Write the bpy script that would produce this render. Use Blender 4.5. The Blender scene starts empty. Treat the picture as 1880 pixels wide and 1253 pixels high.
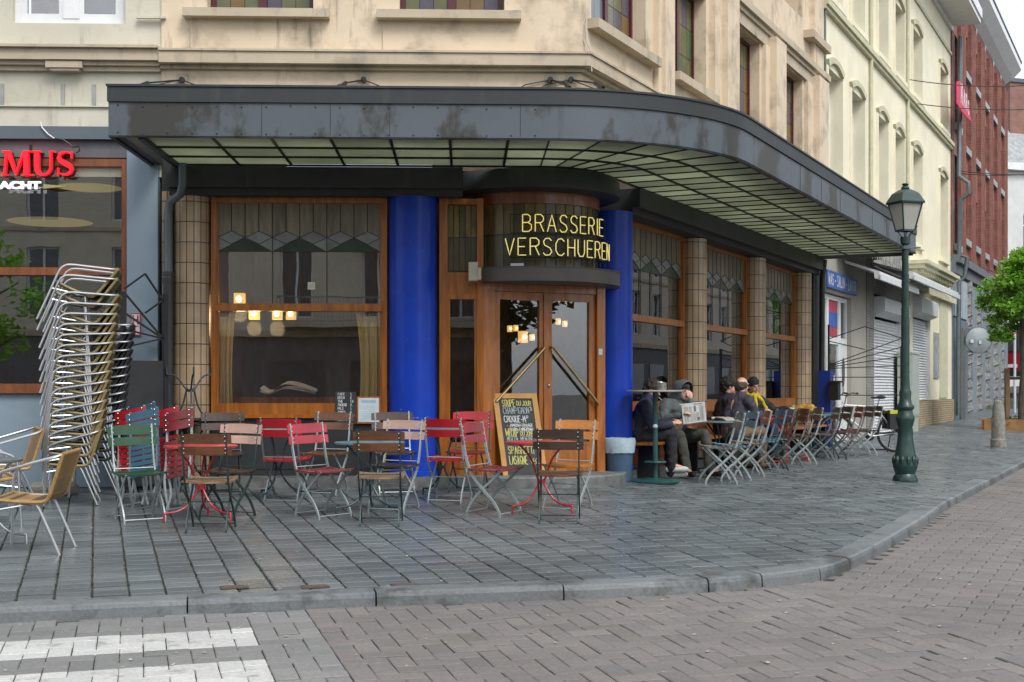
import bpy, bmesh, math, random
import numpy as np
from mathutils import Vector, Matrix
random.seed(7)
sc = bpy.context.scene
C = sc.collection
R = math.radians
# ------------------------------------------------------------------ camera
ZC = 1.17
cam = bpy.data.objects.new("camera", bpy.data.cameras.new("camera"))
C.objects.link(cam); sc.camera = cam
cam.location = (0, 0, ZC); cam.rotation_euler = (R(90), 0, 0)
cam.data.sensor_width = 36; cam.data.lens = 36 * 2500 / 1880
cam.data.shift_y = (715 - 626.5) / 1880
cam.data.clip_start = .05; cam.data.clip_end = 2000
# ------------------------------------------------------------------ world and sun
SUN_EL, SUN_ROT = R(50), R(150)
w = bpy.data.worlds.new("World"); sc.world = w; w.use_nodes = True
nt = w.node_tree; nt.nodes.clear()
sky = nt.nodes.new('ShaderNodeTexSky'); sky.sky_type = 'NISHITA'; sky.sun_disc = False
sky.sun_elevation = SUN_EL; sky.sun_rotation = SUN_ROT; sky.air_density = 1.0; sky.dust_density = 3.0
hs = nt.nodes.new('ShaderNodeHueSaturation'); hs.inputs['Saturation'].default_value = .22
hs.inputs['Value'].default_value = 1.25
mixc = nt.nodes.new('ShaderNodeMix'); mixc.data_type = 'RGBA'; mixc.inputs[0].default_value = .55
mixc.inputs[7].default_value = (6.0, 6.5, 7.2, 1)
bg = nt.nodes.new('ShaderNodeBackground'); bg.inputs[1].default_value = .15
ow = nt.nodes.new('ShaderNodeOutputWorld')
nt.links.new(sky.outputs[0], hs.inputs['Color']); nt.links.new(hs.outputs[0], mixc.inputs[6])
nt.links.new(mixc.outputs[2], bg.inputs[0]); nt.links.new(bg.outputs[0], ow.inputs[0])
sun = bpy.data.objects.new("sun", bpy.data.lights.new("sun", 'SUN')); C.objects.link(sun)
sun.data.energy = 1.5; sun.data.angle = R(22); sun.data.color = (1, .96, .9)
sun.rotation_euler = (R(90) - SUN_EL, 0, R(180) - SUN_ROT + R(180))
sun.location = (0, 0, 30)
sd = Vector((math.sin(SUN_ROT), math.cos(SUN_ROT), 0)) * math.cos(SUN_EL) + Vector((0, 0, math.sin(SUN_EL)))
sun.rotation_euler = sd.to_track_quat('Z', 'Y').to_euler()
sc.view_settings.view_transform = 'Standard'; sc.view_settings.look = 'None'
sc.view_settings.exposure = 0.5; sc.view_settings.gamma = 1
# ------------------------------------------------------------------ geometry of the place
F = 2500.; CX = 940.; HY = 715.
VA = R(64.3); UA = R(2)
U = np.array([math.cos(UA), math.sin(UA)]); V = np.array([math.cos(VA), math.sin(VA)])
NL = np.array([U[1], -U[0]]); NR = np.array([V[1], -V[0]])
OL = np.array([-1.213, 16.67]); OR = np.array([1.30, 18.0])
CO = np.array([.692, 16.737]); T0 = 1.402
def zbase(t):
    z = 0.
    if t > 15: z += .0125 * (min(t, 31) - 15)
    if t > 31: z += .035 * (t - 31)
    return z
def gd(x, y):
    p = np.array([x, y]) - CO
    if p @ U < 0: return p @ NL, 0.
    if p @ V > 0: return p @ NR, p @ V
    return math.hypot(*p), 0.
def gz(x, y):
    d, t = gd(x, y)
    return zbase(t - T0) - .04 * min(max(d, 0), 8.5)
def G(px, py):                       # a point of the pavement
    kx = (px - CX) / F; kz = -(py - HY) / F
    lo, hi = 4., 140.
    for _ in range(50):
        m = (lo + hi) / 2
        if kz * m + ZC < gz(kx * m, m): hi = m
        else: lo = m
    return Vector((kx * lo, lo, gz(kx * lo, lo)))
def Lw(x, y, z=0):
    p = OL + U * x - NL * y
    return Vector((p[0], p[1], z))
def Rw(x, y, z=0):
    p = OR + V * x - NR * y
    return Vector((p[0], p[1], z))
def inter(o, d, n, px, off):         # along-coordinate where the ray of column px meets the plane at depth off
    k = (px - CX) / F
    p0 = o - n * off
    # (p0+d t).x = k (p0+d t).y
    return (k * p0[1] - p0[0]) / (d[0] - k * d[1])
def Lx(px, off=0): return inter(OL, U, NL, px, off)
def Rx(px, off=0): return inter(OR, V, NR, px, off)
def Lz(px, py, off=0): return ZC + (HY - py) / F * Lw(Lx(px, off), off).y
def Rz(px, py, off=0): return ZC + (HY - py) / F * Rw(Rx(px, off), off).y
# ------------------------------------------------------------------ mesh builder
class MB:
    def __init__(s): s.v = []; s.f = []; s.m = []; s.cm = 0; s.uv = {}
    def add(s, vs, fs, uvs=None):
        b = len(s.v); s.v += [tuple(a) for a in vs]
        for i, f in enumerate(fs):
            if uvs: s.uv[len(s.f)] = uvs[i]
            s.f.append(tuple(b + i2 for i2 in f)); s.m.append(s.cm)
        return s
    def box(s, x0, x1, y0, y1, z0, z1, M=None):
        vs = [Vector((x, y, z)) for z in (z0, z1) for y in (y0, y1) for x in (x0, x1)]
        if M is not None: vs = [M @ a for a in vs]
        return s.add(vs, [(0, 2, 3, 1), (4, 5, 7, 6), (0, 1, 5, 4), (2, 6, 7, 3), (0, 4, 6, 2), (1, 3, 7, 5)])
    def bar(s, p, q, w, h, up=(0, 0, 1)):
        p = Vector(p); q = Vector(q); d = (q - p); L = d.length; d.normalize()
        up = Vector(up)
        if abs(d.dot(up)) > .99: up = Vector((0, 1, 0))
        r = d.cross(up).normalized(); u = r.cross(d)
        M = Matrix(((r.x, d.x, u.x, p.x), (r.y, d.y, u.y, p.y), (r.z, d.z, u.z, p.z), (0, 0, 0, 1)))
        return s.box(-w / 2, w / 2, 0, L, -h / 2, h / 2, M)
    def tube(s, pts, r, n=8, cap=True, closed=False):
        pts = [Vector(p) for p in pts]; k = len(pts)
        rr = r if isinstance(r, (list, tuple)) else [r] * k
        vs = []; N = None
        for i, p in enumerate(pts):
            if closed: t = (pts[(i + 1) % k] - pts[i - 1])
            else: t = (pts[min(i + 1, k - 1)] - pts[max(i - 1, 0)])
            t.normalize()
            if N is None:
                N = t.cross(Vector((0, 0, 1)))
                if N.length < .1: N = t.cross(Vector((0, 1, 0)))
            N = (N - t * N.dot(t)).normalized(); B = t.cross(N)
            for j in range(n):
                a = 2 * math.pi * j / n
                vs.append(p + (N * math.cos(a) + B * math.sin(a)) * rr[i])
        fs = []
        for i in range(k if closed else k - 1):
            for j in range(n):
                a = i * n + j; b = i * n + (j + 1) % n; i2 = (i + 1) % k
                fs.append((a, b, i2 * n + (j + 1) % n, i2 * n + j))
        if cap and not closed:
            fs.append(tuple(range(n - 1, -1, -1))); fs.append(tuple((k - 1) * n + j for j in range(n)))
        return s.add(vs, fs)
    def lathe(s, prof, n=24, cx=0, cy=0, a0=0, a1=2 * math.pi, uvw=False):
        full = abs(a1 - a0 - 2 * math.pi) < 1e-6
        cols = n if full else n + 1; vs = []
        for i in range(cols):
            a = a0 + (a1 - a0) * i / n
            for (r, z) in prof: vs.append((cx + r * math.cos(a), cy + r * math.sin(a), z))
        m = len(prof); fs = []; uv = []
        for i in range(n):
            i2 = (i + 1) % cols
            for j in range(m - 1):
                fs.append((i * m + j, i2 * m + j, i2 * m + j + 1, i * m + j + 1))
                if uvw:
                    A = (a0 + (a1 - a0) * i / n) * prof[j][0]; B = (a0 + (a1 - a0) * (i + 1) / n) * prof[j][0]
                    z0, z1 = prof[j][1], prof[j + 1][1]
                    uv.append([(A, z0), (B, z0), (B, z1), (A, z1)])
        return s.add(vs, fs, uv if uvw else None)
    def prism(s, poly, z0, z1):
        n = len(poly); vs = [(p[0], p[1], z0) for p in poly] + [(p[0], p[1], z1) for p in poly]
        fs = [tuple(range(n - 1, -1, -1)), tuple(range(n, 2 * n))]
        for i in range(n): fs.append((i, (i + 1) % n, n + (i + 1) % n, n + i))
        return s.add(vs, fs)
    def wallp(s, poly, y0, y1):        # polygon in x,z extruded over y
        n = len(poly); vs = [(p[0], y0, p[1]) for p in poly] + [(p[0], y1, p[1]) for p in poly]
        fs = [tuple(range(n)), tuple(range(2 * n - 1, n - 1, -1))]
        for i in range(n): fs.append((i, n + i, n + (i + 1) % n, (i + 1) % n))
        return s.add(vs, fs)
    def sph(s, c, r, n=10, m=7, sc_=(1, 1, 1)):
        vs = []; fs = []
        for i in range(m + 1):
            th = math.pi * i / m
            for j in range(n):
                a = 2 * math.pi * j / n
                vs.append((c[0] + r * sc_[0] * math.sin(th) * math.cos(a), c[1] + r * sc_[1] * math.sin(th) * math.sin(a), c[2] + r * sc_[2] * math.cos(th)))
        for i in range(m):
            for j in range(n):
                fs.append((i * n + j, (i + 1) * n + j, (i + 1) * n + (j + 1) % n, i * n + (j + 1) % n))
        return s.add(vs, fs)
    def wall(s, x0, x1, z0, z1, yf, yb, ops=()):   # wall with rectangular openings, front at yf, back at yb
        xs = sorted({x0, x1, *[o[0] for o in ops], *[o[1] for o in ops]})
        zs = sorted({z0, z1, *[o[2] for o in ops], *[o[3] for o in ops]})
        for i in range(len(xs) - 1):
            for j in range(len(zs) - 1):
                cx = (xs[i] + xs[i + 1]) / 2; cz = (zs[j] + zs[j + 1]) / 2
                if any(o[0] < cx < o[1] and o[2] < cz < o[3] for o in ops): continue
                a, b, c, d = xs[i], xs[i + 1], zs[j], zs[j + 1]
                s.add([(a, yf, c), (b, yf, c), (b, yf, d), (a, yf, d)], [(0, 1, 2, 3)])
                s.add([(a, yb, c), (b, yb, c), (b, yb, d), (a, yb, d)], [(3, 2, 1, 0)])
        for (a, b, c, d) in ops:
            s.add([(a, yf, c), (a, yb, c), (b, yb, c), (b, yf, c), (a, yf, d), (a, yb, d), (b, yb, d), (b, yf, d)],
                  [(0, 3, 2, 1), (4, 5, 6, 7), (0, 1, 5, 4), (3, 7, 6, 2)])
        s.add([(x0, yf, z0), (x0, yb, z0), (x1, yb, z0), (x1, yf, z0), (x0, yf, z1), (x0, yb, z1), (x1, yb, z1), (x1, yf, z1)],
              [(0, 4, 5, 1), (3, 2, 6, 7), (4, 7, 6, 5)])
        return s
    def build(s, name, mat, parent=None, smooth=False, label=None, fix=True):
        me = bpy.data.meshes.new(name); me.from_pydata(s.v, [], s.f)
        mats = mat if isinstance(mat, (list, tuple)) else [mat]
        for m in mats: me.materials.append(m)
        if len(mats) > 1: me.polygons.foreach_set('material_index', s.m)
        if s.uv:
            ul = me.uv_layers.new(name='UVMap')
            for p in me.polygons:
                if p.index in s.uv:
                    for k, li in enumerate(p.loop_indices): ul.data[li].uv = s.uv[p.index][k]
        if smooth: me.polygons.foreach_set('use_smooth', [True] * len(me.polygons))
        me.update()
        if smooth:
            try: me.set_sharp_from_angle(angle=R(40))
            except Exception: pass
        o = bpy.data.objects.new(name, me); C.objects.link(o)
        if parent: o.parent = parent
        if label: o['label'] = label
        return o
def tag(o, label=None, cat=None, group=None, kind=None):
    if label: o['label'] = label
    if cat: o['category'] = cat
    if group: o['group'] = group
    if kind: o['kind'] = kind
    return o
def thing(name, label, cat, loc=(0, 0, 0), rz=0, group=None):
    o = bpy.data.objects.new(name, None); C.objects.link(o); o.empty_display_size = .2
    o.location = loc; o.rotation_euler = (0, 0, rz)
    return tag(o, label, cat, group)
def frameL(name, label, cat, x=0, y=0, z=0):
    return thing(name, label, cat, Lw(x, y, z), UA)
def frameR(name, label, cat, x=0, y=0, z=0):
    return thing(name, label, cat, Rw(x, y, z), VA)
def dup(root, loc, rot, label=None, group=None, swap=None):
    r = root.copy(); C.objects.link(r); r.location = loc
    r.rotation_euler = rot if hasattr(rot, '__len__') else (0, 0, rot)
    if label: r['label'] = label
    if group: r['group'] = group
    for ch in list(root.children):
        c = ch.copy(); C.objects.link(c); c.parent = r
        if swap and ch.name.split('.')[0] in swap:
            c.data = swap[ch.name.split('.')[0]]
        for g in ch.children:
            d = g.copy(); C.objects.link(d); d.parent = c
    return r
# ------------------------------------------------------------------ materials
MATS = {}
def mat(name, col, rough=.6, metal=0., var=.15, scale=4., col2=None, bump=0., bscale=40., spec=.5, stretch=(1, 1, 1), thr=(.35, .65), coat=0, island=0.):
    if name in MATS: return MATS[name]
    m = bpy.data.materials.new(name); m.use_nodes = True; n = m.node_tree.nodes; l = m.node_tree.links
    b = n['Principled BSDF']; b.inputs['Roughness'].default_value = rough; b.inputs['Metallic'].default_value = metal
    b.inputs['Specular IOR Level'].default_value = spec; b.inputs['Coat Weight'].default_value = coat
    tc = n.new('ShaderNodeTexCoord'); mp = n.new('ShaderNodeMapping'); mp.inputs['Scale'].default_value = stretch
    l.new(tc.outputs['Object'], mp.inputs[0])
    nz = n.new('ShaderNodeTexNoise'); nz.inputs['Scale'].default_value = scale; nz.inputs['Detail'].default_value = 6; nz.inputs['Roughness'].default_value = .6
    l.new(mp.outputs[0], nz.inputs['Vector'])
    rp = n.new('ShaderNodeValToRGB'); rp.color_ramp.elements[0].position = thr[0]; rp.color_ramp.elements[1].position = thr[1]
    c = col; c2 = col2 or tuple(x * (1 - var * 1.6) for x in col)
    rp.color_ramp.elements[0].color = (*c2, 1); rp.color_ramp.elements[1].color = (*c, 1)
    l.new(nz.outputs[0], rp.inputs[0]); out = rp.outputs[0]
    if island:
        ge = n.new('ShaderNodeNewGeometry'); mr = n.new('ShaderNodeMapRange'); mr.inputs[3].default_value = 1 - island; mr.inputs[4].default_value = 1 + island
        l.new(ge.outputs['Random Per Island'], mr.inputs[0])
        mx = n.new('ShaderNodeVectorMath'); mx.operation = 'SCALE'; l.new(out, mx.inputs[0]); l.new(mr.outputs[0], mx.inputs['Scale']); out = mx.outputs[0]
    l.new(out, b.inputs['Base Color'])
    mr2 = n.new('ShaderNodeMapRange'); mr2.inputs[3].default_value = min(1, rough * 1.2); mr2.inputs[4].default_value = rough * .8
    l.new(nz.outputs[0], mr2.inputs[0]); l.new(mr2.outputs[0], b.inputs['Roughness'])
    if bump:
        n2 = n.new('ShaderNodeTexNoise'); n2.inputs['Scale'].default_value = bscale; n2.inputs['Detail'].default_value = 5; l.new(tc.outputs['Object'], n2.inputs['Vector'])
        bp = n.new('ShaderNodeBump'); bp.inputs['Strength'].default_value = bump; bp.inputs['Distance'].default_value = .02
        l.new(n2.outputs[0], bp.inputs['Height']); l.new(bp.outputs[0], b.inputs['Normal'])
    MATS[name] = m; return m
def emat(name, col, s):
    m = bpy.data.materials.new(name); m.use_nodes = True; b = m.node_tree.nodes['Principled BSDF']
    b.inputs['Base Color'].default_value = (*col, 1); b.inputs['Emission Color'].default_value = (*col, 1); b.inputs['Emission Strength'].default_value = s
    MATS[name] = m; return m
def glassmat(name, tint=(.9, .92, .9), rough=.0, ior=1.5, extra=.0, wav=.02):
    m = bpy.data.materials.new(name); m.use_nodes = True; n = m.node_tree.nodes; l = m.node_tree.links; n.clear()
    o = n.new('ShaderNodeOutputMaterial'); t = n.new('ShaderNodeBsdfTransparent'); g = n.new('ShaderNodeBsdfGlossy')
    t.inputs[0].default_value = (*tint, 1); g.inputs['Roughness'].default_value = rough; g.inputs[0].default_value = (.95, .97, 1, 1)
    fr = n.new('ShaderNodeFresnel'); fr.inputs[0].default_value = ior
    ad = n.new('ShaderNodeMath'); ad.operation = 'ADD'; ad.use_clamp = True; ad.inputs[1].default_value = extra
    mx = n.new('ShaderNodeMixShader'); l.new(fr.outputs[0], ad.inputs[0]); l.new(ad.outputs[0], mx.inputs[0])
    l.new(t.outputs[0], mx.inputs[1]); l.new(g.outputs[0], mx.inputs[2]); l.new(mx.outputs[0], o.inputs[0])
    if wav:
        tc = n.new('ShaderNodeTexCoord'); nz = n.new('ShaderNodeTexNoise'); nz.inputs['Scale'].default_value = 1.6; l.new(tc.outputs['Object'], nz.inputs['Vector'])
        bp = n.new('ShaderNodeBump'); bp.inputs['Strength'].default_value = wav; bp.inputs['Distance'].default_value = .1
        l.new(nz.outputs[0], bp.inputs['Height']); l.new(bp.outputs[0], g.inputs['Normal'])
    MATS[name] = m; return m
def transmat(name, col, tr=.6, rough=.4, scale=3., col2=None, wave=0, stretch=(1, 1, 1)):      # panels that let light through, unsharp
    m = bpy.data.materials.new(name); m.use_nodes = True; n = m.node_tree.nodes; l = m.node_tree.links
    b = n['Principled BSDF']; b.inputs['Roughness'].default_value = rough
    o = n['Material Output']; t = n.new('ShaderNodeBsdfTranslucent'); mx = n.new('ShaderNodeMixShader'); mx.inputs[0].default_value = tr
    tc = n.new('ShaderNodeTexCoord'); nz = n.new('ShaderNodeTexNoise'); nz.inputs['Scale'].default_value = scale; nz.inputs['Detail'].default_value = 4
    mp = n.new('ShaderNodeMapping'); mp.inputs['Scale'].default_value = stretch
    l.new(tc.outputs['Object'], mp.inputs[0]); l.new(mp.outputs[0], nz.inputs['Vector'])
    rp = n.new('ShaderNodeValToRGB'); rp.color_ramp.elements[0].position = .3; rp.color_ramp.elements[1].position = .7
    c2 = col2 or tuple(x * .7 for x in col)
    rp.color_ramp.elements[0].color = (*c2, 1); rp.color_ramp.elements[1].color = (*col, 1)
    ge = n.new('ShaderNodeNewGeometry'); mr = n.new('ShaderNodeMapRange'); mr.inputs[3].default_value = .82; mr.inputs[4].default_value = 1.1
    l.new(ge.outputs['Random Per Island'], mr.inputs[0])
    sm = n.new('ShaderNodeVectorMath'); sm.operation = 'SCALE'; l.new(nz.outputs[0], rp.inputs[0]); l.new(rp.outputs[0], sm.inputs[0]); l.new(mr.outputs[0], sm.inputs['Scale'])
    l.new(sm.outputs[0], b.inputs['Base Color']); l.new(sm.outputs[0], t.inputs[0])
    l.new(b.outputs[0], mx.inputs[1]); l.new(t.outputs[0], mx.inputs[2]); l.new(mx.outputs[0], o.inputs[0])
    if wave:
        wv = n.new('ShaderNodeTexWave'); wv.inputs['Scale'].default_value = wave; wv.bands_direction = 'X'; l.new(tc.outputs['Object'], wv.inputs['Vector'])
        bp = n.new('ShaderNodeBump'); bp.inputs['Strength'].default_value = .5; bp.inputs['Distance'].default_value = .01
        l.new(wv.outputs[0], bp.inputs['Height']); l.new(bp.outputs[0], b.inputs['Normal'])
    MATS[name] = m; return m
def stainmat(name, col, dark, streak=(.12, .09, .06), bump=.15, rough=.85, amount=.55, rust=None, panel=0, patch=(.52, .72), ps=2.3, pst=(1, 1, 1)):
    """painted render or metal with patches, vertical runs and grime"""
    m = bpy.data.materials.new(name); m.use_nodes = True; n = m.node_tree.nodes; l = m.node_tree.links
    b = n['Principled BSDF']; b.inputs['Roughness'].default_value = rough
    tc = n.new('ShaderNodeTexCoord')
    def noise(sc_, st, det=6, ro=.6):
        mp = n.new('ShaderNodeMapping'); mp.inputs['Scale'].default_value = st; l.new(tc.outputs['Object'], mp.inputs[0])
        z = n.new('ShaderNodeTexNoise'); z.inputs['Scale'].default_value = sc_; z.inputs['Detail'].default_value = det; z.inputs['Roughness'].default_value = ro
        l.new(mp.outputs[0], z.inputs['Vector']); return z.outputs[0]
    def ramp(x, a, b_, c0=(0, 0, 0, 1), c1=(1, 1, 1, 1)):
        r = n.new('ShaderNodeValToRGB'); r.color_ramp.elements[0].position = a; r.color_ramp.elements[1].position = b_
        r.color_ramp.elements[0].color = c0; r.color_ramp.elements[1].color = c1; l.new(x, r.inputs[0]); return r.outputs[0]
    def mix(f, a, b_):
        x = n.new('ShaderNodeMix'); x.data_type = 'RGBA'
        l.new(f, x.inputs[0])
        for k, q in ((6, a), (7, b_)):
            if isinstance(q, tuple): x.inputs[k].default_value = (*q, 1)
            else: l.new(q, x.inputs[k])
        return x.outputs[2]
    base = mix(ramp(noise(1.1, (1, 1, 1)), .38, .66), tuple(c * .88 for c in col), col)
    base = mix(ramp(noise(ps, pst, 9, .62), patch[0], patch[1]), base, dark)
    s1 = n.new('ShaderNodeMath'); s1.operation = 'MULTIPLY'
    l.new(ramp(noise(9, (1, 1, .12), 4), .56, .74), s1.inputs[0]); l.new(ramp(noise(.9, (1, 1, 1.5)), .45, .62), s1.inputs[1])
    s2 = n.new('ShaderNodeMath'); s2.operation = 'MULTIPLY'; s2.inputs[1].default_value = amount; l.new(s1.outputs[0], s2.inputs[0])
    base = mix(s2.outputs[0], base, streak)
    if rust: base = mix(ramp(noise(5, (1, 1, 1), 10, .75), .63, .68), base, rust)
    l.new(base, b.inputs['Base Color'])
    bp = n.new('ShaderNodeBump'); bp.inputs['Strength'].default_value = bump; bp.inputs['Distance'].default_value = .02
    l.new(noise(30, (1, 1, 1), 8, .7), bp.inputs['Height']); l.new(bp.outputs[0], b.inputs['Normal'])
    MATS[name] = m; return m
def brickmat(name, c1, c2, mortar, bw, bh, ms=.008, off=.5, uv=False, rough=.8, axes='XZ', var=0.1, bump=.4):
    m = bpy.data.materials.new(name); m.use_nodes = True; n = m.node_tree.nodes; l = m.node_tree.links
    b = n['Principled BSDF']; b.inputs['Roughness'].default_value = rough
    tc = n.new('ShaderNodeTexCoord'); br = n.new('ShaderNodeTexBrick'); br.offset = off; br.squash = 1
    if uv: l.new(tc.outputs['UV'], br.inputs[0])
    else:
        sp = n.new('ShaderNodeSeparateXYZ'); cb = n.new('ShaderNodeCombineXYZ'); l.new(tc.outputs['Object'], sp.inputs[0])
        a = n.new('ShaderNodeMath'); a.operation = 'ADD'; l.new(sp.outputs[0], a.inputs[0]); l.new(sp.outputs[1], a.inputs[1])
        l.new(a.outputs[0], cb.inputs[0]); l.new(sp.outputs[2], cb.inputs[1]); l.new(cb.outputs[0], br.inputs[0])
    br.inputs['Scale'].default_value = 1; br.inputs['Brick Width'].default_value = bw; br.inputs['Row Height'].default_value = bh
    br.inputs['Mortar Size'].default_value = ms; br.inputs['Mortar Smooth'].default_value = .2; br.inputs['Bias'].default_value = -.2
    br.inputs['Color1'].default_value = (*c1, 1); br.inputs['Color2'].default_value = (*c2, 1); br.inputs['Mortar'].default_value = (*mortar, 1)
    nz = n.new('ShaderNodeTexNoise'); nz.inputs['Scale'].default_value = 3; nz.inputs['Detail'].default_value = 8; l.new(tc.outputs['Object'], nz.inputs['Vector'])
    mr = n.new('ShaderNodeMapRange'); mr.inputs[1].default_value = .3; mr.inputs[2].default_value = .7; mr.inputs[3].default_value = 1 - var * 2; mr.inputs[4].default_value = 1 + var
    l.new(nz.outputs[0], mr.inputs[0])
    sm = n.new('ShaderNodeVectorMath'); sm.operation = 'SCALE'; l.new(br.outputs[0], sm.inputs[0]); l.new(mr.outputs[0], sm.inputs['Scale'])
    l.new(sm.outputs[0], b.inputs['Base Color'])
    bp = n.new('ShaderNodeBump'); bp.inputs['Strength'].default_value = bump; bp.inputs['Distance'].default_value = .01; bp.invert = True
    l.new(br.outputs['Fac'], bp.inputs['Height']); l.new(bp.outputs[0], b.inputs['Normal'])
    MATS[name] = m; return m
# palette
WOOD = mat('varnished_wood', (.42, .14, .018), .32, col2=(.24, .07, .010), scale=3, stretch=(6, 6, .7), coat=.3)
WOODR = mat('red_brown_wood', (.26, .085, .03), .35, col2=(.15, .045, .018), scale=3, stretch=(6, 6, .7), coat=.2)
CREAM = stainmat('cream_render', (.67, .55, .405), (.40, .325, .235), (.10, .085, .065), amount=.9, patch=(.49, .68))
CREAM2 = stainmat('pale_cream_render', (.58, .55, .45), (.42, .40, .31), (.13, .12, .09), amount=.6)
STONE = stainmat('sill_stone', (.50, .42, .31), (.25, .22, .17), (.07, .065, .05), amount=.9)
YELL = stainmat('pale_yellow_render', (.80, .75, .57), (.72, .67, .50), (.35, .33, .24), amount=.25, bump=.05)
YTRIM = mat('yellow_trim', (.56, .54, .38), .8, var=.12)
BLUE = mat('cobalt_paint', (.002, .048, .46), .42, col2=(.002, .034, .36), scale=2.5, spec=.3, coat=.1, bump=.02, bscale=60)
TILE = brickmat('beige_tiles', (.50, .365, .225), (.41, .29, .175), (.06, .04, .03), .0875, .245, .006, off=0, uv=True, rough=.3, var=.12, bump=.5)
DARKP = stainmat('black_paint', (.028, .03, .032), (.015, .015, .015), (.12, .11, .09), rough=.5, amount=.4)
FASC = stainmat('grey_fascia_metal', (.078, .095, .112), (.030, .030, .025), (.03, .028, .022), rough=.5, amount=1.0, patch=(.50, .57), ps=1.5, pst=(1, 1, .6), rust=(.09, .045, .035), bump=.05)
CAPM = stainmat('dark_fascia_cap', (.022, .028, .032), (.02, .023, .022), (.06, .07, .05), rough=.55, amount=.6, bump=.05)
SOFG = transmat('ribbed_canopy_glass', (.54, .57, .45), .64, .45, 1.2, (.40, .43, .34), wave=14)
BLACK = mat('black_iron', (.015, .015, .016), .45)
PIPE = mat('zinc_pipe', (.13, .16, .17), .45, .4)
GLASS = glassmat('window_glass', (.96, .97, .96), extra=.11, wav=.004)
GLASSD = glassmat('door_glass', (.93, .94, .93), extra=.05, wav=.004)
FROST = transmat('frosted_cathedral_glass', (.34, .29, .20), .3, .3, 5, (.2, .17, .12), stretch=(4, 4, .6))
FROSTG = transmat('grey_leaded_glass', (.34, .36, .34), .3, .15, 6)
FROSTN = transmat('green_leaded_glass', (.06, .085, .06), .3, .15, 6)
AMBER = transmat('amber_glass', (.30, .21, .06), .3, .25, 5, (.16, .12, .04), stretch=(2, 2, 1))
OLIVE = transmat('olive_glass', (.15, .13, .06), .35, .25, 5, stretch=(2, 2, 1))
LEAD = mat('lead_came', (.06, .065, .06), .5, .5)
MAROON = mat('maroon_window_frame', (.085, .012, .014), .4)
WHITE = mat('white_paint', (.72, .73, .74), .45, var=.08)
INTER = mat('dark_interior', (.26, .16, .09), .8)
CURT = transmat('yellow_curtain', (.95, .80, .42), .08, .8, 3, (.85, .66, .30), stretch=(6, 6, .3))
BLGREY = stainmat('blue_grey_paint', (.23, .30, .36), (.2, .26, .31), (.15, .18, .2), rough=.5, amount=.3, bump=.02)
DGREY = stainmat('slate_grey_paint', (.10, .125, .15), (.08, .1, .12), (.05, .05, .05), rough=.6, amount=.4, bump=.02)
BRASS = mat('brass', (.42, .30, .14), .35, 1.0)
STEP = mat('bluestone', (.17, .18, .175), .6, col2=(.09, .095, .09), scale=6, bump=.3)
LAMPM = emat('warm_lamp_glow', (1, .72, .35), 5)
LAMPS = emat('lamp_shade_glow', (1, .55, .16), .75)
# ------------------------------------------------------------------ ground: pavement, kerb, road
KP = [G(*p) for p in [(0, 1109), (300, 1096), (483, 1089), (800, 1077), (1000, 1070), (1250, 1060), (1334, 1053), (1431, 1045), (1471, 1037), (1514, 1022), (1569, 997), (1648, 955)]]
kd = (KP[3] - KP[0]); kd.z = 0; kd.normalize()
def onR(t, d):
    p = OR + V * t + NR * d; return Vector((p[0], p[1], gz(p[0], p[1])))
pts = [KP[0] - kd * 12, KP[0] - kd * 4] + KP + [onR(t, 4.05) for t in (-.2, 2, 5, 9, 14, 20, 27, 34, 42, 52, 64)]
def catmull(p, step=.25):
    out = []
    for i in range(len(p) - 1):
        p0 = p[max(i - 1, 0)]; p1 = p[i]; p2 = p[i + 1]; p3 = p[min(i + 2, len(p) - 1)]
        if (p2 - p1).length > 1.2:
            n = max(1, int((p2 - p1).length / .5)); out += [p1.lerp(p2, k / n) for k in range(n)]; continue
        n = max(2, int((p2 - p1).length / step))
        for k in range(n):
            t = k / n
            out.append(.5 * ((2 * p1) + (p2 - p0) * t + (2 * p0 - 5 * p1 + 4 * p2 - p3) * t * t + (3 * p1 - p0 - 3 * p2 + p3) * t ** 3))
    out.append(p[-1]); return out
KL = catmull([Vector((p.x, p.y, 0)) for p in pts])
for _ in range(3):
    KL = [KL[0]] + [(KL[i - 1] + KL[i] * 2 + KL[i + 1]) / 4 for i in range(1, len(KL) - 1)] + [KL[-1]]
KN = []
for i in range(len(KL)):
    d = KL[min(i + 1, len(KL) - 1)] - KL[max(i - 1, 0)]; d.normalize(); KN.append(Vector((d.y, -d.x, 0)))
KZ = [gz(p.x, p.y) for p in KL]
KA = np.array([[p.x, p.y] for p in KL]); KW = .225
def kdist(x, y):                    # signed distance outside the inner kerb line, pavement height there
    a = KA[:-1]; b = KA[1:]; ab = b - a; p = np.array([x, y])
    t = np.clip(((p - a) * ab).sum(1) / (ab * ab).sum(1), 0, 1); q = a + ab * t[:, None]
    dd = np.hypot(*(p - q).T); i = int(dd.argmin()); n = np.array([ab[i][1], -ab[i][0]])
    s = 1 if (p - q[i]) @ n > 0 else -1
    return s * dd[i], KZ[i] * (1 - t[i]) + KZ[i + 1] * t[i]
def rz(x, y):
    d, z = kdist(x, y); return z - .092 - .022 * max(0, min(d - KW, 9))
def RG(px, py):
    kx = (px - CX) / F; kz = -(py - HY) / F; lo, hi = 4., 60.
    for _ in range(40):
        m = (lo + hi) / 2
        if kz * m + ZC < rz(kx * m, m): hi = m
        else: lo = m
    return Vector((kx * lo, lo, rz(kx * lo, lo)))
BED = mat('joint_sand', (.045, .04, .032), .95, col2=(.024, .026, .016), scale=9, bump=.6)
SETT = None
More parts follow.
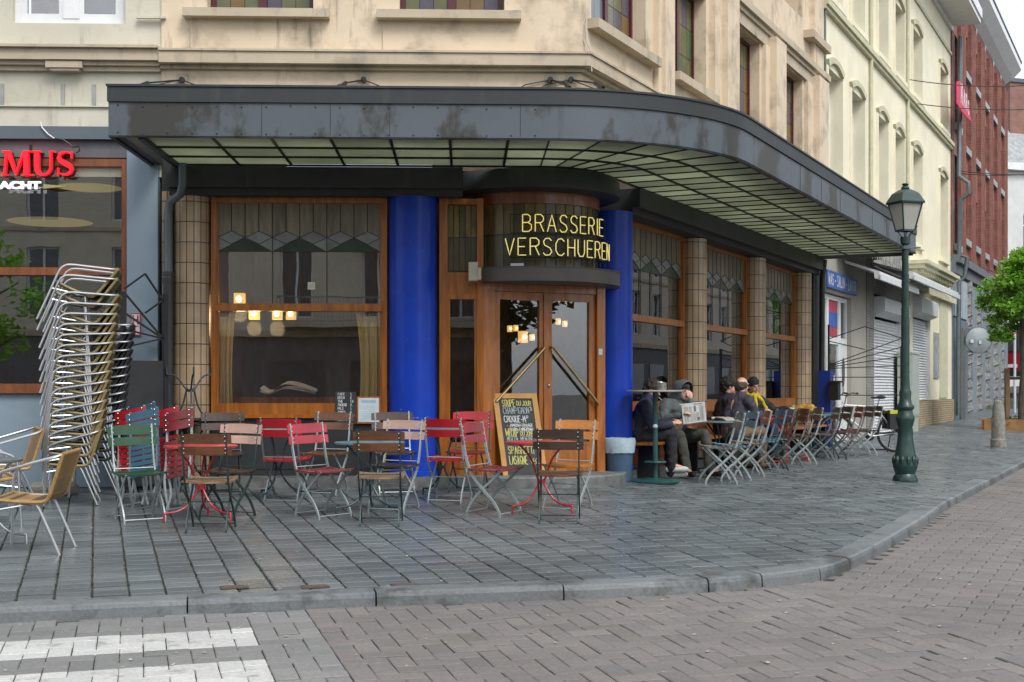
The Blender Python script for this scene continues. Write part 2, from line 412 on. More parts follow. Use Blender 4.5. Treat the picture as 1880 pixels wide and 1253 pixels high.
def stonemat(name, cols, rough, var=.12, wet=.0, patches=None):
    m = bpy.data.materials.new(name); m.use_nodes = True; n = m.node_tree.nodes; l = m.node_tree.links
    b = n['Principled BSDF']; ge = n.new('ShaderNodeNewGeometry'); tc = n.new('ShaderNodeTexCoord')
    rp = n.new('ShaderNodeValToRGB'); e = rp.color_ramp.elements
    while len(e) < len(cols): e.new(.5)
    for i, c in enumerate(cols): e[i].position = i / (len(cols) - 1); e[i].color = (*c, 1)
    l.new(ge.outputs['Random Per Island'], rp.inputs[0])
    def noise(s, d=6):
        z = n.new('ShaderNodeTexNoise'); z.inputs['Scale'].default_value = s; z.inputs['Detail'].default_value = d; z.inputs['Roughness'].default_value = .65
        l.new(tc.outputs['Object'], z.inputs['Vector']); return z.outputs[0]
    def rng(x, a, b_, c, d):
        q = n.new('ShaderNodeMapRange'); q.inputs[1].default_value = a; q.inputs[2].default_value = b_; q.inputs[3].default_value = c; q.inputs[4].default_value = d
        l.new(x, q.inputs[0]); return q.outputs[0]
    f = n.new('ShaderNodeMath'); f.operation = 'MULTIPLY'
    big = noise(.55, 4)
    l.new(rng(big, .35, .65, 1 - var, 1 + var), f.inputs[0]); l.new(rng(noise(45), .3, .7, .8, 1.2), f.inputs[1])
    sm = n.new('ShaderNodeVectorMath'); sm.operation = 'SCALE'; l.new(rp.outputs[0], sm.inputs[0]); l.new(f.outputs[0], sm.inputs['Scale'])
    col = sm.outputs[0]
    if patches:
        for (pc, s, a, c_) in patches:
            x = n.new('ShaderNodeMix'); x.data_type = 'RGBA'; l.new(rng(noise(s, 7), a, a + .12, 0, c_), x.inputs[0]); l.new(col, x.inputs[6]); x.inputs[7].default_value = (*pc, 1); col = x.outputs[2]
    l.new(col, b.inputs['Base Color'])
    l.new(rng(noise(1.3, 5), .35, .65, rough - wet, rough + .08), b.inputs['Roughness'])
    bp = n.new('ShaderNodeBump'); bp.inputs['Strength'].default_value = .35; bp.inputs['Distance'].default_value = .01
    l.new(noise(28, 8), bp.inputs['Height']); l.new(bp.outputs[0], b.inputs['Normal'])
    MATS[name] = m; return m
SETT = stonemat('bluestone_setts', [(.068, .080, .086), (.11, .127, .134), (.085, .10, .106), (.135, .152, .157), (.095, .107, .115)], .36, .16, .14, [((.045, .045, .042), 1.9, .60, .6)])
BRK = stonemat('brown_clay_pavers', [(.125, .113, .105), (.155, .14, .13), (.14, .128, .122), (.168, .148, .136), (.128, .12, .118)], .72, .12, .05, [((.08, .075, .045), .8, .60, .5), ((.2, .09, .075), 2.1, .70, .5)])
BRG = stonemat('grey_clay_pavers', [(.14, .14, .135), (.175, .175, .167), (.155, .155, .15), (.185, .185, .175)], .75, .1, .05, [((.1, .1, .06), 1.2, .62, .5)])
BRW = stonemat('white_painted_pavers', [(.40, .40, .385), (.47, .47, .45), (.38, .38, .36)], .65, .08, .05, [((.2, .195, .185), 6, .56, .8)])
KERBM = stonemat('kerb_stone', [(.10, .112, .117), (.145, .158, .162), (.115, .127, .135)], .55, .12, .1, [((.045, .047, .046), 2.5, .50, .8), ((.08, .09, .04), 4, .66, .5)])
# bed under the setts
m = MB(); rows = []
for i in range(0, len(KL)):
    p = KL[i]; q = np.array([p.x, p.y]); d, t = gd(*q)
    if (q - CO) @ U < 0: b = q - NL * (d + 1.2)
    elif (q - CO) @ V > 0: b = q - NR * (d + 1.2)
    else:
        e = (CO - q) / max(d, 1e-6); b = CO + e * .8
    o = q + np.array([KN[i].x, KN[i].y]) * .1
    rows.append([(o + (b - o) * k / 6) for k in range(7)])
vs = []; fs = []
for r_ in rows:
    for q in r_: vs.append((q[0], q[1], gz(q[0], q[1]) - .017))
for i in range(len(rows) - 1):
    for k in range(6): a = i * 7 + k; fs.append((a, a + 7, a + 8, a + 1))
m.add(vs, fs)
tag(m.build('sidewalk_joints', BED), kind='structure')
def stone(m, c, a, b, la, lb, zf, h=.04, jit=.004, lift=0.):
    """box standing on axes a,b (unit 2d vectors) centred on c, cut to size la x lb"""
    tl = random.uniform(-.004, .004); ring = []; top = []
    for (i, j) in ((-1, -1), (1, -1), (1, 1), (-1, 1)):
        q = c + a * (i * la / 2 + random.uniform(-jit, jit)) + b * (j * lb / 2 + random.uniform(-jit, jit))
        z = zf(q[0], q[1]) + lift + tl; ring.append((q[0], q[1], z - h)); 
        q2 = c + (q - c) * (1 - .012 / min(la, lb)); top.append((q2[0], q2[1], z)); ring.append((q[0], q[1], z - .005))
    lo = [ring[0], ring[2], ring[4], ring[6]]; hi = [ring[1], ring[3], ring[5], ring[7]]
    vs = lo + hi + top; fs = [(8, 9, 10, 11)]
    for k in range(4):
        k2 = (k + 1) % 4; fs.append((k, k2, 4 + k2, 4 + k)); fs.append((4 + k, 4 + k2, 8 + k2, 8 + k))
    m.add(vs, fs)
ANG = R(17)
ax_b = np.array([math.cos(ANG), math.sin(ANG)]); ax_a = np.array([-math.sin(ANG), math.cos(ANG)])
P0 = np.array(RG(169, 1100).xy) if False else np.array(G(169, 1100).xy)
m = MB(); SW = .252; SD = .182
st = random.Random(3)
for i in range(-22, 190):
    off = st.uniform(0, .5) if i > 14 else st.uniform(-.04, .04)
    for j in range(-24, 190):
        c = P0 + ax_b * (i * SW + SW / 2) + ax_a * ((j + off) * SD)
        x, y = c
        if y < 7.5 or x < -8.5 or x > .43 * y + 2: continue
        d, t = gd(x, y)
        if d < -.25 or d > 8 or t > 42: continue
        kd_, _ = kdist(x, y) if d > 3.2 else (-9, 0)
        if kd_ > .07: continue
        wj = .016 if i < 14 else .011
        if i < 14: ln = SD - .026; stone(m, c, ax_b, ax_a, SW - wj, ln, gz, jit=.003)
        else: stone(m, c, ax_b, ax_a, SW - wj, SD - .022, gz, jit=.003)
sw = m.build('sidewalk', SETT); tag(sw, kind='structure')
# far pavement beyond the modelled setts is carried by the bed sheet; kerb stones one by one
m = MB(); acc = 0; start = 0; L = [0]
for i in range(1, len(KL)): L.append(L[-1] + (KL[i] - KL[i - 1]).length)
def kat(s):
    i = max(1, min(len(L) - 1, int(np.searchsorted(L, s)))); t = (s - L[i - 1]) / (L[i] - L[i - 1])
    return KL[i - 1].lerp(KL[i], t), KN[i - 1].lerp(KN[i], t).normalized(), KZ[i - 1] * (1 - t) + KZ[i] * t
s = 0.; kr = random.Random(5)
while s < L[-1] - 1.3:
    curv = abs(kat(s)[1].cross(kat(min(s + .8, L[-1] - .1))[1]).z) > .1
    ln = kr.uniform(.45, .6) if curv else kr.uniform(.95, 1.45)
    n = max(2, int(ln / .15)); prof = [(0, -.2), (0, .006), (.012, .014), (KW - .03, .006), (KW - .008, -.006), (KW, -.03), (KW + .012, -.2)]
    vs = []; fs = []; dz = kr.uniform(-.004, .004)
    for k in range(n + 1):
        p, nn, z = kat(s + .006 + (ln - .012) * k / n)
        for (o_, h) in prof: q = p + nn * (o_ + kr.uniform(-.001, .001)); vs.append((q.x, q.y, z + h + dz))
    w_ = len(prof)
    for k in range(n):
        for j in range(w_ - 1): a = k * w_ + j; fs.append((a, a + 1, a + w_ + 1, a + w_))
    fs.append(tuple(range(w_))); fs.append(tuple(n * w_ + j for j in range(w_ - 1, -1, -1)))
    m.add(vs, fs); s += ln
tag(m.build('kerb', KERBM), kind='structure')
# road bed
m = MB(); vs = []; fs = []; offs = [.2, .8, 1.6, 2.6, 4, 6, 9, 14]
for i in range(len(KL)):
    for o_ in offs:
        q = KL[i] + KN[i] * o_; vs.append((q.x, q.y, KZ[i] - .092 - .022 * max(0, min(o_ - KW, 9)) - .014))
k_ = len(offs)
for i in range(len(KL) - 1):
    for j in range(k_ - 1): a = i * k_ + j; fs.append((a, a + 1, a + k_ + 1, a + k_))
m.add(vs, fs); tag(m.build('road_joints', BED), kind='structure')
W1 = .1375; ANB = R(15.5)
rb = np.array([math.cos(ANB), math.sin(ANB)]); ra = np.array([-math.sin(ANB), math.cos(ANB)])
O1 = np.array(RG(102, 1150).xy)
def grid(px, py):
    q = np.array(RG(px, py).xy) - O1; return q @ rb / W1, q @ ra / W1
b1 = np.array(RG(545, 1126).xy); b2 = np.array(RG(657, 1249).xy)
d1 = np.array(RG(1484.6, 1072).xy); d2 = np.array(RG(1880, 1188).xy)
def side(p, a, b): return (b[0] - a[0]) * (p[1] - a[1]) - (b[1] - a[1]) * (p[0] - a[0])
gA = [grid(463.5, 1152), grid(480, 1180), grid(502.6, 1213.5), grid(528.6, 1249)]
xr = round((gA[0][0] + gA[1][0] + gA[2][0] + gA[3][0]) / 4)
s1t = round(grid(230, 1164)[1]); s1b = s1t - 4
s2t = round(grid(230, 1230)[1]); s2b = s2t - 4
s3t = s2b - (s1b - s2t); s3b = s3t - 4
xg = round((grid(545, 1126)[0] + grid(657, 1249)[0]) / 2)
def zone(i, j):
    if i >= xg: return 1
    if i < xr and (s1b <= j < s1t or s2b <= j < s2t or s3b <= j < s3t): return 2
    return 0
mm = [MB(), MB(), MB()]
def inroad(c, lim=12):
    d, z = kdist(*c); return KW - .03 < d < lim
for i in range(-50, 90):
    for j in range(-26, 60):
        k = (i - j) % 4
        if k in (1, 2): continue
        if k == 0: c2 = (i + 1, j)
        else: c2 = (i, j + 1)
        ce = O1 + rb * ((i + c2[0] + 1) / 2 * W1) + ra * ((j + c2[1] + 1) / 2 * W1)
        if ce[1] < 5.6 or ce[1] > 16 or ce[0] < -6 or ce[0] > 7.5: continue
        if side(ce, d1, d2) > .35 and ce[0] > d1[0] - .3: continue
        if not inroad(ce): continue
        z1, z2 = zone(i, j), zone(*c2)
        if z1 == z2:
            la, lb = (2 * W1, W1) if k == 0 else (W1, 2 * W1)
            stone(mm[z1], ce, rb, ra, la - .0055, lb - .0055, rz, jit=.002)
        else:
            for (a, b_, z_) in ((i, j, z1), (c2[0], c2[1], z2)):
                cc = O1 + rb * ((a + .5) * W1) + ra * ((b_ + .5) * W1)
                stone(mm[z_], cc, rb, ra, W1 - .004, W1 - .004, rz, jit=.001)
o0 = d1.copy()
for i in range(-60, 200):
    for j in range(-30, 44):
        c = o0 + V * (i * W1) + NR * ((j + (i % 2) * .5) * 2 * W1)
        if c[0] > .40 * c[1] + 1.6 or c[1] > 30 or c[1] < 6: continue
        if not (side(c, d1, d2) > -.2 and c[0] > d1[0] - .35): continue
        if not inroad(c, 7): continue
        stone(mm[1], c, V, NR, W1 - .008, 2 * W1 - .007, rz, jit=.002)
tag(mm[1].build('road', BRK), kind='structure')
tag(mm[0].build('road_grey_pavers', BRG), kind='structure')
tag(mm[2].build('crosswalk', BRW), kind='structure')
# the wide ground out to the horizon
m = MB(); m.add([(-400, -400, -1.2), (400, -400, -1.2), (400, 700, -1.2), (-400, 700, -1.2)], [(0, 1, 2, 3)])
tag(m.build('ground', mat('distant_ground', (.12, .12, .11), .9)), kind='structure')
# service plates in the pavement
PLATE = mat('rusty_cover', (.10, .07, .055), .7, bump=.3)
for (px, py, lb) in ((430, 1079, 'leftmost rusty square cover set in the pavement near the kerb'), (578, 1078, 'middle rusty square cover set in the pavement near the kerb'), (745, 1075, 'rightmost brown square cover set in the pavement near the kerb')):
    p = G(px, py); M = MB(); M.box(-.1, .1, -.08, .08, 0, .009); M.box(-.085, .085, -.065, .065, .009, .013)
    o = M.build('service_cover', PLATE); o.location = (p.x, p.y, p.z - .002); o.rotation_euler = (-.04, 0, ANG)
    tag(o, lb, 'service cover', 'covers set in the pavement')
# ------------------------------------------------------------------ stroke letters (tubes or chalk)
SF = {
 'A': [[(0, 0), (.3, 1), (.6, 0)], [(.12, .36), (.48, .36)]],
 'B': [[(0, 0), (0, 1), (.35, 1), (.5, .88), (.5, .64), (.35, .53), (0, .53)], [(.35, .53), (.58, .4), (.58, .14), (.4, 0), (0, 0)]],
 'C': [[(.58, .85), (.4, 1), (.18, .96), (.02, .7), (.02, .3), (.18, .04), (.4, 0), (.58, .15)]],
 'D': [[(0, 0), (0, 1), (.3, .98), (.52, .75), (.56, .5), (.52, .25), (.3, .02), (0, 0)]],
 'E': [[(.5, 1), (0, 1), (0, 0), (.5, 0)], [(0, .5), (.42, .5)]],
 'F': [[(.5, 1), (0, 1), (0, 0)], [(0, .5), (.42, .5)]],
 'G': [[(.58, .85), (.4, 1), (.18, .96), (.02, .7), (.02, .3), (.18, .04), (.4, 0), (.58, .15), (.58, .45), (.35, .45)]],
 'H': [[(0, 0), (0, 1)], [(.5, 0), (.5, 1)], [(0, .5), (.5, .5)]],
 'I': [[(.1, 0), (.1, 1)]],
 'J': [[(.45, 1), (.45, .2), (.3, 0), (.1, .05), (0, .2)]],
 'L': [[(0, 1), (0, 0), (.48, 0)]],
 'M': [[(0, 0), (.05, 1), (.32, .35), (.6, 1), (.65, 0)]],
 'N': [[(0, 0), (0, 1), (.5, 0), (.5, 1)]],
 'O': [[(.3, 1), (.1, .88), (0, .5), (.1, .12), (.3, 0), (.5, .12), (.6, .5), (.5, .88), (.3, 1)]],
 'P': [[(0, 0), (0, 1), (.38, 1), (.54, .85), (.54, .62), (.38, .48), (0, .48)]],
 'Q': [[(.3, 1), (.1, .88), (0, .5), (.1, .12), (.3, 0), (.5, .12), (.6, .5), (.5, .88), (.3, 1)], [(.35, .25), (.6, -.05)]],
 'R': [[(0, 0), (0, 1), (.38, 1), (.54, .85), (.54, .65), (.38, .52), (0, .52)], [(.3, .52), (.56, 0)]],
 'S': [[(.52, .86), (.38, 1), (.14, .98), (.02, .8), (.08, .6), (.44, .42), (.54, .2), (.4, .02), (.14, 0), (0, .14)]],
 'T': [[(0, 1), (.56, 1)], [(.28, 1), (.28, 0)]],
 'U': [[(0, 1), (0, .25), (.12, .02), (.4, .02), (.52, .25), (.52, 1)]],
 'V': [[(0, 1), (.28, 0), (.56, 1)]],
 'W': [[(0, 1), (.15, 0), (.34, .7), (.52, 0), (.68, 1)]],
 'Y': [[(0, 1), (.27, .5), (.54, 1)], [(.27, .5), (.27, 0)]],
 'Z': [[(0, 1), (.5, 1), (0, 0), (.5, 0)]],
 '0': [[(.25, 1), (0, .5), (.25, 0), (.5, .5), (.25, 1)]], '1': [[(.05, .8), (.25, 1), (.25, 0)]], '2': [[(0, .8), (.2, 1), (.45, .8), (0, 0), (.5, 0)]],
 '3': [[(0, .9), (.3, 1), (.45, .78), (.2, .55), (.48, .3), (.3, 0), (0, .1)]], '4': [[(.35, 0), (.35, 1), (0, .35), (.5, .35)]], '5': [[(.45, 1), (.05, 1), (.05, .58), (.35, .58), (.45, .3), (.3, 0), (0, .05)]],
 '8': [[(.25, .52), (.05, .75), (.25, 1), (.45, .75), (.25, .52), (0, .25), (.25, 0), (.5, .25), (.25, .52)]],
 '-': [[(.05, .45), (.4, .45)]], '.': [[(.1, .0), (.1, .08)]], ',': [[(.12, .08), (.05, -.12)]], "'": [[(.1, 1), (.1, .8)]], 'o': [[(.1, .5), (.16, .44)]],
}
def strokes(text, h, ratio=.62, gap=.24):
    x = 0; out = []
    for ch in text:
        if ch == ' ': x += h * .5; continue
        g = SF.get(ch)
        if not g: x += h * .4; continue
        wmax = max(p[0] for s_ in g for p in s_)
        out.append((ch, x, [[(x + p[0] * h * ratio / .62, p[1] * h) for p in s_] for s_ in g]))
        x += (wmax * ratio / .62 + gap) * h
    return out, x
def chalk(m, text, x0, z0, h, y, r, maxw=None, ratio=.62, jit=.004, gap=.24):
    g, wd = strokes(text, h, ratio, gap); k = 1 if not maxw or wd < maxw else maxw / wd
    rr = random.Random(sum(map(ord, text)))
    for (ch, _, ss) in g:
        for s_ in ss:
            pp = [(x0 + p[0] * k + rr.uniform(-jit, jit), z0 + p[1] + rr.uniform(-jit, jit)) for p in s_]
            for a, b in zip(pp[:-1], pp[1:]):
                dx, dz = b[0] - a[0], b[1] - a[1]; L_ = math.hypot(dx, dz) or 1e-5; nx, nz_ = -dz / L_ * r, dx / L_ * r; ex, ez = dx / L_ * r * .6, dz / L_ * r * .6
                m.add([(a[0] - ex + nx, y, a[1] - ez + nz_), (a[0] - ex - nx, y, a[1] - ez - nz_), (b[0] + ex - nx, y, b[1] + ez - nz_), (b[0] + ex + nx, y, b[1] + ez + nz_)], [(0, 1, 2, 3)])
# ------------------------------------------------------------------ the corner brasserie
bl = frameL('brasserie_building', 'cream corner building with blue columns, tiled pillars and a dark glazed canopy', 'building')
RM = Matrix.Translation(Rw(0, 0)) @ Matrix.Rotation(VA, 4, 'Z')
LM = Matrix.Translation(Lw(0, 0)) @ Matrix.Rotation(UA, 4, 'Z')
L2R = LM.inverted() @ RM           # right-front coordinates into the building's own
W2L = LM.inverted()
class MR(MB):                       # builder in right-front coordinates, stored in the building's
    def build(s, *a, **k):
        s.v = [tuple(L2R @ Vector(p)) for p in s.v]; return super().build(*a, **k)
class MW(MB):
    def build(s, *a, **k):
        s.v = [tuple(W2L @ Vector(p)) for p in s.v]; return super().build(*a, **k)
TE = 11.35                          # end of the right front
XL0 = Lx(297, -.2)                  # left end of the building
YF = -.22                           # face of the upper wall
# outline helpers: corner of two faces lying off from the column lines
def corner(offL, offR):
    a = OL + NL * offL; b = OR + NR * offR
    s_ = np.linalg.solve(np.array([[U[0], -V[0]], [U[1], -V[1]]]), b - a); return float(s_[0]), float(s_[1])
cxL, cxR = corner(.22, .22)
# upper walls --------------------------------------------------------------
zs_ = 5.72
wl = [(Lx(387), Lx(579)), (Lx(735), Lx(925))]
m = MB(); m.wall(XL0, cxL, 4.2, 11.5, YF, .25, [(a, b, zs_, 8.0) for a, b in wl] + [(a, b, 9.2, 11.2) for a, b in wl])
m.build('wall', CREAM, bl)
wr = [(-1.2, .75), (1.9, 3.45), (4.95, 6.5), (8.1, 9.6)]
m = MR(); m.wall(cxR, TE, 4.2, 11.5, YF, .45, [(a, b, zs_ if i < 2 else 4.6, 7.2) for i, (a, b) in enumerate(wr)] + [(a, b, 8.4, 11) for a, b in wr])
m.build('wall', CREAM, bl)
m = MW(); c_ = [Lw(XL0, .3), Lw(cxL - .2, .3), Rw(cxR + .2, .4), Rw(TE, .4), Rw(TE, 8), Lw(XL0, 9)]
m.prism([(p.x, p.y) for p in c_], 11.3, 11.6); m.build('roof', DGREY, bl)
m = MW(); p = [Rw(TE - .02, .45), Rw(TE - .02, 8), Rw(TE - .3, 8), Rw(TE - .3, .45)]; m.prism([(q.x, q.y) for q in p], 0, 11.3)
p = [Lw(XL0 + .02, .25), Lw(XL0 + .3, .25), Lw(XL0 + .3, 9), Lw(XL0 + .02, 9)]; m.prism([(q.x, q.y) for q in p], 0, 11.3); m.build('party_wall', CREAM, bl)
def ring(m, z0, z1, out, lx0=None, rt1=None, o0=.22):
    """moulding that runs along both fronts and mitres at the corner"""
    a, b = corner(o0, o0); c, d = corner(o0 + out, o0 + out); x0 = XL0 if lx0 is None else lx0; t1 = TE if rt1 is None else rt1
    pin = [Lw(x0, -o0), Lw(a, -o0), Rw(t1, -o0)]; pout = [Lw(x0, -o0 - out), Lw(c, -o0 - out), Rw(t1, -o0 - out)]
    vs = [(*q.xy, z) for z in (z0, z1) for q in pin + pout]
    fs = [(0, 1, 4, 3), (1, 2, 5, 4), (6, 9, 10, 7), (7, 10, 11, 8), (3, 4, 10, 9), (4, 5, 11, 10), (0, 3, 9, 6), (2, 8, 11, 5)]
    m.add(vs, fs)
m = MW(); ring(m, 5.06, 5.20, .16); ring(m, 5.20, 5.225, .18); ring(m, 5.01, 5.06, .06); m.build('cornice', STONE, bl)
m = MR()
for (t0_, t1_) in ((4.2, TE + .05),): m.box(t0_, t1_, YF - .1, YF, 7.42, 7.6); m.box(t0_, t1_, YF - .16, YF - .1, 7.5, 7.62)
m.box(4.2, TE, YF - .06, YF, 7.22, 7.42); m.box(9.7, TE - .1, YF - .2, YF - .002, 8.05, 8.2)
m.build('cornice', STONE, bl)
for (a, b, o_, z0, z1) in ((1.05, 1.75, .08, 4.3, 11), (1.2, 1.6, .13, 4.3, 11), (3.6, 4.85, .10, 4.3, 11), (3.95, 4.6, .2, 4.3, 11), (6.62, 7.98, .08, 4.3, 7.22), (6.9, 7.6, .2, 4.3, 7.40), (9.75, 11.3, .08, 4.3, 7.22), (10.2, 11.0, .2, 4.3, 7.4), (10.2, 11.0, .1, 7.65, 11)):
    m = MR(); m.box(a, b, YF - o_, YF, z0, z1); m.build('pilaster', CREAM, bl)
for (a, b) in wl:
    m = MB(); m.box(a - .27, b + .2, YF - .15, .0, zs_ - .10, zs_); m.build('sill', STONE, bl)
    m = MB(); m.box(a - .2, b + .16, YF - .02, YF, zs_ - .48, zs_ - .1); m.build('apron_panel', CREAM, bl)
for i, (a, b) in enumerate(wr[:2]):
    m = MR(); m.box(a - .12, b + .25, YF - .15, .0, zs_ - .12, zs_); m.build('sill', STONE, bl)
GL4 = [glassmat('stained_amber', (.5, .33, .1), extra=.12), glassmat('stained_green', (.1, .4, .12), extra=.12), glassmat('stained_violet', (.28, .2, .38), extra=.12), glassmat('stained_olive', (.36, .33, .1), extra=.12)]
SG = [mat('leaded_amber', (.17, .10, .03), .2), mat('leaded_green', (.045, .13, .055), .2), mat('leaded_violet', (.085, .065, .10), .2), mat('leaded_olive', (.12, .12, .05), .2), mat('leaded_grey', (.17, .19, .21), .15)]
def stained_window(MBx, a, b, z0, z1, y, cols, split=True, grey=False, seed=1):
    fr = MBx(); w_ = .055
    fr.box(a, b, y - .03, y + .04, z0, z0 + w_); fr.box(a, b, y - .03, y + .04, z1 - w_, z1)
    fr.box(a, a + w_, y - .03, y + .04, z0 + w_, z1 - w_); fr.box(b - w_, b, y - .03, y + .04, z0 + w_, z1 - w_)
    if split: c = (a + b) / 2; fr.box(c - w_ * .9, c + w_ * .9, y - .035, y + .04, z0 + w_, z1 - w_)
    f = fr.build('window_frame', MAROON, bl)
    rr = random.Random(seed)
    halves = [(a + w_, (a + b) / 2 - w_ * .9), ((a + b) / 2 + w_ * .9, b - w_)] if split else [(a + w_, b - w_)]
    for hi_, (p0, p1) in enumerate(halves):
        g = MBx(); nx = cols; nz_ = max(2, int((z1 - z0) / .38))
        for i in range(nx):
            for j in range(nz_):
                x0 = p0 + (p1 - p0) * i / nx + .005; x1 = p0 + (p1 - p0) * (i + 1) / nx - .005
                q0 = z0 + w_ + (z1 - z0 - 2 * w_) * j / nz_ + .005; q1 = z0 + w_ + (z1 - z0 - 2 * w_) * (j + 1) / nz_ - .005
                g.cm = 4 if (grey and hi_ == 0) else rr.choice([0, 1, 2, 3, 0, 3])
                g.box(x0, x1, y, y + .008, q0, q1)
        gl = g.build('leaded_pane', SG, f if False else bl)
        gl.parent = f
    l_ = MBx(); l_.box(a + .01, b - .01, y + .009, y + .014, z0 + .01, z1 - .01); o = l_.build('lead_net', LEAD, bl); o.parent = f
for i, (p, q) in enumerate(((388, 577), (736, 923))): stained_window(MB, Lx(p, .0), Lx(q, .0), zs_ + .005, 8.0, .02, 3, seed=11 + i)
for i, (a, b) in enumerate(wr):
    g = i < 2; z0 = zs_ + .005 if i < 2 else 4.6
    stained_window(MR, a + .0, b - .0, z0, 7.2, .0 if g else -.02, 3, grey=g, seed=20 + i)
for (a, b) in wl: stained_window(MB, a, b, 9.2, 11.2, .02, 3, seed=31)
for (a, b) in wr: stained_window(MR, a, b, 8.4, 11, .2, 3, seed=41)
# cable clips, white cable at the corner
m = MW(); q = [Rw(cxR + .12, YF - .03), Rw(cxR + .10, YF - .05)]
for k, o_ in enumerate((0, .03)):
    m.tube([(q[0].x + o_, q[0].y, 5.78), (q[0].x - .05 + o_, q[0].y - .03, 5.6), (q[0].x - .04 + o_, q[0].y - .03, 5.42), (q[0].x + .02 + o_, q[0].y - .02, 5.28), (q[0].x + .03, q[0].y - .18, 5.2), (q[0].x + .05, q[0].y - .2, 5.0)], .009, 6)
m.build('cable', mat('cream_cable', (.5, .46, .38), .6), bl)
# canopy --------------------------------------------------------------------
ZS = 3.84; DC = 2.16                # soffit height and how far the canopy stands out
XC0 = Lx(199, -DC)
tL, tR = corner(DC, DC); Rr = 2.75; tang = Rr * math.tan(R(31.15))
def canopy_line(off, r, n=14):
    """edge of the canopy at a distance off from the column lines, rounded with radius r; returns world points"""
    a, b = corner(off, off); tg = r * math.tan(R(31.15)); pts = []
    pa = Lw(a - tg, -off); pb = Rw(b + tg, -off); cc = np.array(pa.xy) - NL * r
    a0 = math.atan2(NL[1], NL[0]); a1 = math.atan2(NR[1], NR[0])
    for i in range(n + 1):
        t = a0 + (a1 - a0) * i / n; pts.append(Vector((cc[0] + r * math.cos(t), cc[1] + r * math.sin(t), 0)))
    return pts
def edge(off, r, x0, t1, n=14): return [Lw(x0, -off)] + canopy_line(off, r, n) + [Rw(t1, -off)]
TC = 10.9
def strip(m, e0, e1, z0, z1):       # solid band between two edges
    n = len(e0); vs = [(*p.xy, z) for z in (z0, z1) for e in (e0, e1) for p in e]; fs = []
    for i in range(n - 1):
        fs += [(i, i + 1, n + i + 1, n + i), (2 * n + i, 3 * n + i, 3 * n + i + 1, 2 * n + i + 1), (n + i, n + i + 1, 3 * n + i + 1, 3 * n + i), (i, 2 * n + i, 2 * n + i + 1, i + 1)]
    fs += [(0, n, 3 * n, 2 * n), (n - 1, 3 * n - 1, 4 * n - 1, 2 * n - 1)]
    m.add(vs, fs)
can = thing('canopy', None, None); can.parent = bl; del_ = None
def cbuild(m, name, mt, **k):
    return m.build(name, mt, can, **k)
m = MW(); strip(m, edge(DC - .05, Rr - .05, XC0, TC, 20), edge(DC, Rr, XC0, TC, 20), ZS, ZS + .37)
strip(m, edge(DC, Rr, XC0, TC, 20), edge(DC + .012, Rr + .012, XC0, TC, 20), ZS + .012, ZS + .02)
cbuild(m, 'fascia', FASC, smooth=True)
m = MW(); strip(m, edge(DC - .05, Rr - .05, XC0, TC, 20), edge(DC + .02, Rr + .02, XC0 - .01, TC + .01, 20), ZS + .372, ZS + .53)
strip(m, edge(DC - .1, Rr - .1, XC0, TC, 20), edge(DC + .035, Rr + .035, XC0 - .02, TC + .02, 20), ZS + .532, ZS + .555)
cbuild(m, 'fascia_cap', CAPM, smooth=True)
# seams and screws
m = MW()
for px in (480, 606, 715, 955): x = Lx(px, -DC); a = Lw(x, -DC - .003); b = Lw(x + .006, -DC - .003); m.prism([(a.x, a.y), (b.x, b.y), (*Lw(x + .006, -DC + .01).xy,), (*Lw(x, -DC + .01).xy,)], ZS + .02, ZS + .37)
rr = random.Random(2); x = XC0 + .1
while x < tL - tang:
    for z in (ZS + .04, ZS + .33):
        c = Lw(x, -DC - .004); m.sph((c.x, c.y, z + rr.uniform(-.01, .01)), .009, 6, 4)
    x += .26
for t in np.arange(1.5, TC, 1.25):
    a = Rw(t, -DC - .003); b = Rw(t + .012, -DC - .003); m.prism([(a.x, a.y), (b.x, b.y), (*Rw(t + .012, -DC + .01).xy,), (*Rw(t, -DC + .01).xy,)], ZS + .02, ZS + .37)
cbuild(m, 'screws_and_seams', DARKP)
# end flanks
m = MB(); m.box(XC0, XC0 + .05, -DC + .05, YF, ZS - .0, ZS + .5); m.box(XC0 + .05, XC0 + .14, -DC + .05, YF, ZS + .02, ZS + .12); m.box(XC0 + .3, XC0 + .36, -DC + .05, YF, ZS - .02, ZS + .06)
cbuild(m, 'flank', DARKP)
m = MR(); m.box(TC - .05, TC, -DC + .05, YF, ZS - .03, ZS + .5); cbuild(m, 'flank', DARKP)
# glass and bars
rows_ = [DC - .06, 1.47, .86, .28]
def rad(off): return max(.7, Rr - (DC - off))
edges = [edge(o_, rad(o_), XC0 + .33, TC - .06, 14) for o_ in rows_]
pan = MW(); bars = MW()
xs = [Lx(px, -DC) for px in (385, 493.6, 604, 715, 826, 934, 1042.5)]
def quad(m, a, b, c, d, z, th=.006):
    m.add([(*a.xy, z), (*b.xy, z), (*c.xy, z), (*d.xy, z), (*a.xy, z + th), (*b.xy, z + th), (*c.xy, z + th), (*d.xy, z + th)], [(0, 3, 2, 1), (4, 5, 6, 7), (0, 1, 5, 4), (1, 2, 6, 5), (2, 3, 7, 6), (3, 0, 4, 7)])
cuts = []                            # cross lines, each given at the four rows
for x in [XC0 + .33] + xs[:-1]: cuts.append([Lw(x, -o_) for o_ in rows_])
e_ = [canopy_line(o_, rad(o_), 5) for o_ in rows_]
for k in range(0, 6): cuts.append([e_[j][k] for j in range(4)])
t_ = max((RM.inverted() @ e_[0][5]).x, (RM.inverted() @ e_[3][5]).x) + .45
NR_ = 24; step_ = (TC - .1 - t_) / NR_
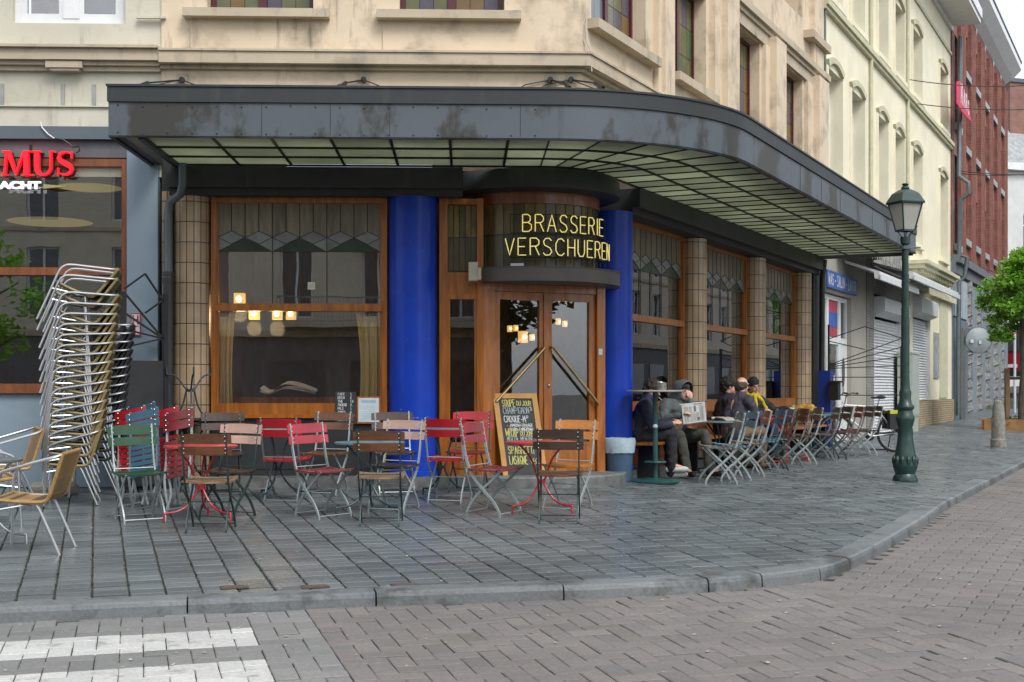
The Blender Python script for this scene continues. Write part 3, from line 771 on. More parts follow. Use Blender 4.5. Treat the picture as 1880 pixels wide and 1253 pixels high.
for k in range(NR_ + 1): cuts.append([Rw(t_ + k * step_, -o_) for o_ in rows_])
for k in range(len(cuts) - 1):
    for j in range(3):
        a, b, c, d = cuts[k][j], cuts[k + 1][j], cuts[k + 1][j + 1], cuts[k][j + 1]
        m_ = (a + b + c + d) / 4
        quad(pan, a.lerp(m_, .02), b.lerp(m_, .02), c.lerp(m_, .02), d.lerp(m_, .02), ZS + .03)
for k, c in enumerate(cuts): 
    wd = .03 if k < 7 else .014
    for j in range(3): bars.bar((*c[j].xy, ZS + .03), (*c[j + 1].xy, ZS + .03), wd, .028)
for j in range(4):
    for k in range(len(cuts) - 1): bars.bar((*cuts[k][j].xy, ZS + .016), (*cuts[k + 1][j].xy, ZS + .016), .018, .024)
cbuild(pan, 'canopy_glass', SOFG); cbuild(bars, 'glazing_bars', BLACK)
# anchor rods
for px, s_ in ((335, -.6), (668, -.35), (1010, .28), (1075, .5)):
    z = Lz(px, 148, YF); x = Lx(px, YF) if px < 1060 else cxL - .12
    m = MB(); m.box(x - .07, x + .07, YF - .01, YF, z - .07, z + .08); cbuild(m, 'anchor_plate', STONE); m = MB(); m.tube([(x, YF - .02, z), (x + s_ * .5, -.7, z - .14), (x + s_ * .9, -1.3, ZS + .50)], .012, 6)
    m.tube([(x, YF - .01, z), (x, YF - .06, z)], .035, 8); m.tube([(x + s_ * .5, -.7, z - .14), (x + s_ * .65, -.9, z - .24)], .026, 6)
    m.tube([(x, YF - .03, z), (x + .22, YF - .06, z - .09), (x + .5, YF - .05, z - .2), (x + .9, YF - .1, ZS + .55)], .007, 5); m.tube([(x, YF - .03, z), (x - .3, YF - .03, z - .06), (x - .6, YF - .06, z - .24)], .007, 5)
    cbuild(m, 'anchor_rod', BLACK)
# beam below the soffit, with the round part over the door
DC_ = np.array([.22, 17.5])         # centre of the round entrance
dL = W2L @ Vector((*DC_, 0))
m = MB(); m.box(XL0 + .1, dL.x - .85, -.32, .35, 3.585, 3.835); m.box(XL0 + .1, dL.x - .85, -.25, .35, 3.5, 3.585); m.build('beam', DARKP, bl)
m = MR(); m.box(.2, TE - .35, -.34, .35, 3.585, 3.835); m.box(.2, TE - .35, -.24, .35, 3.5, 3.585); m.build('beam', DARKP, bl)
m = MB(); m.lathe([(.4, 3.58), (1.10, 3.58), (1.16, 3.60), (1.16, 3.8), (1.13, 3.837), (.4, 3.837)], 56, dL.x, dL.y); m.build('round_beam', DARKP, bl, smooth=True)
# columns --------------------------------------------------------------------
def column(m, x, y, r, z0, z1, n=40):
    m.lathe([(r, z0), (r, z1)], n, x, y, uvw=True); return m
for k, (M_, x, y) in enumerate(((MB, 0, 0), (MR, .0, 0))):
    m = M_(); column(m, x, y, .293, .12, 3.5); m.lathe([(.31, .12), (.31, .17), (.293, .18)], 40, x, y)
    o = m.build('blue_column', BLUE, bl, smooth=True)
xt = Lx(351)
m = MB(); column(m, xt, 0, .225, .12, 3.5); m.build('tiled_column', TILE, bl, smooth=True)
for k in (1, 2, 3):
    m = MR(); column(m, 3.44 * k, 0, .225, .12, 3.49); m.build('tiled_column', TILE, bl, smooth=True)
m = MB(); m.box(XL0 + .0, XL0 + .13, -.2, .3, .0, 4.19)
u_ = MB(); x0, x1 = XL0 + .002, XL0 + .125
u_.add([(x0, -.203, .1), (x1, -.203, .1), (x1, -.203, 3.55), (x0, -.203, 3.55)], [(0, 1, 2, 3)], [[(0.02, .1), (.15, .1), (.15, 3.55), (.02, 3.55)]])
m.build('pier', DARKP, bl); u_.build('tile_strip', TILE, bl)
m = MR(); m.box(10.62, TE - .05, -.2, .3, 0, 3.5); m.build('pier', DARKP, bl)
# piers behind columns
m = MB(); m.box(xt - .2, xt + .2, .05, .35, .1, 3.5); m.build('pier', DARKP, bl)
m = MR()
for k in (1, 2, 3): m.box(3.44 * k - .19, 3.44 * k + .19, .05, .35, .1, 3.5)
m.build('pier', DARKP, bl)
# plinth and step
m = MB(); m.box(XL0, dL.x - .6, -.32, .3, -.2, .118); m.lathe([(.2, -.2), (1.24, -.2), (1.25, .1), (1.235, .122), (.2, .122)], 48, dL.x, dL.y)
m.build('doorstep', STEP, bl)
m = MR(); m.box(-.3, TE, -.27, .3, -.2, .1); m.build('plinth', STEP, bl)
# shop windows ----------------------------------------------------------------
def leaded(MBx, a, b, z0, z1, y, n, zk=.5):
    """frosted strips over a zigzag of grey diamonds, clear glass below with its bars"""
    w_ = (b - a) / n; H = z1 - z0; zt = z0 + H * .69; dz = H * .105
    fr = MBx(); gr = MBx(); gn = MBx(); ld = MBx()
    L_ = lambda p, q: ld.bar((p[0], y - .012, p[1]), (q[0], y - .012, q[1]), .012, .009)
    for i in range(n):
        x0, x1 = a + i * w_, a + (i + 1) * w_; up = i % 2
        zl, zr = (zt - dz * .3, zt + dz * .3) if not up else (zt + dz * .3, zt - dz * .3)
        fr.wallp([(x0 + .004, zl), (x1 - .004, zr), (x1 - .004, z1), (x0 + .004, z1)], y - .012, y - .006)
        L_((x1, zr), (x1, z1)); L_((x0, zl), (x1, zr))
    ze = zt - dz * .3; nd = n // 2
    for i in range(nd):
        xa, xb = a + 2 * i * w_, a + 2 * (i + 1) * w_; xm = (xa + xb) / 2; zb_ = ze - dz * .62
        gr.wallp([(xa, ze), (xm, zb_), (xb, ze), (xm, ze + dz * .6)], y - .013, y - .007)
        L_((xa, ze), (xm, zb_)); L_((xm, zb_), (xb, ze))
        zc = ze - dz * 1.35
        if i % 2 == 0: L_((xa, zc), (xb, ze)); gn.wallp([(xa, zc), (xb, zc + .0), (xb, ze - .01)], y - .013, y - .007); gr.wallp([(xa, ze - .005), (xa, zc + .01), (xm, zb_)], y - .013, y - .007)
        else: L_((xa, ze), (xb, zc)); gn.wallp([(xa, zc), (xb, zc), (xa, ze - .01)], y - .013, y - .007); gr.wallp([(xb, ze - .005), (xm, zb_), (xb, zc + .01)], y - .013, y - .007)
    for i in range(1, nd // 2 + 1):
        if i * 4 * w_ < b - a - .1: L_((a + 4 * i * w_, z0), (a + 4 * i * w_, ze))
    if n >= 10: L_((a + 6 * w_, z0), (a + 6 * w_, zt))
    return fr, gr, gn, ld
def shop_window(MBx, a, b, y, n, zsill=.98):
    f = MBx(); w_ = .065; zt0, zt1 = 2.12, 2.21; zt = 3.5
    f.box(a, a + w_, y - .05, y + .06, zsill - .13, zt); f.box(b - w_, b, y - .05, y + .06, zsill - .13, zt)
    f.box(a + w_, b - w_, y - .05, y + .06, zt - w_, zt); f.box(a + w_, b - w_, y - .075, y + .06, zt0, zt1)
    f.box(a + w_, b - w_, y - .06, y + .06, zsill - .13, zsill + .02); f.box(a - .0, b, y - .09, y - .06, zsill - .16, zsill - .115)
    f.box(a + w_ - .02, a + w_ + .02, y - .03, y + .03, zsill, zt - w_); f.box(b - w_ - .02, b - w_ + .02, y - .03, y + .03, zsill, zt - w_)
    fo = f.build('shop_window', WOOD, bl)
    q = MBx(); q.box(a, b, y - .03, y + .05, .12, zsill - .16); q.box(a + .1, b - .1, y - .04, y - .03, .2, zsill - .24); q.build('base_panel', DARKP if MBx is MB else WOODR, bl)
    g = MBx(); g.box(a + w_, b - w_, y, y + .006, zsill + .02, zt0); o = g.build('pane', GLASS, bl); o.parent = fo
    g = MBx(); g.box(a + w_, b - w_, y, y + .006, zt1, zt - w_); o = g.build('pane', GLASS, bl); o.parent = fo
    for mm_, nm, mt in zip(leaded(MBx, a + w_ + .01, b - w_ - .01, zt1, zt - w_, y, n), ('frosted_strips', 'diamond_panes', 'green_panes', 'leading'), (FROST, FROSTG, FROSTN, LEAD)):
        o = mm_.build(nm, mt, bl); o.parent = fo
    return fo
shop_window(MB, Lx(389, -.02), Lx(711, -.02), -.02, 12)
for k in range(3): shop_window(MR, 3.44 * k + (.36 if k == 0 else .27), 3.44 * (k + 1) - .27, .08, 12)
# room behind the glass
m = MW(); ip = [Lw(XL0 + .35, .4), Lw(XL0 + .35, 6), Rw(3, 6.5), Rw(10.9, 6.5), Rw(10.9, .4)]
for a, b in zip(ip[:-1], ip[1:]): m.add([(a.x, a.y, .1), (b.x, b.y, .1), (b.x, b.y, 3.9), (a.x, a.y, 3.9)], [(0, 1, 2, 3)])
fl = [Lw(XL0 + .35, .1), Lw(cxL - .9, .1), Rw(.8, .1), Rw(10.9, .1), Rw(10.9, 6.5), Rw(3, 6.5), Lw(XL0 + .35, 6)]
m.prism([(p.x, p.y) for p in fl], .09, .125); m.prism([(p.x, p.y) for p in fl], 3.86, 3.9)
m.build('interior', INTER, bl)
# entrance ---------------------------------------------------------------------
def ang_(px): return math.asin((px - 971.5) / 127.5)
# flat side panel between the blue column and the round part
xa, xb, xc = Lx(807), Lx(822), Lx(880); yp = -.02
m = MB()
m.box(xa, xb, yp - .04, yp + .08, .122, 3.5); m.box(xc - .03, xc + .05, yp - .06, yp + .1, .122, 3.5)
m.box(xb, xc - .03, yp - .02, yp + .06, 3.43, 3.5); m.box(xb, xc - .03, yp - .03, yp + .06, 2.3, 2.60); m.box(xb, xc - .03, yp - .045, yp + .06, 2.27, 2.33)
m.box(xb, xc - .03, yp - .02, yp + .06, .122, .52); m.box(xb, xb + .03, yp - .03, yp + .05, .52, 2.27); m.box(xc - .06, xc - .03, yp - .03, yp + .05, .52, 2.27)
sp = m.build('side_panel', WOOD, bl)
m = MB(); m.box(xb + .03, xc - .06, yp, yp + .006, .52, 2.27); o = m.build('pane', GLASSD, bl); o.parent = sp
m = MB(); m2 = MB(); nS = 5
for i in range(nS):
    w_ = (xc - .03 - xb) / nS; x0 = xb + i * w_
    for (z0, z1) in ((2.61, 3.02), (3.03, 3.42)):
        (m2 if i in (2,) or z0 < 2.9 else m).box(x0 + .006, x0 + w_ - .006, yp, yp + .008, z0, z1)
o = m.build('amber_strips', AMBER, bl); o.parent = sp; o = m2.build('olive_strips', OLIVE, bl); o.parent = sp
m = MB(); m.box(xb, xc - .03, yp + .012, yp + .018, 2.6, 3.43); o = m.build('lead_net', LEAD, bl); o.parent = sp
# round transom
dr = bpy.data.objects.new('round_transom', None); C.objects.link(dr); dr.parent = bl; dr.location = dL
a0 = -R(90) - UA + ang_(878) ; a1 = -R(90) - UA + R(115)
m = MB(); m.lathe([(.80, 3.44), (.905, 3.44), (.905, 3.585), (.80, 3.585)], 40, 0, 0, a0, a1); m.build('wood_ring', WOODR, dr, smooth=True); m = MB(); m.lathe([(.80, 2.49), (.905, 2.49), (.905, 2.60), (.80, 2.60), (.80, 2.49)], 40, 0, 0, a0, a1)
o = m.build('wood_ring', WOODR, dr, smooth=True)
am = MB(); ol = MB(); ld = MB(); na = 19; rr = random.Random(9)
for i in range(na):
    b0 = a0 + (a1 - a0) * i / na; b1 = a0 + (a1 - a0) * (i + 1) / na; e = .006
    for (z0, z1) in ((2.60, 3.06), (3.07, 3.44)):
        k = (ol if (z0 < 3 and rr.random() < .75) or rr.random() < .25 else am)
        k.lathe([(.872, z0), (.88, z0), (.88, z1), (.872, z1)], 2, 0, 0, b0 + e, b1 - e)
    ld.bar((.88 * math.cos(b1), .88 * math.sin(b1), 2.6), (.88 * math.cos(b1), .88 * math.sin(b1), 3.44), .012, .012)
ld.lathe([(.870, 3.058), (.888, 3.058), (.888, 3.072), (.870, 3.072)], 30, 0, 0, a0, a1); ld.lathe([(.85, 2.59), (.85, 3.45)], 30, 0, 0, a0, a1)
am.build('amber_strips', AMBER, dr, smooth=False); ol.build('olive_strips', OLIVE, dr); ld.build('leading', LEAD, dr)
# ledge
LEDG = stainmat('brown_metal_ledge', (.085, .075, .065), (.06, .055, .05), (.03, .03, .03), rough=.5, amount=.3, bump=.03)
m = MB(); aL = -R(90) - UA + math.asin((884 - 971.5) / 176)
m.lathe([(.5, 2.47), (1.15, 2.47), (1.165, 2.475), (1.165, 2.635), (1.175, 2.64), (1.175, 2.65), (.5, 2.655)], 48, dL.x, dL.y, aL, aL + R(150)); m.build('entrance_ledge', LEDG, bl, smooth=True)
# door plane
DA = np.array([-.41, 16.70]); DB = np.array([1.14, 17.47]); dd_ = (DB - DA); DLn = float(np.hypot(*dd_)); dd_ /= DLn; DNn = np.array([dd_[1], -dd_[0]])
DM = Matrix.Translation((DA[0], DA[1], 0)) @ Matrix.Rotation(math.atan2(dd_[1], dd_[0]), 4, 'Z')
class MD(MB):
    def build(s, *a, **k):
        s.v = [tuple(W2L @ (DM @ Vector(p))) for p in s.v]; return super().build(*a, **k)
def Dx(px, off=0): return inter(DA, dd_, DNn, px, off)
j0, j1, j2, j3, j4 = Dx(880), Dx(904), Dx(1000), Dx(1091), Dx(1103)
m = MD(); m.box(j0 - .02, j1, -.08, .1, .122, 2.47); m.box(j3, j4 + .02, -.08, .1, .122, 2.47); m.box(j1, j3, -.06, .1, 2.38, 2.47); m.build('door_frame', WOOD, bl)
for k, (a, b) in enumerate(((j1, j2), (j2, j3))):
    a += .004; b -= .004; w_ = .085
    m = MD(); m.box(a, a + w_, -.03, .03, .13, 2.375); m.box(b - w_, b, -.03, .03, .13, 2.375); m.box(a + w_, b - w_, -.03, .03, 2.28, 2.375); m.box(a + w_, b - w_, -.03, .03, .13, .5)
    m.box(a + w_, b - w_, -.04, -.03, .47, .5)
    if k == 0: m.box(b - .03, b + .02, -.05, -.03, .14, 2.37)
    d_ = m.build('door', WOOD, bl)
    m = MD(); m.box(a + w_, b - w_, 0, .006, .5, 2.28); o = m.build('pane', GLASSD, bl); o.parent = d_
    m = MD(); p0 = (Dx(993), 640) if k == 0 else (Dx(1009), 638); p1 = (Dx(905), 738) if k == 0 else (Dx(1092), 742)
    def dz(px_s, py): q = DM @ Vector((px_s, 0, 0)); return ZC + (HY - py) / F * q.y
    A = Vector((p0[0], -.1, dz(*p0))); B = Vector((p1[0], -.1, dz(*p1)))
    m.tube([A, B], .019, 10); m.tube([A, A + Vector((0, .08, 0))], .016, 8); m.tube([B, B + Vector((0, .08, 0))], .016, 8)
    o = m.build('handle', BRASS, bl, smooth=True); o.parent = d_
m = MD(); m.sph((Dx(1004), -.05, dz(Dx(1004), 708)), .022, 10, 8); m.build('door_knob', mat('steel', (.5, .5, .5), .25, 1), bl, smooth=True)
m = MD(); m.box(Dx(1093), Dx(1100), -.085, -.08, dz(Dx(1096), 652), dz(Dx(1096), 641)); m.build('keyhole_plate', mat('sticker_white', (.6, .6, .6), .5), bl)
m = MB(); bx = Lx(868, -.35); m.box(bx - .05, bx + .06, -.42, -.1, 2.47, 2.69); m.box(bx + .06, bx + .1, -.44, -.3, 2.48, 2.62); m.build('switch_box', mat('beige_plastic', (.42, .38, .28), .5), bl)
m = MB(); aa = -R(90) - UA + math.asin((946 - 971.5) / 150); c_, s_ = math.cos(aa), math.sin(aa)
m.bar((dL.x + .925 * c_ + .08 * s_, dL.y + .925 * s_ - .08 * c_, 2.67), (dL.x + .925 * c_ - .08 * s_, dL.y + .925 * s_ + .08 * c_, 2.67), .006, .07); m.build('warning_plate', WHITE, bl)
# neon sign --------------------------------------------------------------------
NEON = emat('neon_yellow', (1, .82, .22), .38)
NEON.node_tree.nodes['Principled BSDF'].inputs['Base Color'].default_value = (.8, .7, .35, 1)
ns = thing('neon_sign', 'yellow neon lettering BRASSERIE VERSCHUEREN curving round the glazed drum over the door', 'neon sign', LM @ Vector((dL.x, dL.y, 0)), UA)
rn = 1.06
def onc(ang, z, r): a = -R(90) - UA + ang; return Vector((r * math.cos(a), r * math.sin(a), z))
for text, A0, A1, z0, h in (('BRASSERIE', R(-5), R(62), 3.075, .205), ('VERSCHUEREN', R(-16.5), R(74), 2.79, .205)):
    n = len(text); tot = (A1 - A0) * rn; cell = tot / n; x = 0
    g, wd = strokes(text, h, .5, .20); k = tot / wd
    for (ch, xx, ss) in g:
        m = MB()
        for s_ in ss:
            P = []
            for a, b in zip(s_[:-1], s_[1:]):
                for q in range(3): P.append((a[0] + (b[0] - a[0]) * q / 3, a[1] + (b[1] - a[1]) * q / 3))
            P.append(s_[-1])
            m.tube([onc(A0 + p[0] * k / rn, z0 + p[1], rn) for p in P], .0068, 6)
            m2_ = [onc(A0 + p[0] * k / rn, z0 + p[1], rn) for p in (P[0], P[-1])]
        m.build('letter_' + ch.lower(), NEON, ns, smooth=True)
        m = MB()
        for s_ in ss:
            m.tube([onc(A0 + p[0] * k / rn + .012, z0 + p[1] - .008, rn - .045) for p in s_], .013, 5)
        m.build('letter_backing', BLACK, ns)
m = MB()
for z in (2.77, 2.995, 3.065, 3.29): m.tube([onc(R(-14) + R(88) * i / 20, z, rn - .06) for i in range(21)], .006, 5)
for a in range(-14, 76, 11): m.bar(onc(R(a), 2.7, rn - .065), onc(R(a), 3.3, rn - .065), .012, .006); m.bar(onc(R(a), 2.9, rn - .07), onc(R(a), 2.9, .885), .01, .01)
m.build('sign_frame', BLACK, ns)
# downpipes
m = MB(); px_ = Lx(309, -.33)
m.tube([(Lx(335, -.5), -.5, 3.84), (Lx(335, -.5), -.48, 3.6), (Lx(330, -.45), -.42, 3.48), (Lx(312, -.36), -.36, 3.40), (px_, -.33, 3.25), (px_, -.33, 2.5)], .05, 12)
o = m.build('downpipe', PIPE, bl, smooth=True)
m = MB(); m.tube([(px_, -.33, 2.5), (px_, -.33, .0)], .06, 12)
for z in (2.45, .95, 2.52): m.lathe([(.07, z), (.07, z + .05)], 14, px_, -.33)
m.build('downpipe_foot', mat('black_cast_iron', (.03, .033, .035), .45), bl, smooth=True)
m = MR(); m.tube([(10.95, -.35, 3.8), (10.95, -.3, 3.4), (10.95, -.28, .0)], .055, 10); m.build('downpipe', mat('black_cast_iron', (.03, .033, .035), .45), bl, smooth=True)
# hydrant-style plate
m = MB(); x0, x1 = Lx(240, -.2), Lx(257, -.2)
# ------------------------------------------------------------------ neighbour on the left
nb = frameL('neighbour_building', 'cream and blue-grey shop building joined to the left of the brasserie', 'building')
XN0 = -9.5
wN = (Lx(26, -.0), Lx(240, .0) , 5.55, 7.4)
wn = (Lx(22, YF), Lx(229, YF), 5.56, 7.4)
m = MB(); m.wall(XN0, XL0 - .004, 3.72, 11.4, YF + .03, .3, [wn, (wn[0], wn[1], 8.8, 10.8)]); m.build('wall', CREAM2, nb)
zt = lambda py: ZC + (HY - py) / F * 16.3
m = MB()
m.box(XN0, XL0 - .006, YF - .14, YF + .03, zt(114), zt(93)); m.box(XN0, XL0 - .006, YF - .19, YF + .03, zt(93), zt(88)); m.box(XN0, XL0 - .006, YF - .08, YF + .03, zt(122), zt(114)); m.box(XN0, XL0 - .006, YF - .03, YF + .03, zt(131), zt(122))
m.box(Lx(85, -.3), Lx(152, -.3), YF - .12, YF + .03, zt(128), zt(116)); m.box(Lx(92, -.3), Lx(146, -.3), YF - .1, YF + .03, zt(133), zt(128))
m.build('cornice', STONE, nb)
m = MB(); m.box(XN0, XL0 - .006, YF + .0, YF + .03, zt(196), zt(194)); m.box(Lx(252, YF), Lx(305, YF), YF - .05, YF, zt(34), zt(30))
m.build('moulding', CREAM2, nb)
for px in (3, 115, 172):
    m = MB(); x = Lx(px, YF); m.box(x - .02, x + .02, YF + .01, YF + .03, zt(195), zt(154)); m.build('fixing_plate', mat('galvanised', (.4, .4, .38), .5, .5), nb)
m = MB(); m.box(XN0, XL0 - .008, YF - .06, YF + .2, 3.6 + .56, 3.72 + .52) if False else None
m.box(XN0, XL0 - .008, YF - .1, .2, zt(258), zt(235)); m.build('signboard_top', DGREY, nb)
SGN = mat('grey_sign_field', (.13, .13, .14), .6)
m = MB(); m.box(XN0, Lx(243, YF), YF - .03, .2, zt(290), zt(258) - .002); m.build('sign_field', SGN, nb)
# shop window of the neighbour
a, b = Lx(-120, 0), Lx(243, 0)
m = MB(); zT = zt(292); zM0, zM1 = zt(506), zt(492); zB0, zB1 = zt(719), zt(705)
m.box(a, a + .08, YF - .02, YF + .1, zB0, zT); m.box(b - .07, b, YF - .02, YF + .1, zB0, zT); m.box(a, b, YF - .02, YF + .1, zT, zT + .06) if False else None
m.box(a + .08, b - .07, YF - .02, YF + .1, zT - .09, zT); m.box(a + .08, b - .07, YF - .05, YF + .1, zM0, zM1); m.box(a, b, YF - .06, YF + .1, zB0 - .02, zB1)
f = m.build('shop_window', WOODR, nb)
for (z0, z1) in ((zM1, zT - .09), (zB1, zM0)):
    g = MB(); g.box(a + .08, b - .07, YF + .03, YF + .036, z0, z1); o = g.build('pane', GLASS, nb); o.parent = f
m = MB(); m.box(XN0, b, YF + .0, .3, .0, zB0 - .02); m.box(XN0, a, YF, .3, zB0 - .02, 4.15); m.box(b + .002, XL0 - .03, YF - .06, .3, 0, zt(258) - .003); m.build('painted_front', BLGREY, nb)
m = MB(); m.box(b + .02, XL0 - .04, YF - .075, YF - .06, 0, .25); m.build('skirting', DGREY, nb)
m = MB(); m.box(XN0, XL0, 4.5, 4.6, 0, 4); m.box(XN0, XL0, .4, 4.5, 3.9, 4); m.box(XN0, XL0, .4, 4.5, 0, .1); m.box(XL0 - .1, XL0, .4, 4.5, .1, 3.9); m.box(XN0, XN0 + .1, .4, 4.5, .1, 3.9); m.build('interior', INTER, nb)
m = MB(); m.box(wn[0], wn[1], YF + .12, YF + .2, 5.56, 5.64); m.box(wn[0], wn[0] + .09, YF + .12, YF + .2, 5.64, 7.4); m.box(wn[1] - .09, wn[1], YF + .12, YF + .2, 5.64, 7.4)
c = (wn[0] + wn[1]) / 2; m.box(c - .1, c + .1, YF + .11, YF + .2, 5.64, 7.4)
for (p, q) in ((wn[0] + .09, c - .1), (c + .1, wn[1] - .09)):
    m.box(p, p + .05, YF + .13, YF + .19, 5.64, 7.4); m.box(q - .05, q, YF + .13, YF + .19, 5.64, 7.4); m.box(p + .05, q - .05, YF + .13, YF + .19, 5.64, 5.7)
wf = m.build('window', WHITE, nb)
g = MB(); g.box(wn[0] + .1, wn[1] - .1, YF + .15, YF + .155, 5.66, 7.38); o = g.build('pane', GLASS, nb); o.parent = wf
g = MB(); g.box(wn[0], wn[1], .5, .52, 5.4, 7.6); g.build('window_back', INTER, nb)
# potted plant behind the window
pt = thing('potted_plant', 'terracotta pot with thin stems behind the white upstairs window', 'plant', Lw(Lx(93, 0), 0.08, 5.66), 0)
m = MB(); m.lathe([(0, 0), (.07, 0), (.095, .15), (.1, .15), (.1, .19), (.08, .19), (0, .17)], 16); m.build('pot', mat('terracotta', (.35, .15, .07), .8), pt, smooth=True)
m = MB(); rr = random.Random(4)
for k in range(5): m.tube([(rr.uniform(-.04, .04), rr.uniform(-.03, .03), .15), (rr.uniform(-.08, .08), rr.uniform(-.05, .05), .5), (rr.uniform(-.14, .14), 0, .9)], .006, 5)
for k in range(14):
    x, z = rr.uniform(-.15, .15), rr.uniform(.35, .95); m.add([(x, 0, z), (x + .05, .02, z + .02), (x + .09, 0, z + .08), (x + .03, -.02, z + .05)], [(0, 1, 2, 3)])
m.build('stems', mat('stem_green', (.08, .12, .04), .6), pt)
# lit letters
REDL = emat('red_letter_glow', (1, .004, .015), .62); WHL = emat('white_letter_glow', (.95, .97, 1), .6)
def font_mesh(text, size, depth, off, mt, name, parent, serif=False, sx=1.0):
    cu = bpy.data.curves.new(name, 'FONT'); cu.body = text; cu.size = size; cu.extrude = depth; cu.offset = off
    tmp = bpy.data.objects.new(name, cu); C.objects.link(tmp); dg = bpy.context.evaluated_depsgraph_get(); dg.update()
    me = bpy.data.meshes.new_from_object(tmp.evaluated_get(dg)); bpy.data.objects.remove(tmp)
    xs_ = [v.co.x for v in me.vertices]; ys_ = [v.co.y for v in me.vertices]; x0, x1, y0, y1 = min(xs_), max(xs_), min(ys_), max(ys_)
    for v in me.vertices: v.co = Vector(((v.co.x - x0) * sx, -v.co.z, v.co.y - y0))
    me.materials.clear(); me.materials.append(mt); o = bpy.data.objects.new(name, me); C.objects.link(o)
    if parent: o.parent = parent
    return o, (x1 - x0) * sx, y1 - y0
yo = YF - .14
t1 = thing('red_lit_sign', 'glowing red serif letters MUS on the neighbouring shop front', 'sign', Lw(Lx(2, yo), yo, zt(326)), UA)
def serif(ch, mt, w_, h, parent, x):
    m = MB(); T = h * .2; t = h * .09; s = h * .055; e = T * .45
    if ch == 'M':
        m.wallp([(0, 0), (.9 * T + e, 0), (.9 * T + e, s), (.25 * T + e, s), (.25 * T + e, h), (0 + e, h), (e, s), (0, s)], 0, .05) if False else None
        m.wallp([(.06 * w_, 0), (.06 * w_ + t, 0), (.16 * w_ + t * .6, h), (.14 * w_, h)], -.0, .05)
        m.wallp([(w_ * .80 - T * .3, 0), (w_ * .80 + T * .75, 0), (w_ * .80 + T * .6, h), (w_ * .80 - T * .4, h)], 0, .05)
        m.wallp([(.12 * w_, h), (w_ * .44, .02), (w_ * .52, .02), (.12 * w_ + T, h)], .001, .051); m.wallp([(w_ * .44, .02), (w_ * .50, .02), (w_ * .80, h), (w_ * .72, h)], .002, .052)
        m.box(-.0, .06 * w_ + t * 2, .003, .048, 0, s); m.box(w_ * .8 - T * .8, w_ + .02, .003, .048, 0, s); m.box(.02 * w_, .14 * w_ + T * .5, .003, .048, h - s, h); m.box(w_ * .74, w_ * .98, .003, .048, h - s, h)
    elif ch == 'U':
        n = 10; P = [(.13 * w_ + T, h)]
        c = ((.13 + .80) / 2 * w_, h * .34); ro = (.80 - .13) / 2 * w_
        out_ = [(.13 * w_, h)] + [(c[0] - (ro) * math.cos(math.pi * i / n), c[1] - c[1] * 1.03 * math.sin(math.pi * i / n)) for i in range(n + 1)] + [(.80 * w_, h)]
        inn = [(.80 * w_ - t, h)] + [(c[0] + T / 2 - t / 2 + (ro - (T + t) / 2) * math.cos(math.pi * i / n), c[1] - (c[1] - t * 1.0) * math.sin(math.pi * i / n)) for i in range(n + 1)] + [(.13 * w_ + T, h)]
        for i in range(len(out_) - 1):
            a = out_[i]; b = out_[i + 1]; c2 = inn[len(inn) - 2 - i]; d = inn[len(inn) - 1 - i]; m.wallp([a, b, c2, d], 0, .05)
        m.box(.03 * w_, .13 * w_ + T * 1.4, .003, .048, h - s, h); m.box(.70 * w_, .92 * w_, .003, .048, h - s, h)
    else:
        P = [(.80, .80), (.74, .90), (.6, .96), (.42, .95), (.26, .86), (.22, .72), (.32, .6), (.52, .5), (.7, .4), (.78, .27), (.72, .13), (.56, .05), (.38, .05), (.22, .12), (.16, .24)]
        W_ = [.03, .05, .06, .09, .12, .16, .2, .23, .21, .17, .12, .09, .06, .05, .03]
        up = []; dn = []
        for i, p in enumerate(P):
            a = P[max(0, i - 1)]; b = P[min(len(P) - 1, i + 1)]; dx, dz = b[0] - a[0], b[1] - a[1]; L_ = math.hypot(dx, dz); nx, nz = -dz / L_, dx / L_; q = W_[i] * .5
            up.append(((p[0] + nx * q) * w_, (p[1] + nz * q) * h)); dn.append(((p[0] - nx * q) * w_, (p[1] - nz * q) * h))
        for i in range(len(P) - 1): m.wallp([dn[i], dn[i + 1], up[i + 1], up[i]], 0, .05)
        m.wallp([(.74 * w_, .70 * h), (.80 * w_, .70 * h), (.80 * w_, .99 * h), (.765 * w_, .99 * h)], .002, .048); m.wallp([(.16 * w_, .01 * h), (.2 * w_, .01 * h), (.22 * w_, .32 * h), (.16 * w_, .32 * h)], .002, .048)
    o = m.build('letter_' + ch.lower(), mt, parent); o.location = (x, 0, 0)
    k = MB(); k.v = [(p[0], p[1] + .052, p[2] - .0) for p in m.v]; k.f = m.f; k.m = m.m; o2 = k.build('letter_side', mat('letter_side_dark', (.05, .01, .012), .5), parent); o2.location = (x + .012, 0, -.012)
hM = zt(281) - zt(326)
serif('M', REDL, Lx(57, yo) - Lx(2, yo), hM, t1, 0); serif('U', REDL, Lx(103, yo) - Lx(55, yo), hM, t1, Lx(56, yo) - Lx(2, yo)); serif('S', REDL, Lx(138, yo) - Lx(96, yo), hM, t1, Lx(98, yo) - Lx(2, yo))
m = MB(); m.box(-.4, Lx(135, yo) - Lx(2, yo), .1, .12, hM * .3, hM * .36); m.box(0.3, .33, .1, -yo + YF + .03 if False else .14, hM * .3, hM * 1.3); m.build('sign_rail', BLACK, t1)
t2 = thing('white_lit_sign', 'small glowing white letters ACHT below the red letters', 'sign', Lw(Lx(-2, yo), yo, zt(351)), UA)
o, w0, h0 = font_mesh('ACHT', .16, .02, .006, WHL, 'lettering', t2); hh = zt(337) - zt(351); wW = Lx(75, yo) - Lx(-2, yo)
o.data.transform(Matrix.Diagonal((wW / w0, 1, hh / h0, 1)))
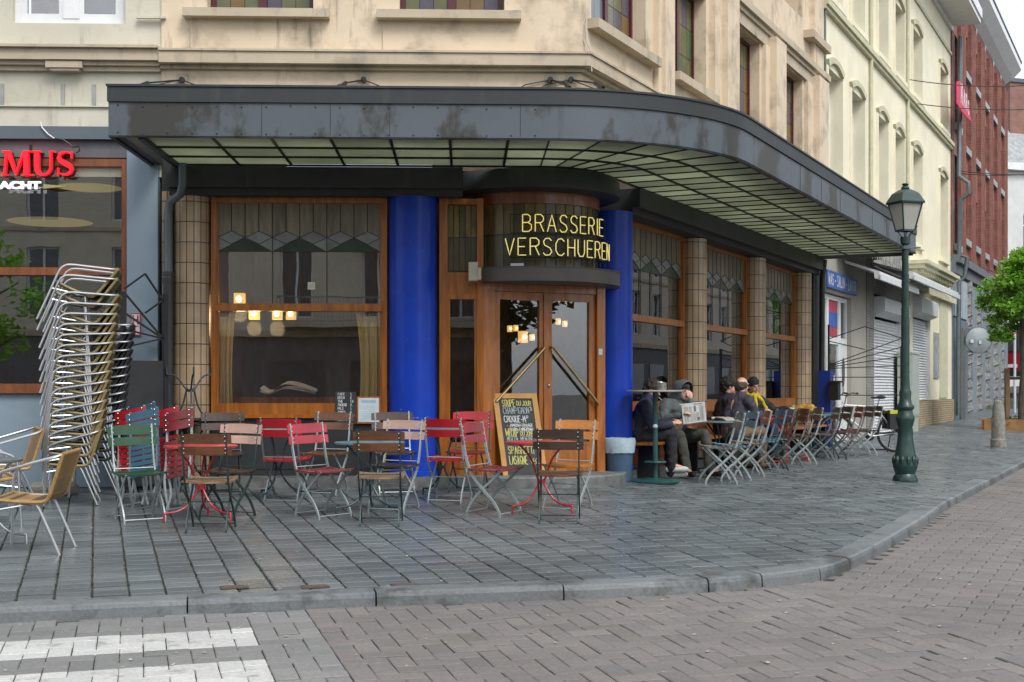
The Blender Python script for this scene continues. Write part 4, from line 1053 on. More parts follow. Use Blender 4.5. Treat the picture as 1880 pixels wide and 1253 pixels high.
m = MB(); m.v = []; m.wallp([(wW + .03, hh * .65), (wW + .03, hh * .1), (wW + .33, hh * .4)], 0, .03); m.build('sign_wedge', mat('brass_wedge', (.5, .42, .2), .4, .5), t2)
m = MB(); m.box(-.3, wW + .1, .03, .05, hh * .4, hh * .5); m.build('sign_rail', BLACK, t2)
# loose cable
m = MB(); q = lambda px, py: (Lx(px, YF - .12), YF - .12, zt(py))
m.tube([q(74, 228), q(77, 238), q(88, 250), q(100, 258)], .008, 6); o = m.build('loose_cable', WHITE, nb)
m = MB(); m.tube([q(100, 258), q(116, 260), q(128, 268), q(133, 274), q(145, 272), q(146, 280), q(140, 284)], .009, 6); m.build('loose_cable', BLACK, nb)
# plate with H
m = MB(); hp = thing('hydrant_sign', 'white enamel plate with a red letter H on the blue-grey pilaster', 'sign', Lw(Lx(240, YF - .09), YF - .09, zt(617)), UA); wd = Lx(258, YF) - Lx(240, YF); hg = zt(576) - zt(617)
m.box(0, wd, 0, .012, 0, hg); m.build('plate', mat('enamel_red', (.45, .02, .03), .4), hp); m = MB(); m.box(.012, wd - .012, -.003, 0, .012, hg - .012); m.build('white_field', WHITE, hp)
m = MB(); m.bar((.03, -.006, hg * .5), (.03, -.006, hg * .93), .016, .004, (0, 1, 0)); m.bar((.085, -.006, hg * .5), (.085, -.006, hg * .93), .016, .004, (0, 1, 0)); m.box(.03, .085, -.008, -.004, hg * .68, hg * .75); m.box(.02, .095, -.008, -.004, hg * .4, hg * .44); m.box(.035, .06, -.008, -.004, hg * .08, hg * .32); m.build('letter_h', mat('enamel_red', (.45, .02, .03), .4), hp)
# ------------------------------------------------------------------ folding terrace chairs
def woodm(name, c, c2=None, rough=.4): return mat(name, c, rough, col2=c2 or tuple(x * .55 for x in c), scale=4, stretch=(1, 8, 8), coat=.15, island=.12)
SL = {
 'brown': woodm('brown_slats', (.16, .065, .03)), 'darkbrown': woodm('dark_brown_slats', (.075, .045, .032)), 'pink': woodm('bleached_pink_slats', (.47, .30, .24), (.36, .22, .17)),
 'red': mat('red_lacquer', (.42, .012, .022), .3, var=.12, coat=.3, island=.08), 'darkred': mat('faded_red_lacquer', (.26, .03, .04), .4, col2=(.14, .03, .03), island=.1), 'rose': mat('rose_red_lacquer', (.38, .04, .06), .4, col2=(.28, .03, .04), island=.1),
 'blue': mat('petrol_blue_lacquer', (.03, .11, .17), .4, island=.1), 'lblue': mat('light_blue_lacquer', (.10, .22, .30), .4, island=.1), 'green': mat('bottle_green_lacquer', (.012, .065, .026), .35, island=.1),
 'orange': woodm('orange_wood_slats', (.52, .21, .03), (.42, .15, .02)), 'tan': woodm('tan_slats', (.30, .19, .11), (.2, .12, .07)), 'grey': woodm('weathered_grey_slats', (.17, .15, .13)),
}
FR = {'light': mat('pale_grey_green_frame', (.36, .41, .41), .35, .2, var=.15), 'dark': mat('dark_green_frame', (.035, .06, .055), .4, .2), 'grey': mat('grey_steel_frame', (.22, .25, .26), .35, .4)}
RIV = mat('rivets', (.6, .6, .58), .3, .8)
def csp(p, n=3):
    p = [Vector(a) for a in p]; out = []
    for i in range(len(p) - 1):
        p0 = p[max(i - 1, 0)]; p1 = p[i]; p2 = p[i + 1]; p3 = p[min(i + 2, len(p) - 1)]
        for k in range(n):
            t = k / n; out.append(.5 * ((2 * p1) + (p2 - p0) * t + (2 * p0 - 5 * p1 + 4 * p2 - p3) * t * t + (3 * p1 - p0 - 3 * p2 + p3) * t ** 3))
    out.append(p[-1]); return out
CH = {}; GB = 'folding chairs in the row along the side front'
def strap2(m, pts, w_, th): strap(m, pts, w_, .014)
def strap(m, pts, w_, th):       # flat bar bent in the y-z plane: wide in y-z normal direction, thin in x
    for a, b in zip(pts[:-1], pts[1:]):
        d = (b - a); L_ = d.length; e = d / L_ * w_ * .12
        m.bar(a - e, b + e, w_, th, (1, 0, 0))
def build_chair(kind, frame, seatk=None, prefix='folding_chair'):
    t = thing(prefix, 'x', 'chair', (0, 0, -50))
    fm = FR[frame]; wd = .20
    for s_ in (-1, 1):
        m = MB(); x = s_ * wd
        strap2(m, csp([(x, .275, .93), (x, .235, .72), (x, .19, .54), (x, .13, .41), (x, .0, .27), (x, -.12, .16), (x, -.19, .06), (x, -.205, 0)]), .026, .009)
        m.build('leg', fm, t)
        m = MB(); x = s_ * (wd - .016)
        strap(m, csp([(x, -.215, .475), (x, -.10, .37), (x, .03, .26), (x, .14, .14), (x, .2, .04), (x, .21, 0)]), .024, .013)
        m.build('leg', fm, t)
    for (y, z) in ((-.2, .03), (.2, .03), (.18, .5), (0, .265)): m = MB(); m.tube([(-wd, y, z), (wd, y, z)], .006, 6); m.build('crossbar', fm, t)
    for x in (-wd + .02, wd - .02): m = MB(); m.bar((x, -.21, .468), (x, .17, .452), .006, .022); m.build('seat_rail', fm, t)
    m = MB(); ns_ = 7
    for i in range(ns_):
        y = -.20 + i * .058; n = 4
        for k in range(n):
            x0 = -.23 + .46 * k / n; x1 = -.23 + .46 * (k + 1) / n
            sg = lambda x: .485 - .014 * (1 - (x / .23) ** 2) - .012 * (1 - ((y + .02) / .2) ** 2) + (.006 if abs(y) > .15 else 0)
            for (h0,) in ((0,),):
                z0, z1 = sg(x0), sg(x1)
                m.add([(x0, y - .022, z0 - .016), (x1, y - .022, z1 - .016), (x1, y + .022, z1 - .016), (x0, y + .022, z0 - .016), (x0, y - .022, z0), (x1, y - .022, z1), (x1, y + .022, z1), (x0, y + .022, z0)], [(0, 3, 2, 1), (4, 5, 6, 7), (0, 1, 5, 4), (2, 3, 7, 6), (1, 2, 6, 5), (3, 0, 4, 7)])
    m.build('seat', SL[seatk or kind], t)
    m = MB()
    for (z0, z1) in ((.725, .805), (.83, .925)):
        n = 6
        for k in range(n):
            x0 = -.245 + .49 * k / n; x1 = -.245 + .49 * (k + 1) / n
            yb = lambda x, z: .20 + .075 * (z - .54) / .38 + .03 * (1 - (x / .245) ** 2) - .022
            top = lambda x: z1 - (.012 * (abs(x) / .245) ** 3 if z1 > .9 else 0)
            vs = []
            for (x) in (x0, x1):
                for z in (z0, top(x)):
                    vs += [(x, yb(x, z), z), (x, yb(x, z) + .014, z)]
            m.add(vs, [(0, 4, 6, 2), (1, 3, 7, 5), (2, 6, 7, 3), (0, 1, 5, 4), (0, 2, 3, 1), (4, 5, 7, 6)])
    m.cm = 1
    for s_ in (-1, 1):
        for z in (.745, .785, .855, .9): m.sph((s_ * (wd - .01), .20 + .075 * (z - .54) / .38 - .02, z), .007, 5, 4); m.sph((s_ * (wd - .01), .20 + .075 * (z - .54) / .38 + .012, z), .006, 5, 4)
    m.build('backrest', [SL[kind], RIV], t)
    return t
def chair(kind, frame, px, py, rot, label, group, seatk=None, dz=0., tilt=0., pos=None, cat=None):
    key = (kind, frame, seatk)
    p = pos if pos is not None else G(px, py)
    rot3 = (tilt, 0, R(rot))
    if key not in CH:
        CH[key] = build_chair(kind, frame, seatk); o = CH[key]
        o.location = (p.x, p.y, p.z + dz); o.rotation_euler = rot3; o['label'] = label; o['group'] = group
    else: o = dup(CH[key], (p.x, p.y, p.z + dz), rot3, label, group)
    if tilt == 0: ground_tilt(o, p)
    return o
def ground_tilt(o, p):
    e = .2; nx = -(gz(p.x + e, p.y) - gz(p.x - e, p.y)) / (2 * e); ny = -(gz(p.x, p.y + e) - gz(p.x, p.y - e)) / (2 * e)
    q = Vector((0, 0, 1)).rotation_difference(Vector((nx, ny, 1)).normalized()) @ o.rotation_euler.to_quaternion()
    o.rotation_euler = q.to_euler()
# local -y is the way the sitter looks; rot 0 looks to the camera, 180 to the facade, 90 to the right, -90 to the left
GA = 'folding chairs on the front terrace'
chair('darkbrown', 'dark', 409, 908, 10, 'dark brown chair against the facade, half hidden behind the bleached pink chair', GA)
chair('brown', 'dark', 386, 973, 182, 'brown chair with its back to the street, in front of the left red table', GA, seatk='tan')
chair('pink', 'dark', 418, 950, -22, 'bleached pink-wood chair with dark frame right of the left red table', GA, seatk='darkbrown')
chair('red', 'grey', 526, 920, 172, 'bright red chair with its back to the street below the big window', GA)
chair('brown', 'light', 599, 906, -14, 'brown slatted chair right below the price board, facing the street', GA)
chair('rose', 'light', 592, 948, 45, 'rose red chair with pale frame turned right towards the blue table', GA, seatk='darkred')
chair('brown', 'dark', 699, 962, 182, 'brown chair seen from behind, in front of the blue-topped table', GA, seatk='tan')
chair('darkbrown', 'light', 725, 905, 12, 'weathered dark brown chair by the blue column, behind the beige one', GA)
chair('pink', 'light', 724, 936, -20, 'bleached beige chair with pale frame before the blue column', GA, seatk='darkbrown')
chair('red', 'light', 825, 920, 168, 'bright red chair with its back to the street right of the blue column', GA)
chair('red', 'dark', 861, 903, -10, 'red chair nearest the side panel of the door, facing the street', GA, seatk='darkred')
chair('darkred', 'light', 906, 944, 58, 'faded red chair turned sideways to the right beside the menu board', GA)
chair('darkbrown', 'dark', 1026, 957, 176, 'dark brown chair with its back to the street, in front of the right red table', GA, seatk='brown')
chair('orange', 'light', 1043, 935, -24, 'orange wooden chair with pale frame, farthest right on the front terrace', GA)
GF = 'folded chairs leaning by the black screen'
chair('green', 'light', 256, 955, 30, 'bottle green chair in front of the leaning stack', GA)
def leaning(kind, frame, px, py, rot, lab, back=-.12):
    p = G(px, py); fm = FR[frame]; t = thing('folded_chair', lab, 'chair', p, 0, GF); t.rotation_euler = (back, -.17, R(rot)); wd = .19
    for s_ in (-1, 1):
        m = MB(); x = s_ * wd; strap(m, csp([(x, .03, 1.07), (x, .02, .8), (x, .0, .55), (x, -.03, .35), (x, -.01, .15), (x, .03, 0)]), .026, .009); m.build('leg', fm, t)
        m = MB(); x = s_ * (wd - .016); strap(m, csp([(x, .04, .62), (x, .01, .42), (x, .04, .2), (x, -.04, 0)]), .024, .008); m.build('leg', fm, t)
    for (y, z) in ((.03, .03), (-.04, .02)): m = MB(); m.tube([(-wd, y, z), (wd, y, z)], .006, 6); m.build('crossbar', fm, t)
    m = MB()
    for k in range(7): z = .36 + k * .058; m.box(-.215, .215, .0, .014, z, z + .044)
    m.build('seat', SL[kind], t); m = MB()
    for z in (.86, .965): m.box(-.23, .23, .0, .014, z, z + .09)
    m.cm = 1
    for s_ in (-1, 1):
        for z in (.88, .93, .985, 1.04): m.sph((s_ * wd * .95, -.002, z), .007, 5, 4)
    m.build('backrest', [SL[kind], RIV], t); return t
leaning('red', 'light', 244, 930, -30, 'red chair at the back left of the leaning stack')
leaning('blue', 'light', 264, 912, -26, 'rearmost petrol blue chair of the leaning stack, showing highest')
leaning('blue', 'grey', 268, 936, -28, 'petrol blue chair in the middle of the leaning stack')
leaning('darkred', 'light', 330, 938, -34, 'dark red chair at the right end of the leaning stack')
leaning('red', 'grey', 304, 930, -32, 'red chair between the blue and dark red ones of the leaning stack')
# right-hand row along the side front
GB = 'folding chairs in the row along the side front'
row = [('grey', 'light', 1318, 882, 'weathered grey chair, nearest of the side row'), ('lblue', 'light', 1343, 876, 'light blue chair, second of the side row, behind the grey one'), ('tan', 'light', 1371, 868, 'tan wooden chair between two light blue ones in the side row'),
       ('lblue', 'grey', 1398, 862, 'light blue chair right after the tan one in the side row'), ('lblue', 'dark', 1417, 857, 'light blue chair with dark frame beside the yellow bag'), ('brown', 'grey', 1443, 852, 'brown chair with grey frame halfway along the side row'),
       ('brown', 'light', 1470, 846, 'brown chair with pale frame in front of the last tiled pillar'), ('grey', 'grey', 1505, 842, 'weathered grey chair by the drainpipe in the side row'), ('darkbrown', 'dark', 1526, 838, 'dark brown chair with dark frame before the bicycle'),
       ('darkred', 'grey', 1549, 835, 'dark red chair in front of the white bicycle frame'), ('darkbrown', 'grey', 1569, 832, 'dark brown chair with grey frame below the bicycle saddle'), ('darkbrown', 'light', 1584, 830, 'farthest chair of the side row, beside the bicycle wheel')]
for i, (k, f, px, py, lb) in enumerate(row):
    chair(k, f, px, py + 5, -VA / R(1) * 0 + (-26 - 5 + [0, 4, -3, 3, -4, 5, 0, -3, 4, -2, 3, 0][i]) - 55 + 0, lb, GB)
# ------------------------------------------------------------------ round tables
def round_table(tk, px, py, legm, topm, lab, r=.32, h=.80, foot=.40, rot=20, group='round bistro tables', pos=None, nleg=3, topz=None):
    p = pos or G(px, py); t = thing('bistro_table', lab, 'table', (p.x, p.y, p.z), R(rot), group)
    m = MB(); m.lathe([(0, h - .018), (r - .01, h - .018), (r, h - .012), (r, h + .004), (r - .006, h + .008), (0, h + .006)], 40); m.build('tabletop', topm, t, smooth=True)
    for k in range(nleg):
        a = 2 * math.pi * k / nleg; c, s_ = math.cos(a), math.sin(a); m = MB()
        P = csp([(r * .72, h - .02), (r * .35, h - .16), (.05, h - .36), (.026, h * .45), (.05, .27), (.14, .15), (foot * .7, .095), (foot, .085), (foot, .06)], 3)[:-3]
        P += [Vector((foot, .085)) , Vector((foot + .004, 0))]
        m.tube([(q[0] * c, q[0] * s_, q[1]) for q in P], .011, 7); m.build('leg', legm, t, smooth=True)
    m = MB(); m.lathe([(.03, h * .42), (.04, h * .42), (.04, h * .42 + .03), (.03, h * .42 + .03)], 14); m.build('leg_collar', legm, t)
    return t
REDM = mat('red_table_paint', (.42, .014, .025), .35, var=.12); REDT = mat('red_tabletop', (.50, .045, .045), .3, col2=(.4, .03, .03)); TEAL = mat('petrol_table_paint', (.02, .06, .075), .4); TEALT = mat('blue_grey_tabletop', (.10, .19, .21), .3); GRNM = mat('dark_green_table_paint', (.02, .075, .07), .35)
round_table(0, 369, 956, REDM, REDT, 'left red round table with red curved legs near the green chair', rot=-28, r=.36, h=.735, foot=.37)
round_table(0, 679, 945, TEAL, TEALT, 'round table with blue-grey top and petrol legs in the middle of the terrace', rot=-28, r=.36, h=.735, foot=.37)
round_table(0, 994, 942, REDM, REDT, 'right red round table with red curved legs before the menu board', rot=-28, r=.37, h=.73, foot=.35)
round_table(0, 510, 918, TEAL, TEALT, 'petrol round table under the big window, behind the red chairs', rot=10, r=.26, h=.78, foot=.36)
round_table(0, 812, 914, TEAL, TEALT, 'petrol round table standing at the foot of the blue column', rot=10, r=.28, h=.78, foot=.36)
# upturned table on a stand by the tiled pillar
ut = round_table(0, 350, 900, mat('verdigris_iron', (.045, .075, .075), .5), BLACK, 'dark table upside down on another, its curved legs in the air', r=.30, h=.62, foot=.30, group='upturned table')
ut['group'] = 'dark tables by the tiled pillar'; pu = ut.location.copy(); ut.rotation_euler = (math.pi, 0, R(50)); ut.location = (pu.x, pu.y, pu.z + 1.45)
round_table(0, 350, 900, BLACK, BLACK, 'dark table carrying the upturned one before the tiled pillar', r=.28, h=.80, foot=.28, group='dark tables by the tiled pillar')
# side row tables
GT = 'tables along the side front'
def sidetable(t, d, lm, tm, lab, **k):
    q = OR + V * t + NR * d; return round_table(0, 0, 0, lm, tm, lab, pos=Vector((q[0], q[1], gz(*q))), group=GT, r=.36, **k)
st1 = sidetable(1.65, 1.0, GRNM, mat('clear_green_top', (.2, .26, .25), .15), 'green-legged table with the open newspaper before the hooded reader', h=.76, rot=10)
sidetable(3.75, .98, REDM, REDM, 'red table in front of the dark-haired and the balding person', h=.76)
sidetable(5.4, .98, REDM, REDM, 'red table in front of the person with the yellow scarf', h=.76)
sidetable(7.1, .98, TEAL, TEALT, 'petrol table beyond the yellow bag on the side terrace', h=.76)
sidetable(8.8, .98, GRNM, TEALT, 'dark green table near the far end of the side row', h=.76)
# bench along the side
bn = frameR('wall_bench', 'long orange-brown wooden bench fixed along the side front under the windows', 'bench', 0, 0, 0)
m = MB(); m.box(-.1, 10.3, -.62, -.40, .44, .475); m.box(-.1, 10.3, -.385, -.27, .44, .475); m.build('seat', WOOD, bn)
for k in range(7):
    m = MB(); x = .3 + k * 1.62; m.box(x - .03, x + .03, -.58, -.29, .0, .44); m.build('leg', BLACK, bn)
m = MB(); m.box(-.1, 10.3, -.275, -.25, .62, .78); m.build('backrest', WOODR, bn)
# standing bar table with ashtrays
p = G(1203, 886); bt = thing('bar_table', 'tall green bar table with round base and foot ring in front of the smoking man', 'bar table', p)
m = MB(); m.lathe([(0, 0), (.31, 0), (.315, .02), (.29, .035), (.05, .06), (.0, .06)], 40); m.build('base', GRNM, bt, smooth=True)
m = MB(); m.tube([(0, 0, .05), (0, 0, 1.17)], .034, 16); m.build('pole', GRNM, bt, smooth=True)
m = MB(); m.lathe([(.03, .25), (.135, .25), (.145, .262), (.135, .275), (.03, .275)], 32); m.build('foot_ring', GRNM, bt, smooth=True)
m = MB(); m.lathe([(0, 1.165), (.37, 1.165), (.375, 1.172), (.375, 1.182), (.37, 1.187), (0, 1.187)], 48); m.build('tabletop', mat('pale_tabletop', (.42, .40, .38), .3), bt, smooth=True)
m = MB(); q = Vector((-p.x, -p.y, 0)).normalized(); m.sph((q.x * .03, q.y * .03, .72), .034, 12, 8, (1, 1, .9)); m.build('round_sticker', mat('sticker_pale_blue', (.5, .55, .65), .4), bt, smooth=True)
AL = mat('brushed_ashtray', (.5, .5, .48), .35, .7)
for k in range(5):
    m = MB(); m.lathe([(0, 0), (.045, 0), (.06, .022), (.066, .022), (.05, -.002)], 20); o = m.build('ashtray', AL, smooth=True); o.location = (p.x + .08 + random.uniform(-.004, .004), p.y - .05, p.z + 1.19 + k * .019)
    if k == 4: o.rotation_euler = (.1, .12, 0)
    tag(o, ['lowest steel ashtray of the pile on the bar table', 'second steel ashtray from the bottom on the bar table', 'middle steel ashtray of the pile on the bar table', 'fourth steel ashtray from the bottom on the bar table', 'topmost tilted steel ashtray on the bar table'][k], 'ashtray', 'ashtrays piled on the bar table')
# bin
p = G(1137, 884); bi = thing('waste_bin', 'dark blue plastic waste bin with a pale blue liner by the blue column', 'bin', p)
m = MB(); m.lathe([(0, .02), (.15, .0), (.157, .015), (.185, .52), (.178, .52), (.155, .03)], 32); m.build('body', mat('navy_plastic', (.055, .11, .18), .4), bi, smooth=True)
m = MB(); rr = random.Random(8); n = 40; prof = [(.178, .36), (.196, .37), (.20, .44), (.206, .53), (.20, .555), (.186, .555), (.17, .50), (.16, .30)]
vs = [];
for i in range(n):
    a = 2 * math.pi * i / n
    for j, (r_, z) in enumerate(prof): q = r_ + rr.uniform(-.006, .006); vs.append((q * math.cos(a), q * math.sin(a), z + rr.uniform(-.006, .006)))
k_ = len(prof); fs = [(i * k_ + j, ((i + 1) % n) * k_ + j, ((i + 1) % n) * k_ + j + 1, i * k_ + j + 1) for i in range(n) for j in range(k_ - 1)]
m.add(vs, fs); m.build('liner', transmat('pale_blue_liner', (.60, .74, .82), .25, .3, 14, (.42, .55, .64)), bi, smooth=True)
# menu board standing by the door
CB = mat('blackboard', (.022, .025, .028), .6, col2=(.035, .038, .04)); OFR = mat('ochre_board_frame', (.55, .30, .08), .45, col2=(.45, .22, .05))
pA = G(938, 893); mb = thing('menu_board', 'chalk menu board in an ochre frame leaning by the brasserie doors', 'menu board', (pA.x, pA.y - .0, pA.z), 0)
yb = pA.y; hw = .50 * 1.0; sc_px = lambda v: v / F * yb
hB = sc_px(878 - 713) * 1.0; wB = sc_px(82)
mb.rotation_euler = (-R(10), R(-0.0), R(4)); mb.location = (pA.x - sc_px(26) + .09, pA.y, pA.z + .03)
sh = .13
def SK(m):                          # the board leans to its left: a parallelogram
    m.v = [(p_[0] - (p_[2] / hB) * sh, p_[1], p_[2]) for p_ in m.v]; return m
hB *= 1.02
m = MB(); f_ = .062; m.box(0, f_, 0, .03, 0, hB); m.box(wB - f_, wB, 0, .03, 0, hB); m.box(f_, wB - f_, 0, .03, 0, f_); m.box(f_, wB - f_, 0, .03, hB - f_, hB); SK(m).build('frame', OFR, mb)
m = MB(); m.box(f_, wB - f_, .012, .024, f_, hB - f_); SK(m).build('blackboard', CB, mb)
m = MB(); m.box(.03, .06, .03, .05, .05, hB - .1); m.box(wB - .06, wB - .03, .03, .05, .05, hB - .1); SK(m).build('rear_leg', OFR, mb)
CHY = mat('yellow_chalk', (.62, .60, .18), .8); CHW = mat('white_chalk', (.68, .70, .68), .8); CHB = mat('grey_chalk', (.42, .48, .5), .8)
def line(mt, lines):
    m = MB()
    for (txt, x, z, h, r_, mw) in lines: chalk(m, txt, x * wB, hB * z, h * hB, .010, r_, mw * wB)
    return SK(m).build('chalk_writing', mt, mb)
line(CHY, [('SOUPE', .19, .855, .075, 0.0047, .3), ('DU JOUR', .52, .865, .05, 0.0036, .33), ('WRAP', .19, .525, .085, 0.0050, .3), ('DU JOUR', .52, .53, .05, 0.0036, .3), ('SPAGHETTI', .19, .33, .08, 0.0047, .6), ('LASAGNE', .19, .215, .09, 0.0047, .42), ('VEG.', .66, .22, .055, 0.0036, .2)])
line(CHB, [('CHAMPIGNON', .19, .775, .07, 0.0032, .6), ('MOZZA, MENTHE', .2, .47, .05, 0.0032, .6), ('TOMATE', .48, .425, .04, 0.0029, .3)])
line(CHW, [('3', .8, .81, .04, 0.0036, .1), ('CROQUE-M', .19, .68, .07, 0.0043, .5), ('R', .7, .72, .03, 0.0029, .1), ('- JAMBON-FROMAGE', .24, .63, .032, 0.0029, .58), ('- GOUDA-EMMENTHAL', .24, .585, .032, 0.0029, .6), ('4-', .74, .545, .035, 0.0029, .12), ('4.50', .79, .49, .035, 0.0029, .12)])
# boards in the window
zW = lambda py: ZC + (HY - py) / F * 16.6
x0, x1 = Lx(616, -.1), Lx(654, -.1); wb = frameL('price_board', 'small black chalk board listing drink prices inside the lower window', 'sign', x0, -.115, zW(779)); W_, H_ = x1 - x0, zW(720) - zW(779)
m = MB(); m.box(0, W_, 0, .012, 0, H_); m.build('blackboard', CB, wb)
m = MB()
for k, (t_, pr) in enumerate((('CAFE', '1.9'), ('DECA', '2'), ('THE', '1.8'), ('THEIERE', '3.'), ('PILS', '1.7'), ('GINEY', '3'), ('EAU', '1.30'), ('VERRE DE', '1.9'))):
    z = H_ * (.9 - k * .112); chalk(m, t_, W_ * .12, z, H_ * .07, -.002, .003, W_ * .45, jit=.001); chalk(m, pr, W_ * .72, z, H_ * .07, -.002, .003, W_ * .2, jit=.001)
m.build('chalk_writing', CHW, wb)
x0, x1 = Lx(655, -.1), Lx(699, -.1); wb = frameL('framed_notice', 'pale blue notice in a thin brown frame in the window corner', 'notice', x0, -.115, zW(778)); W_, H_ = x1 - x0, zW(728) - zW(778)
m = MB(); m.box(0, W_, 0, .014, 0, H_); m.build('frame', WOOD, wb); m = MB(); m.box(.02, W_ - .02, -.002, 0, .02, H_ - .02); m.build('paper', mat('pale_paper', (.62, .70, .74), .7), wb)
m = MB(); m.box(W_ * .2, W_ * .8, -.003, -.002, H_ * .76, H_ * .86)
for k in range(8): m.box(W_ * .2, W_ * .75, -.003, -.002, H_ * (.18 + k * .065), H_ * (.19 + k * .065))
m.build('print', mat('faint_blue_print', (.35, .5, .6), .7), wb)
st_ = frameL('window_sticker', 'small square cream sticker on the upper window pane', 'sticker', Lx(565, -.03), -.034, ZC + (HY - 532) / F * 16.6); m = MB(); m.box(0, .09, 0, .004, 0, .09); m.build('paper', mat('cream_sticker', (.62, .62, .5), .6), st_); m = MB(); m.bar((.02, -.002, .02), (.07, -.002, .07), .008, .002); m.build('print', BLACK, st_)
# ------------------------------------------------------------------ wicker armchairs
ALU = mat('aluminium_tube', (.62, .63, .64), .38, 1.0, var=.06)
WICK = brickmat('wicker_weave', (.42, .26, .10), (.34, .20, .07), (.10, .06, .025), .022, .010, .0025, rough=.6, var=.15)
WICKD = brickmat('dark_wicker_weave', (.30, .23, .10), (.24, .18, .07), (.06, .045, .02), .022, .010, .0025, rough=.6, var=.15)
CANE = mat('cane_edge', (.36, .22, .08), .5, col2=(.26, .15, .05), scale=20); CANED = mat('olive_cane_edge', (.23, .18, .07), .5, scale=20); BWICK = mat('black_wicker', (.02, .02, .022), .6, bump=.5)
def wick(name, wm, cm_):
    t = thing(name, 'x', 'chair', (0, 0, -60))
    for s_ in (-1, 1):
        x = s_ * .27; m = MB()
        m.tube(csp([(s_ * .22, .265, .80), (x, .20, .775), (x, .0, .72), (x, -.18, .67), (x, -.245, .63), (x, -.275, .55), (x, -.285, .3), (x, -.30, 0)], 4), .0125, 8); m.build('arm', ALU, t, smooth=True)
        m = MB(); x = s_ * .22; m.tube(csp([(x, -.16, .43), (x, .0, .425), (x, .06, .40), (x, .13, .25), (x, .235, 0)], 4), .0125, 8); m.build('leg', ALU, t, smooth=True)
    m = MB(); m.tube([(-.27, -.275, .40), (.27, -.275, .40)], .006, 6); m.tube([(-.27, -.278, .36), (-.21, .04, .41)], .008, 6); m.tube([(.27, -.278, .36), (.21, .04, .41)], .008, 6); m.build('stretcher', ALU, t)
    m = MB(); n = 8
    prof = [(-.27, .452), (-.10, .435), (.08, .43), (.135, .445), (.165, .49), (.21, .62), (.265, .80)]
    for side, nm in ((0, 'seat'), (1, 'backrest')):
        m = MB(); pr = prof[:4] if side == 0 else prof[3:]
        for (ya, za), (yb_, zb_) in zip(pr[:-1], pr[1:]):
            w0 = .235; m.add([(-w0, ya, za), (w0, ya, za), (w0, yb_, zb_), (-w0, yb_, zb_), (-w0, ya + .01, za - .018), (w0, ya + .01, za - .018), (w0, yb_ + .012, zb_ - .015), (-w0, yb_ + .012, zb_ - .015)], [(0, 1, 2, 3), (7, 6, 5, 4), (0, 3, 7, 4), (1, 5, 6, 2), (0, 4, 5, 1), (2, 6, 7, 3)])
        m.build(nm, wm, t)
    m = MB()
    for s_ in (-1, 1): m.tube(csp([(s_ * .235, y + .004, z - .008) for y, z in prof], 3), .016, 7)
    m.tube([(-.235, .268, .80), (.235, .268, .80)], .018, 8); m.tube([(-.235, -.27, .445), (.235, -.27, .445)], .015, 8); m.build('cane_edge', cm_, t, smooth=True)
    return t
wk = wick('wicker_armchair', WICK, CANE); p = G(70, 1012); wk.scale = (1.05, 1.05, 1.05)
wk.location = p; wk.rotation_euler = (0, 0, R(-88)); tag(wk, 'light wicker armchair with aluminium arms in front of the tall stack, facing left', 'armchair', 'wicker armchairs by the left table'); ground_tilt(wk, p)
wk['category'] = 'armchair'
p = G(22, 936); o = dup(wk, p, R(-62), 'light wicker armchair behind the grey round table, its back to the stack', 'wicker armchairs by the left table'); ground_tilt(o, p)
p = G(-34, 965); o = dup(wk, p, R(120), 'wicker armchair on the far left side of the grey round table, facing it', 'wicker armchairs by the left table'); ground_tilt(o, p)
round_table(0, -24, 1000, ALU, mat('steel_tabletop', (.24, .27, .29), .3, .6), 'grey metal round table standing between the light wicker armchairs', r=.30, h=.74, foot=.34, rot=0, group='tables on the neighbouring terrace')
ws = wick('stacked_armchair', WICKD, CANED)
WORD = ['lowest', 'second from the bottom', 'third from the bottom', 'fourth from the bottom', 'fifth from the bottom', 'sixth from the bottom', 'seventh from the bottom', 'eighth from the bottom', 'ninth from the bottom', 'tenth from the bottom', 'eleventh from the bottom', 'twelfth from the bottom', 'thirteenth from the bottom', 'fourteenth from the bottom', 'third from the top', 'second from the top', 'topmost']
pb = G(140, 925); dirx = Vector((-1, -.22, 0)).normalized()      # the way the stacked chairs look
rzs = math.atan2(dirx.y, dirx.x) + R(90)
pos = Vector((pb.x, pb.y, pb.z)); 
for i in range(17):
    lab = f'olive wicker armchair, {WORD[i]} in the tall leaning stack'
    tl = -R(1.35) * i; h = .113 * i; b = -.006 * i
    b = .5 * math.sin(-tl) - .007 * i; loc = pos + dirx * (b) + Vector((0, 0, h))
    if i >= 15: loc += dirx * (.02) + Vector((0, 0, .07)); tl = -R(20) - R(1) * (i - 15)
    # pivot about the back top so the fronts sink
    if i == 0: o = ws; o.location = loc; o.rotation_euler = (tl, 0, rzs); tag(o, lab, 'armchair', 'olive wicker armchairs in the tall stack')
    else: o = dup(ws, loc, (tl, 0, rzs), lab, 'olive wicker armchairs in the tall stack')
ws['category'] = 'armchair'
w2 = wick('stacked_black_armchair', BWICK, BWICK); p2 = G(160, 915)
W2 = ['lowest', 'second', 'third', 'fourth', 'fifth', 'sixth', 'seventh', 'eighth', 'ninth', 'tenth', 'eleventh', 'twelfth', 'topmost']
